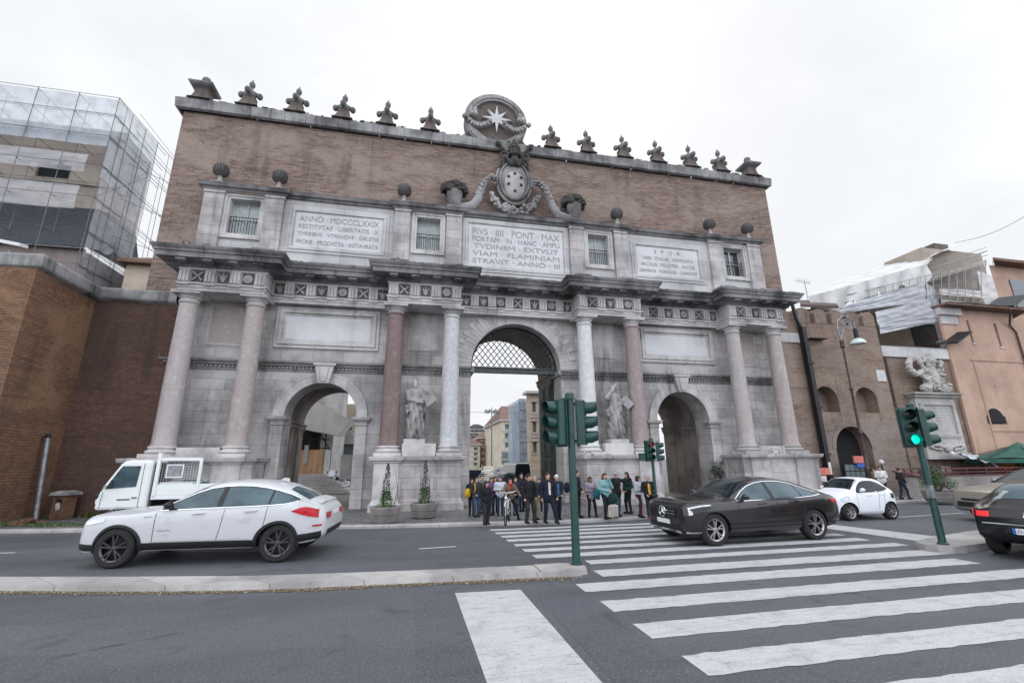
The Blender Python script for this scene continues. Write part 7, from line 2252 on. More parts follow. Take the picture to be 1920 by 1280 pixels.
# receding left flank of the corner palace
p, q = on_y(928, 800, 92), on_y(941, 789, 74)
b = MB()
zz0 = q[2]
b.add([(p[0], 92, 0), (q[0], 74, 0), (q[0], 74, zz0), (p[0], 92, zz0)], [(0, 1, 2, 3)])
fl_ = b.build('flank_wall', M('render_cream'), t, world=True)
b = MB()
for j in range(4):
    for i in range(4):
        u0, u1 = (i+.3)/4, (i+.68)/4
        a, c = (p[0]+(q[0]-p[0])*u0, 92-18*u0), (p[0]+(q[0]-p[0])*u1, 92-18*u1)
        z0, z1 = zz0*(.12+.22*j), zz0*(.24+.22*j)
        b.add([(a[0]-.06, a[1]-.05, z0), (c[0]-.06, c[1]-.05, z0), (c[0]-.06, c[1]-.05, z1), (a[0]-.06, a[1]-.05, z1)], [(0, 1, 2, 3)])
b.build('flank_windows', M('shutter'), t, world=True)
# netted scaffold tower between the palaces
p, q = on_y(973, 748, 44), on_y(996, 748, 44)
t = thing('netted_scaffold', 'scaffold tower hung with pale blue netting between two palaces', 'scaffolding', (p[0], 44, 0))
W, H = q[0]-p[0], p[2]
b = MB(); b.box(.2, W, .3, 6, 0, H-.3); b.build('core', M('render_grey'), t)
b = MB(); b.grid(rag([(0, 0, 0), (W, 0, 0), (W, 0, H), (0, 0, H)], 12, 20, .06, 31)); b.grid(rag([(0, 8, 0), (0, 0, 0), (0, 0, H), (0, 8, H)], 10, 20, .06, 32)); b.build('netting', M('net_scaf'), t)
b = MB()
for k in range(8): b.tube([(0, -.1, H*k/7), (W, -.1, H*k/7)], .06, 4)
for k in range(4): b.tube([(W*k/3, -.1, 0), (W*k/3, -.1, H)], .06, 4)
b.build('tubes', M('grey_metal'), t)
house('loggia_house', 'pale house with dark loggias at the left edge of the main arch view', 868, 900, 834, 95, 'render_cream', (2, 4, .1, .95), depth=12)
house('orange_house', 'orange rendered house in the row across the square', 900, 917, 822, 97, 'render_orange', (2, 4, .1, .95), depth=12)
house('tall_grey_house', 'narrow grey house between the orange house and the corner palace', 916, 930, 815, 104, 'render_grey', (2, 5, .1, .95), depth=12)
house('upper_house', 'brownish house rising behind the loggia house', 872, 914, 812, 112, 'render_mauve', (4, 4, .3, .97), depth=12, roof='slate')
p = on_y(896, 813, 112)
t = thing('roof_belvedere', 'arched belvedere with a hipped roof on the skyline inside the main arch', 'belvedere', (p[0], 114, p[2]))
hwb = (on_y(911, 813, 112)[0]-on_y(882, 813, 112)[0])/2; hb = on_y(896, 800, 112)[2]-p[2]
b = MB(); b.arch_wall(-hwb, hwb, 0, hb, [(-hwb*.6, hwb*.2, hb*.45), (0, hwb*.2, hb*.45), (hwb*.6, hwb*.2, hb*.45)], 0, .5, n=8); b.box(-hwb, -hwb+.4, .5, 4, 0, hb); b.box(hwb-.4, hwb, .5, 4, 0, hb); b.build('arcade', M('render_grey'), t)
b = MB(); b.add([(-hwb*1.15, -.5, hb), (hwb*1.15, -.5, hb), (hwb*1.15, 4.5, hb), (-hwb*1.15, 4.5, hb), (-hwb*.3, 2, hb+1.1), (hwb*.3, 2, hb+1.1)], [(0, 1, 5, 4), (1, 2, 5), (2, 3, 4, 5), (3, 0, 4)]); b.build('roof', M('slate'), t)
p = on_y(922, 765, 46)
t = thing('mast_lamp', 'tall slim lamp mast with a ring of lamps in the square', 'lamp mast', (p[0], 46, PAVE))
b = MB(); b.tube([(0, 0, 0), (0, 0, p[2])], [.12, .07], 8); b.build('mast', M('grey_metal'), t)
for k in range(6):
    a = k*math.pi/3
    b = MB(); b.tube([(0, 0, p[2]-.6), (.9*math.cos(a), .9*math.sin(a), p[2]-.3)], .04, 5); b.lathe([(.05, .5), (.16, .3), (.2, 0), (.05, -.05)], .95*math.cos(a), .95*math.sin(a), 8); 
    b.v = [(x, y, z if z > 2 else z+p[2]-.75) for x, y, z in b.v]; b.build('lamp', M('grey_metal'), t)
b = MB(); q0, q1 = on_y(870, 771, 46), on_y(1000, 773, 46); b.tube([tuple(q0), tuple((q0+q1)/2-np.array((0, 0, .2))), tuple(q1)], .03, 4)
tag(b.build('span_wire', M('grey_metal')), 'thin span wire across the sky inside the main arch', 'wire')

# ---- seen through the left arch: church steps, hoarding, canopy
yc = 14.0
q = [on_y(*p, yc) for p in ((556, 790), (590, 751), (657, 787), (632, 816), (556, 802))]
t = thing('church_canopy', 'large pale sloping protective canopy over the church door, seen through the left arch', 'canopy')
b = MB(); b.prism([(p[0], p[2]) for p in q], yc, yc+2.5, 'y'); b.build('canopy_panel', M('render_white'), t)
b = MB()
for px in (567, 583, 600, 612):
    a, c = on_y(px, 800, yc+.4), on_y(px, 850, yc+.4); b.tube([tuple(a), (c[0], yc+.4, .5)], .05, 6)
for py in (806, 822, 838): b.tube([tuple(on_y(558, py, yc+.3)), tuple(on_y(618, py+2, yc+.3))], .04, 5)
b.tube([tuple(on_y(600, 812, yc+.3)), tuple(on_y(618, 842, yc+.3))], .04, 5); b.build('scaffold_frame', M('dark_metal'), t)
a, c = on_y(556, 843, 13), on_y(605, 888, 13)
hz_ = c[2]
t = thing('timber_hoarding', 'orange-brown plywood hoarding at the top of the church steps', 'hoarding')
b = MB()
for k in range(5):
    x0 = a[0]+(c[0]-a[0])*k/5; b.box(x0, x0+(c[0]-a[0])/5-.02, 13, 13.06, hz_, a[2])
b.build('boards', M('timber'), t)
b = MB(); b.box(c[0]-.05, c[0]+.05, 13, 15, hz_, a[2]); b.box(a[0]+.5, a[0]+.75, 12.95, 12.999, a[2]-.9, a[2]+.3); b.build('white_notice', M('tarp'), t)
b = MB(); n = 8
for k in range(n):
    y0 = 13.2-.34*(n-k)
    zt_ = PAVE+(hz_-PAVE)*(k+1)/n
    xr_ = on_y(612, 888, 13)[0]+(n-1-k)*.30
    b.box(-13.5, xr_, 13.2-.36*(n-k), 16, zt_-(hz_-PAVE)/n+.001*k, zt_)
st_ = tag(b.build('church_steps', M('pale_stone')), 'flight of pale stone church steps seen through the left arch', 'steps')
t = thing('church_building', 'white and cream church front beyond the left arch', 'church')
a, c = on_y(560, 745, 17), on_y(628, 745, 17)
b = MB(); b.box(-15, c[0], 17, 24, 0, a[2]+14); b.build('wall', M('pale_stone'), t)
b = MB(); b.box(c[0]-.7, c[0]+.2, 16.7, 17.0, 0, a[2]+14); b.build('pilaster', M('tarp'), t)
a, c = on_y(613, 800, 16.9), on_y(560, 850, 16.9)
b = MB(); b.box(c[0], a[0], 16.8, 16.99, hz_, a[2]); b.build('dark_portal', M('dark_room'), t)
a, c = on_y(622, 728, 26), on_y(690, 900, 26)
t = thing('pedimented_house', 'cream building with a pedimented doorway at the back of the left arch view', 'building')
b = MB(); b.box(a[0], c[0], 26, 34, 0, a[2]-1.5); b.build('wall', M('render_cream'), t)
d0, d1 = on_y(643, 834, 25.9), on_y(666, 890, 25.9)
b = MB(); b.box(d0[0], d1[0], 25.9, 25.99, PAVE, d0[2]); b.build('door', M('shutter'), t)
b = MB(); e0, e1, e2 = on_y(640, 822, 25.8), on_y(669, 822, 25.8), on_y(655, 808, 25.8)
b.prism([(e0[0], e0[2]), (e1[0], e1[2]), (e2[0], e2[2])], 25.6, 25.99, 'y'); b.box(e0[0], e1[0], 25.6, 25.99, e0[2]-.5, e0[2]); 
for xx in (d0[0]-.5, d1[0]): b.box(xx, xx+.5, 25.75, 25.99, PAVE, e0[2]-.5)
b.build('pediment', M('pale_stone'), t)
w0, w1 = on_y(648, 797, 25.9), on_y(659, 805, 25.9)
b = MB(); b.box(w0[0], w1[0], 25.9, 25.99, w1[2], w0[2]); b.build('window', M('window_glass'), t)
a, c = on_y(640, 852, 12), on_y(658, 898, 12)
t = thing('banner_stand', 'tall pale printed banner standing by the church steps', 'banner', (a[0], 12, 0))
b = MB(); b.box(0, c[0]-a[0], 0, .05, c[2], a[2]); b.build('banner', M('tarp'), t)
b = MB(); b.box(.1, c[0]-a[0]-.1, -.012, -.001, c[2]+.4, a[2]-.7); b.build('printed_panel', M('poster'), t)
b = MB(); b.box(0, .05, .06, .1, PAVE, a[2]); b.box(c[0]-a[0]-.05, c[0]-a[0], .06, .1, PAVE, a[2]); b.build('frame', M('grey_metal'), t)
def scooter():
    t = thing('motor_scooter', 'dark motor scooter parked by the church steps, left one', 'scooter', group='motor scooters beside the steps')
    b = MB()
    for x in (0, 1.25):
        v0 = len(b.v); b.lathe([(.15, -.06), (.26, -.06), (.27, 0), (.26, .06), (.15, .06)], 0, 0, 18); b.v[v0:] = [(x+vx, vz, .27+vy) for vx, vy, vz in b.v[v0:]]
    b.build('wheel', M('rubber'), t)
    S = SDF((-.5, -.4, 0), (1.8, .4, 1.4), .035)
    S.cap((.15, 0, .55), (.9, 0, .5), .12, .18, 0, .08).cap((.9, 0, .55), (1.35, 0, .68), .2, .14, 0, .08).cap((.12, 0, .35), (.22, 0, .95), .13, .1, 0, .06).cap((0, 0, .35), (.2, 0, 1.0), .07, .06).cap((.6, 0, .78), (1.3, 0, .84), .11, .11, 0, .05)
    S.build('body', [M('blue_car')], t)
    b = MB(); b.tube([(.25, -.34, 1.08), (.2, 0, 1.0), (.25, .34, 1.08)], .022, 6)
    for s in (-1, 1): b.tube([(.22, s*.25, 1.05), (.18, s*.34, 1.28)], .01, 4); b.ball((.18, s*.34, 1.32), .06, 5)
    b.build('handlebar', M('dark_metal'), t)
    b = MB(); b.add([(.05, -.22, 1.0), (.05, .22, 1.0), (.2, .18, 1.45), (.2, -.18, 1.45)], [(0, 1, 2, 3)]); b.build('windshield', M('lamp_clear'), t)
    return t
s0 = scooter()
for k, (px, py, lab) in enumerate(((618, 908, None), (629, 909, 'dark motor scooter parked by the church steps, middle one'), (661, 912, 'dark motor scooter beside the pale banner, right one'))):
    o = s0 if k == 0 else dup(s0)
    if lab: o['label'] = lab
    g = on_y(px, py, 12.6+.3*k)
    o.location = (g[0], 12.6+.3*k, PAVE); o.rotation_euler = (0, 0, R(70+k*8))
# ------------------------------------------------------------------ people
def cloth(name, c, var=.3): return plain(name, c, .85, var, 9, spec=.2, bmp=.25, bscale=30)
CL = {k: cloth('cloth_'+k, v) for k, v in dict(
    black=(.014, .014, .017), navy=(.012, .016, .032), suit=(.012, .014, .026), jeans=(.05, .075, .12), darkjeans=(.025, .033, .055), grey=(.12, .12, .13),
    charcoal=(.03, .03, .033), beige=(.34, .28, .20), shirt=(.55, .48, .44), white=(.6, .6, .6), lilac=(.25, .20, .25), turquoise=(.17, .32, .34), teal=(.01, .13, .18),
    darkgreen=(.012, .035, .032), palegrey=(.40, .42, .46), burgundy=(.07, .016, .03), mustard=(.55, .30, .03), olive=(.13, .105, .06), scarf=(.32, .02, .03), purple=(.12, .05, .12),
    yellow=(.55, .33, .03), brown=(.09, .055, .035), redshoe=(.30, .06, .07), blue=(.06, .12, .24)).items()}
SKIN = plain('skin', (.46, .28, .20), .55, .15, 12, spec=.35)
SKIN2 = plain('darker_skin', (.26, .15, .10), .55, .15, 12, spec=.35)
FACE = plain('eyes_and_lips', (.05, .03, .028), .6, .2, 12)
HAIR = {k: plain('hair_'+k, v, .6, .4, 25, stretch=(1, 1, .2)) for k, v in dict(black=(.01, .009, .009), brown=(.04, .022, .014), grey=(.30, .29, .28), white=(.55, .54, .52), dark=(.02, .014, .012)).items()}

def person(px_feet, py_feet, py_head, label, top='black', legs='darkjeans', shoes='black', hair='dark', hs='short', rz=0, pose=None, coat=0.0, open_=None, skin=None, group='people waiting at the crossing',
           fem=False, vox=.0125, lean=0, stride=.12, scarf=None, g=None, H=None, wide=1.12, no_legs=False):
    """one person; local frame faces -y, 1.72 m before scaling"""
    if g is None: g = on_z(px_feet, py_feet, PAVE+.015)
    if H is None: H = height_at(g, py_head)-PAVE-.015
    s = H/1.735
    pose = pose or {}
    S = SDF((-.62, -.62, -.02), (.62, .55, 1.80), vox)
    LEG, TOP, SK, SHO, FC, SH, SC = 1, 2, 0, 3, 4, 5, 6
    w_ = (.93 if fem else 1.0)*wide
    fl, fr = pose.get('feet', ((-.10, -.02-stride/2), (.10, stride/2)))
    P3 = lambda q, z: np.array((q[0], q[1], z))
    hipz = .90
    kn = []
    for sd, ft in ((-1, fl), (1, fr)):
        hip = np.array((sd*.088*w_, .0, hipz)); an = P3(ft, .085)
        k = (hip+an)/2+np.array((0, -.05, .02)); kn.append(k)
        wd = .008 if legs in ('charcoal', 'navy', 'suit', 'beige') else 0
        S.cap(hip, k, .088, .062+wd, LEG, .05).cap(k, an, .062+wd, .045+wd*1.5, LEG, .03)
        d = np.array(pose.get('toe', (0, -1))); d = d/np.linalg.norm(d)
        S.cap((ft[0]-d[0]*.05, ft[1]-d[1]*.05, .045), (ft[0]+d[0]*.14, ft[1]+d[1]*.14, .033), .045, .036, SHO, .02)
    S.ell((0, .005, .95), (.165*w_, .115, .13), LEG if coat < .02 else TOP, .06)
    sh = np.array((0, lean*.0, 0))
    S.cap((0, 0, 1.0), (0, .005, 1.22), .125*w_, .14*w_, TOP, .06, .8)
    S.ell((0, .0, 1.27), (.175*w_, .125, .17), TOP, .06)
    S.cap((-.13*w_, .01, 1.40), (.13*w_, .01, 1.40), .068, .068, TOP, .05)
    if fem: S.ell((-.07, -.09, 1.27), (.07, .06, .07), TOP, .04).ell((.07, -.09, 1.27), (.07, .06, .07), TOP, .04)
    if coat:
        S.cap((0, .0, 1.05), (0, .0, .98-coat), .15*w_, .175*w_, TOP, .07, .72)
    ax, ay = pose.get('look', (0, -1))
    hd = np.array((pose.get('hx', 0), pose.get('hy', -.015), 1.60))
    S.cap((0, .015, 1.40), hd+(0, .02, -.08), .056, .05, SK, .02)
    fwd = np.array((ax, ay, 0.)); fwd /= np.linalg.norm(fwd); sdv = np.array((-fwd[1], fwd[0], 0.))
    S.ell(hd+(0, .01, .02), (.077, .09, .105), SK, .03)
    S.ell(hd+fwd*.025+(0, 0, -.055), (.056, .06, .065), SK, .03)
    S.cap(hd+fwd*.088+(0, 0, .012), hd+fwd*.108+(0, 0, -.022), .012, .016, SK, .012)
    for e in (-1, 1): S.ell(hd+sdv*e*.08+(0, 0, -.005), (.017, .02, .03), SK, .01)
    arms = pose.get('arms', (((-.27, .03, 1.12), (-.27, -.10, .88)), ((.27, .03, 1.12), (.27, -.10, .88))))
    for sd, (el, wr) in zip((-1, 1), arms):
        a = np.array((sd*.19*w_, .01, 1.39)); el, wr = np.array(el, float), np.array(wr, float)
        S.cap(a, el, .062, .05, TOP, .04).cap(el, wr, .05, .038, TOP, .03)
        d = wr-el; d /= np.linalg.norm(d)
        hidden = pose.get('pocket', False)
        if not hidden:
            pal = wr+d*.055
            S.cap(wr, wr+d*.02, .026, .026, SK, .015)
            up = np.array((0, 0, 1.0)) if abs(d[2]) < .8 else np.array((0, 1.0, 0))
            si = np.cross(d, up); si /= np.linalg.norm(si); nn = np.cross(si, d)
            S.cap(wr+d*.02, pal, .026, .03, SK, .015)
            for f_, (o_, L) in enumerate(((-.028, .058), (-.010, .068), (.010, .064), (.027, .05))):
                b0 = pal+si*o_+d*.015; b1 = b0+d*L*.55+nn*.012; b2 = b1+d*L*.35+nn*.028
                S.cap(b0, b1, .0105, .0098, SK, .006).cap(b1, b2, .0098, .009, SK, .006)
            S.cap(wr+d*.03-si*.025, wr+d*.075-si*.055+nn*.02, .012, .010, SK, .008)
    if scarf: S.cap((-.05, -.04, 1.46), (.05, -.04, 1.46), .06, .06, SC, .03).cap((0, -.08, 1.45), (.03, -.13, 1.22), .045, .035, SC, .03)
    # creases in the clothes
    S.warp(lambda X, Y, Z: np.where(Z < 1.42, .0045*np.sin(Z*52+X*22)*np.sin(X*30+Y*26), 0))
    for e in (-1, 1): S.paint(hd+fwd*.085+sdv*e*.032+(0, 0, .02), .016, FC)
    for e in (-1, 0, 1): S.paint(hd+fwd*.085+sdv*e*.014+(0, 0, -.05), .012, FC)
    if open_:
        for z in np.arange(1.0, 1.46, .03): S.paint((0, -.145+.03*abs(z-1.25), z), .045+.02*(z-1), SH)
    V, F, lab = S.net()
    if lean: V = V+np.stack([lean*(V[:, 2]-.1), 0*V[:, 2], 0*V[:, 2]], 1)
    fl_ = lab[F[:, 0]]
    t = thing('person', label, 'person', (g[0], g[1], PAVE+.012), R(rz), group)
    sk = skin or SKIN
    ml = [sk, CL[legs], CL[top], CL[shoes], FACE, CL[open_ or top], CL[scarf or top]]
    link('body', net_mesh('body', V*s, F, fl_, ml), t)
    # clothing as thin layers over the body
    n = np.zeros_like(V)
    fn = np.cross(V[F[:, 1]]-V[F[:, 0]], V[F[:, 2]]-V[F[:, 0]])
    for k in range(4): np.add.at(n, F[:, k], fn)
    n /= np.linalg.norm(n, axis=1)[:, None]+1e-9
    for nm, ids in (('trousers', (LEG,)), ('jacket' if open_ or coat else 'top', (TOP,)), ('shoes', (SHO,))):
        m = np.isin(fl_, ids)
        if m.sum() < 20: continue
        Fs = F[m]; u, inv = np.unique(Fs, return_inverse=True)
        link(nm, net_mesh(nm, (V[u]+n[u]*(.014 if ids[0] == TOP else .006))*s, inv.reshape(-1, 4), np.zeros(len(Fs)), [ml[ids[0]]]), t)
    if hs != 'bald':
        h = SDF((-.3, -.3, 1.15), (.3, .3, 1.80), .012)
        hp = hd-fwd*.018+np.array((0, 0, .042))
        h.ell(hp, (.092, .098, .098), 0, .02)
        if hs == 'bob': h.ell(hd-fwd*.035+(0, 0, -.02), (.105, .085, .12), 0, .03)
        if hs == 'long':
            h.ell(hd-fwd*.04+(0, 0, -.02), (.10, .08, .12), 0, .03)
            for e in (-1, 0, 1): h.cap(hd-fwd*.05+sdv*e*.06+(0, 0, -.05), hd-fwd*.06+sdv*e*.085+(0, 0, -.30), .05, .035, 0, .03)
        if hs == 'bun': h.ell(hd-fwd*.10+(0, 0, .03), (.05, .05, .05), 0, .02)
        # carve the face clear
        w2 = h._win(hd-.3, hd+.3)
        sl, X, Y, Z = w2
        c = hd+fwd*.085+np.array((0, 0, -.035))
        d = np.sqrt(((X-c[0])/1.0)**2+((Y-c[1])/1.0)**2+((Z-c[2])/1.15)**2)-(.082 if hs in ('short', 'bun') else .078)
        h.d[sl] = np.maximum(h.d[sl], -d)
        if hs in ('short', 'bun'):
            h.d[sl] = np.maximum(h.d[sl], -(Z-(hd[2]-.045)))
        h.warp(lambda X, Y, Z: .006*np.sin(X*90+Z*20)*np.sin(Y*80))
        Vh, Fh, _ = h.net()
        if lean: Vh = Vh+np.stack([lean*(Vh[:, 2]-.1), 0*Vh[:, 2], 0*Vh[:, 2]], 1)
        link('hair', net_mesh('hair', Vh*s, Fh, np.zeros(len(Fh)), [HAIR[hair]]), t)
    t['_s'] = s
    del t['_s']
    return t, s
FR = (((-.24, .04, 1.12), (-.12, -.16, .95)), ((.24, .04, 1.12), (.12, -.16, .95)))
FOLD = (((-.25, .0, 1.13), (.04, -.19, 1.14)), ((.25, .0, 1.13), (-.04, -.19, 1.10)))
FACEHAND = (((-.25, 0, 1.13), (.02, -.2, 1.05)), ((.24, -.12, 1.18), (.09, -.16, 1.50)))
POINT = (((-.25, .02, 1.12), (-.22, -.1, .9)), ((.40, -.10, 1.34), (.58, -.20, 1.44)))

person(911, 983, 901, 'short woman in a long black coat, leftmost of the front row at the kerb', 'black', 'charcoal', hair='black', hs='bob', fem=True, coat=.32, rz=25, pose=dict(arms=FR, pocket=True, look=(.5, -1)), stride=.05, wide=1.15)
t, s = person(893, 968, 893, 'man in a dark jacket and jeans with a yellow backpack strap', 'charcoal', 'jeans', hair='black', rz=15, pose=dict(arms=FR), scarf=None)
b = MB(); b.tube([(-.14*s, .08*s, 1.46*s), (-.13*s, -.10*s, 1.42*s), (-.13*s, -.165*s, 1.2*s), (-.15*s, -.05*s, 1.0*s)], .024*s, 6); b.build('backpack_strap', CL['yellow'], t)
S_ = SDF((-.3, -.1, .8), (.3, .4, 1.6), .02); S_.ell((-.05, .2, 1.2), (.18, .11, .22), 0); bp = S_.build('backpack', [CL['yellow']], None, scale=s)
tag(bp, 'yellow backpack on the back of the man in the dark jacket, left of the crowd', 'backpack'); bp.location = t.location; bp.rotation_euler = t.rotation_euler
person(993, 980, 887, 'tall man in a black jacket with feet apart, right of the cyclist', 'black', 'charcoal', hair='black', rz=25, pose=dict(feet=((-.14, .0), (.2, -.06)), look=(.6, -1), arms=(((-.28, .03, 1.12), (-.27, -.08, .88)), ((.28, .03, 1.12), (.25, -.1, .9)))), coat=.05)
person(1004, 974, 892, 'person in beige trousers mostly hidden behind the tall man in the black jacket', 'charcoal', 'beige', hair='grey', rz=5, pose=dict(arms=FR))
person(1029, 980, 885, 'man in a navy suit and open pale shirt stepping off the kerb', 'suit', 'suit', hair='dark', rz=12, open_='shirt', coat=.08, pose=dict(feet=((-.10, .08), (.20, -.22)), arms=(((-.28, .05, 1.12), (-.26, -.02, .87)), ((.28, .04, 1.12), (.31, -.08, .88)))))
person(1046, 974, 889, 'white-haired man in a dark navy jacket behind the man in the navy suit', 'navy', 'navy', hair='white', rz=10, coat=.05, open_='blue', pose=dict(arms=FR))
t, s = person(1084, 969, 880, 'man in a dark jacket half hidden by the median traffic light pole', 'black', 'black', hair='black', rz=50, coat=.05, pose=dict(look=(.4, -1), arms=FR))
S_ = SDF((-.6, -.3, .6), (.2, .3, 1.4), .02); S_.ell((-.38, .05, 1.08), (.14, .12, .2), 0); bg_ = S_.build('shoulder_bag', [CL['navy']], None, scale=s); bg_.location = t.location
tag(bg_, 'dark blue bag hanging at the left side of the man behind the pole', 'bag')
t, s = person(1110, 968, 893, 'dark-haired woman in a lilac jumper with legs apart, holding a teal jacket', 'lilac', 'black', hair='black', hs='bob', fem=True, rz=-5, skin=SKIN2, coat=.1, pose=dict(feet=((-.12, .02), (.2, -.02)), arms=(((-.23, 0, 1.13), (-.05, -.2, 1.12)), ((.27, -.03, 1.14), (.16, -.24, 1.14)))))
S_ = SDF((-.2, -.6, .6), (.6, .2, 1.4), .02); S_.ell((.2, -.24, 1.02), (.17, .1, .22), 0).cap((.16, -.24, .9), (.26, -.2, .8), .1, .08, 0, .05); S_.warp(lambda X, Y, Z: .012*np.sin(X*40+Z*14))
j = S_.build('folded_jacket', [CL['teal']], None, scale=s); j.location = t.location; tag(j, 'bunched teal jacket held by the woman in the lilac jumper', 'jacket')
person(1138, 972, 886, 'woman in a loose turquoise jumper with long hair and a hand to her face', 'turquoise', 'black', hair='brown', hs='long', fem=True, rz=8, wide=1.04, coat=.04, pose=dict(arms=FACEHAND))
person(1159, 968, 883, 'man in a dark jacket and blue jeans pointing to the right', 'black', 'jeans', hair='grey', rz=20, coat=.06, wide=1.1, pose=dict(arms=POINT, look=(1, -.3)))
person(1180, 962, 884, 'woman in a dark green jacket with long dark hair, standing in profile before the gate', 'darkgreen', 'black', hair='dark', hs='long', fem=True, rz=-75, pose=dict(arms=FR), stride=.05)
person(1201, 969, 891, 'woman in a pale grey coat and burgundy trousers', 'palegrey', 'burgundy', hair='black', hs='bob', fem=True, rz=40, coat=.36, pose=dict(arms=FOLD, look=(.4, -1)))
t, s = person(1222, 972, 890, 'person in a black jacket over a mustard jumper by the small traffic light', 'black', 'black', shoes='redshoe', hair='grey', rz=-15, open_='mustard', coat=.05, lean=-.03, pose=dict(feet=((-.14, -.1), (.06, .05)), arms=(((-.26, .03, 1.12), (-.14, -.15, .95)), ((.28, .04, 1.12), (.22, -.12, .95)))))
S_ = SDF((-.2, -.5, .6), (.5, .2, 1.2), .02); S_.ell((.15, -.2, .92), (.15, .08, .09), 0); w2_ = S_.build('waist_bag', [CL['charcoal']], None, scale=s); w2_.location = t.location; w2_.rotation_euler = t.rotation_euler
tag(w2_, 'dark bag held low by the person in the mustard jumper', 'bag')
# striped suitcase with a dark bag on top
g = on_z(1151, 972, PAVE+.015); hh = height_at(g, 947)-PAVE
su = thing('suitcase', 'pale suitcase with dark diagonal stripes standing at the kerb', 'suitcase', (g[0], g[1]+.1, PAVE+.015), R(4))
b = MB(); b.box(-.19, .19, -.11, .11, .05, hh); b.build('shell', M('case_pattern'), su, bevel=.035)
b = MB()
for k in range(-8, 9):
    c0 = k*.085
    a, c = (max(-.17, c0-.25), None), None
    pts = []
    for z in np.linspace(.09, hh-.04, 14):
        x = c0+(z-.3)*.8
        if -.165 < x < .165: pts.append((x, z))
    if len(pts) > 1:
        (x0, z0), (x1, z1) = pts[0], pts[-1]
        b.add([(x0-.014, -.113, z0), (x0+.014, -.113, z0), (x1+.014, -.113, z1), (x1-.014, -.113, z1)], [(0, 1, 2, 3)])
b.build('stripes', M('black'), su)
b = MB()
for x in (-.14, .14):
    for y in (-.07, .07): b.ball((x, y, .03), .03, 5)
for x in (-.09, .09): b.tube([(x, .08, hh-.02), (x, .08, hh+.35)], .01, 5)
b.tube([(-.09, .08, hh+.35), (.09, .08, hh+.35)], .014, 6); b.build('handle_and_wheels', M('black'), su)
S_ = SDF((-.35, -.3, 0), (.35, .3, .6), .02); S_.ell((0, -.02, .19), (.2, .13, .18), 0).cap((-.1, 0, .3), (.1, 0, .33), .06, .06); S_.warp(lambda X, Y, Z: .008*np.sin(X*50+Z*30))
o = S_.build('travel_bag', [CL['darkgreen']]); o.location = (g[0], g[1]+.1, PAVE+.015+hh); tag(o, 'dark green travel bag resting on top of the striped suitcase', 'bag')
# cyclist
gb = on_z(955, 977, PAVE)
bk = thing('bicycle', 'white city bicycle straddled by its rider at the kerb', 'bicycle', (gb[0], gb[1], PAVE), R(-108))
def bwheel(x):
    b = MB(); r = .33
    b.tube([(x+r*math.cos(a), 0, r+r*math.sin(a)) for a in [2*math.pi*i/36 for i in range(36)]], .02, 6, closed=True)
    o = b.build('wheel', M('rubber'), bk, smooth=True)
    s = MB()
    for i in range(18): s.tube([(x, 0, r), (x+.31*math.cos(i*.349), 0, r+.31*math.sin(i*.349))], .003, 3)
    s.tube([(x, -.05, r), (x, .05, r)], .02, 6); s.build('spokes', M('chrome'), o)
bwheel(0); bwheel(1.05)
b = MB()
for a, c in (((1.05, 0, .33), (.62, 0, .3)), ((.62, 0, .3), (.50, 0, .82)), ((1.05, 0, .33)[::1], (.92, 0, .80)), ((.62, 0, .3), (.90, 0, .70)), ((.52, 0, .62), (.90, 0, .76)), ((0, 0, .33), (.62, 0, .3)), ((0, 0, .33), (.52, 0, .66))):
    b.tube([a, c], .018, 7)
b.tube([(.92, 0, .8), (.90, 0, .98)], .016, 6); b.build('frame', M('tarp'), bk)
b = MB(); b.tube([(.78, -.32, 1.03), (.86, -.26, 1.0), (.92, -.06, .97), (.92, .06, .97), (.86, .26, 1.0), (.78, .32, 1.03)], .016, 6); b.build('handlebar', M('chrome'), bk, smooth=True)
S_ = SDF((.2, -.2, .7), (.8, .2, 1.0), .015); S_.ell((.45, 0, .86), (.14, .08, .04), 0).cap((.5, 0, .86), (.64, 0, .86), .035, .02, 0); S_.build('saddle', [M('black')], bk)
b = MB(); b.tube([(-.05+.38*math.cos(a), 0, .33+.38*math.sin(a)) for a in [math.pi*(.1+.8*i/12) for i in range(13)]], .02, 5); b.tube([(1.05+.37*math.cos(a), 0, .33+.37*math.sin(a)) for a in [math.pi*(.25+.6*i/12) for i in range(13)]], .022, 5); b.build('mudguard', M('tarp'), bk)
b = MB(); b.ball((1.0, 0, .82), .05, 6); b.build('front_lamp', M('chrome'), bk)
gr_ = (gb[0]+.12, gb[1]+.42, PAVE)
person(0, 0, 0, 'cyclist in an olive coat and red scarf straddling the white bicycle', 'olive', 'black', hair='black', hs='bob', rz=8, scarf='scarf', coat=.06, g=gr_, H=height_at(gr_, 896)-PAVE, wide=1.1,
       pose=dict(feet=((-.12, -.05), (.30, -.2)), arms=(((-.33, -.12, 1.14), (-.32, -.42, 1.02)), ((.33, -.12, 1.14), (.30, -.42, 1.02)))))
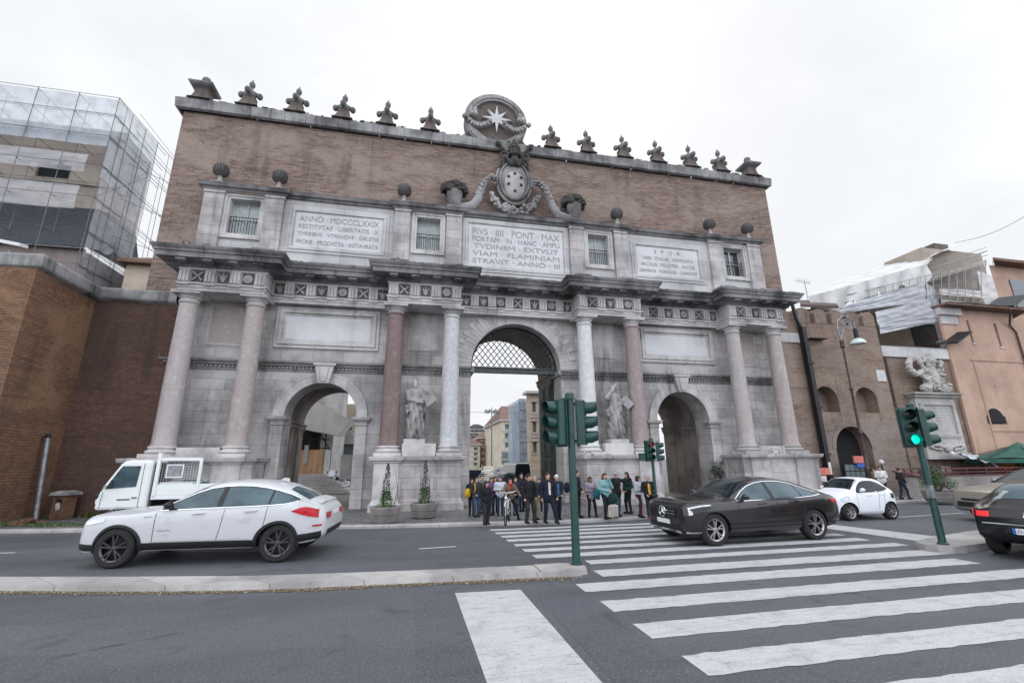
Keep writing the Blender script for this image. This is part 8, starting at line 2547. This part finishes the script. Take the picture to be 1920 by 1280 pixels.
# crowd farther back under the arch
BG = [(884, 966, 896, 'person in black with a yellow bag at the left jamb of the main arch', 'black', 'black', 'dark', 'bob', True),
      (903, 962, 889, 'person in a grey top behind the woman in the long black coat', 'grey', 'jeans', 'brown', 'short', False),
      (921, 965, 894, 'woman in a purple top left of the cyclist', 'purple', 'darkjeans', 'brown', 'long', True),
      (928, 960, 893, 'person in a burgundy top deep in the crowd behind the cyclist', 'burgundy', 'black', 'brown', 'bob', True),
      (938, 966, 892, 'man in a pale grey top directly left of the cyclist', 'palegrey', 'darkjeans', 'black', 'short', False),
      (967, 965, 893, 'man in a dark jacket and blue jeans just right of the cyclist', 'navy', 'jeans', 'black', 'short', False),
      (978, 958, 886, 'man in black standing behind between the cyclist and the tall man', 'black', 'black', 'black', 'short', False),
      (988, 952, 890, 'person in grey half hidden behind the tall man in the black jacket', 'grey', 'charcoal', 'dark', 'short', False),
      (1012, 958, 896, 'dark-haired person behind the left shoulder of the man in the navy suit', 'charcoal', 'black', 'black', 'short', False)]
for i, (fx, fy, hy, lab, tp, lg, hr, hs, fm) in enumerate(BG):
    t, s = person(fx, fy, hy, lab, tp, lg, hair=hr, hs=hs, fem=fm, rz=random.uniform(-25, 25), vox=.016, pose=dict(arms=FR if i % 2 else FOLD), coat=.04)
p0 = [o for o in bpy.data.objects if o.get('label', '').startswith('person in black with a yellow bag')][0]
S_ = SDF((-.3, -.3, .6), (.3, .3, 1.3), .02); S_.ell((0, 0, .95), (.15, .09, .2), 0)
yb = S_.build('shoulder_bag', [CL['yellow']], None, scale=.85); yb.location = p0.location+Vector((-.16, -.16, 0))
tag(yb, 'yellow shoulder bag of the person at the left jamb of the main arch', 'bag')
# passers-by on the right pavement
person(1697, 935, 876, 'dark figure in a grey top walking past the crenellated tower', 'charcoal', 'darkjeans', hair='black', rz=70, vox=.016, group='people on the right pavement', stride=.3, pose=dict(arms=FR))
person(1660, 932, 873, 'person in a white and black jacket standing behind the tiny white car', 'white', 'black', hair='dark', rz=-40, vox=.016, group='people on the right pavement', pose=dict(arms=FOLD), coat=.05)
person(1645, 930, 876, 'person in olive standing next to the news stand', 'olive', 'black', hair='dark', hs='bob', rz=30, vox=.016, group='people on the right pavement', pose=dict(arms=FOLD), coat=.05)

# ------------------------------------------------------------------ output
SC.view_settings.view_transform = 'Standard'
SC.view_settings.look = 'None'
SC.view_settings.exposure = 0.0
SC.view_settings.gamma = 1.0
SC.render.engine = 'CYCLES'
SC.cycles.use_denoising = True
SC.cycles.max_bounces = 6
SC.render.resolution_x, SC.render.resolution_y = 1024, 682
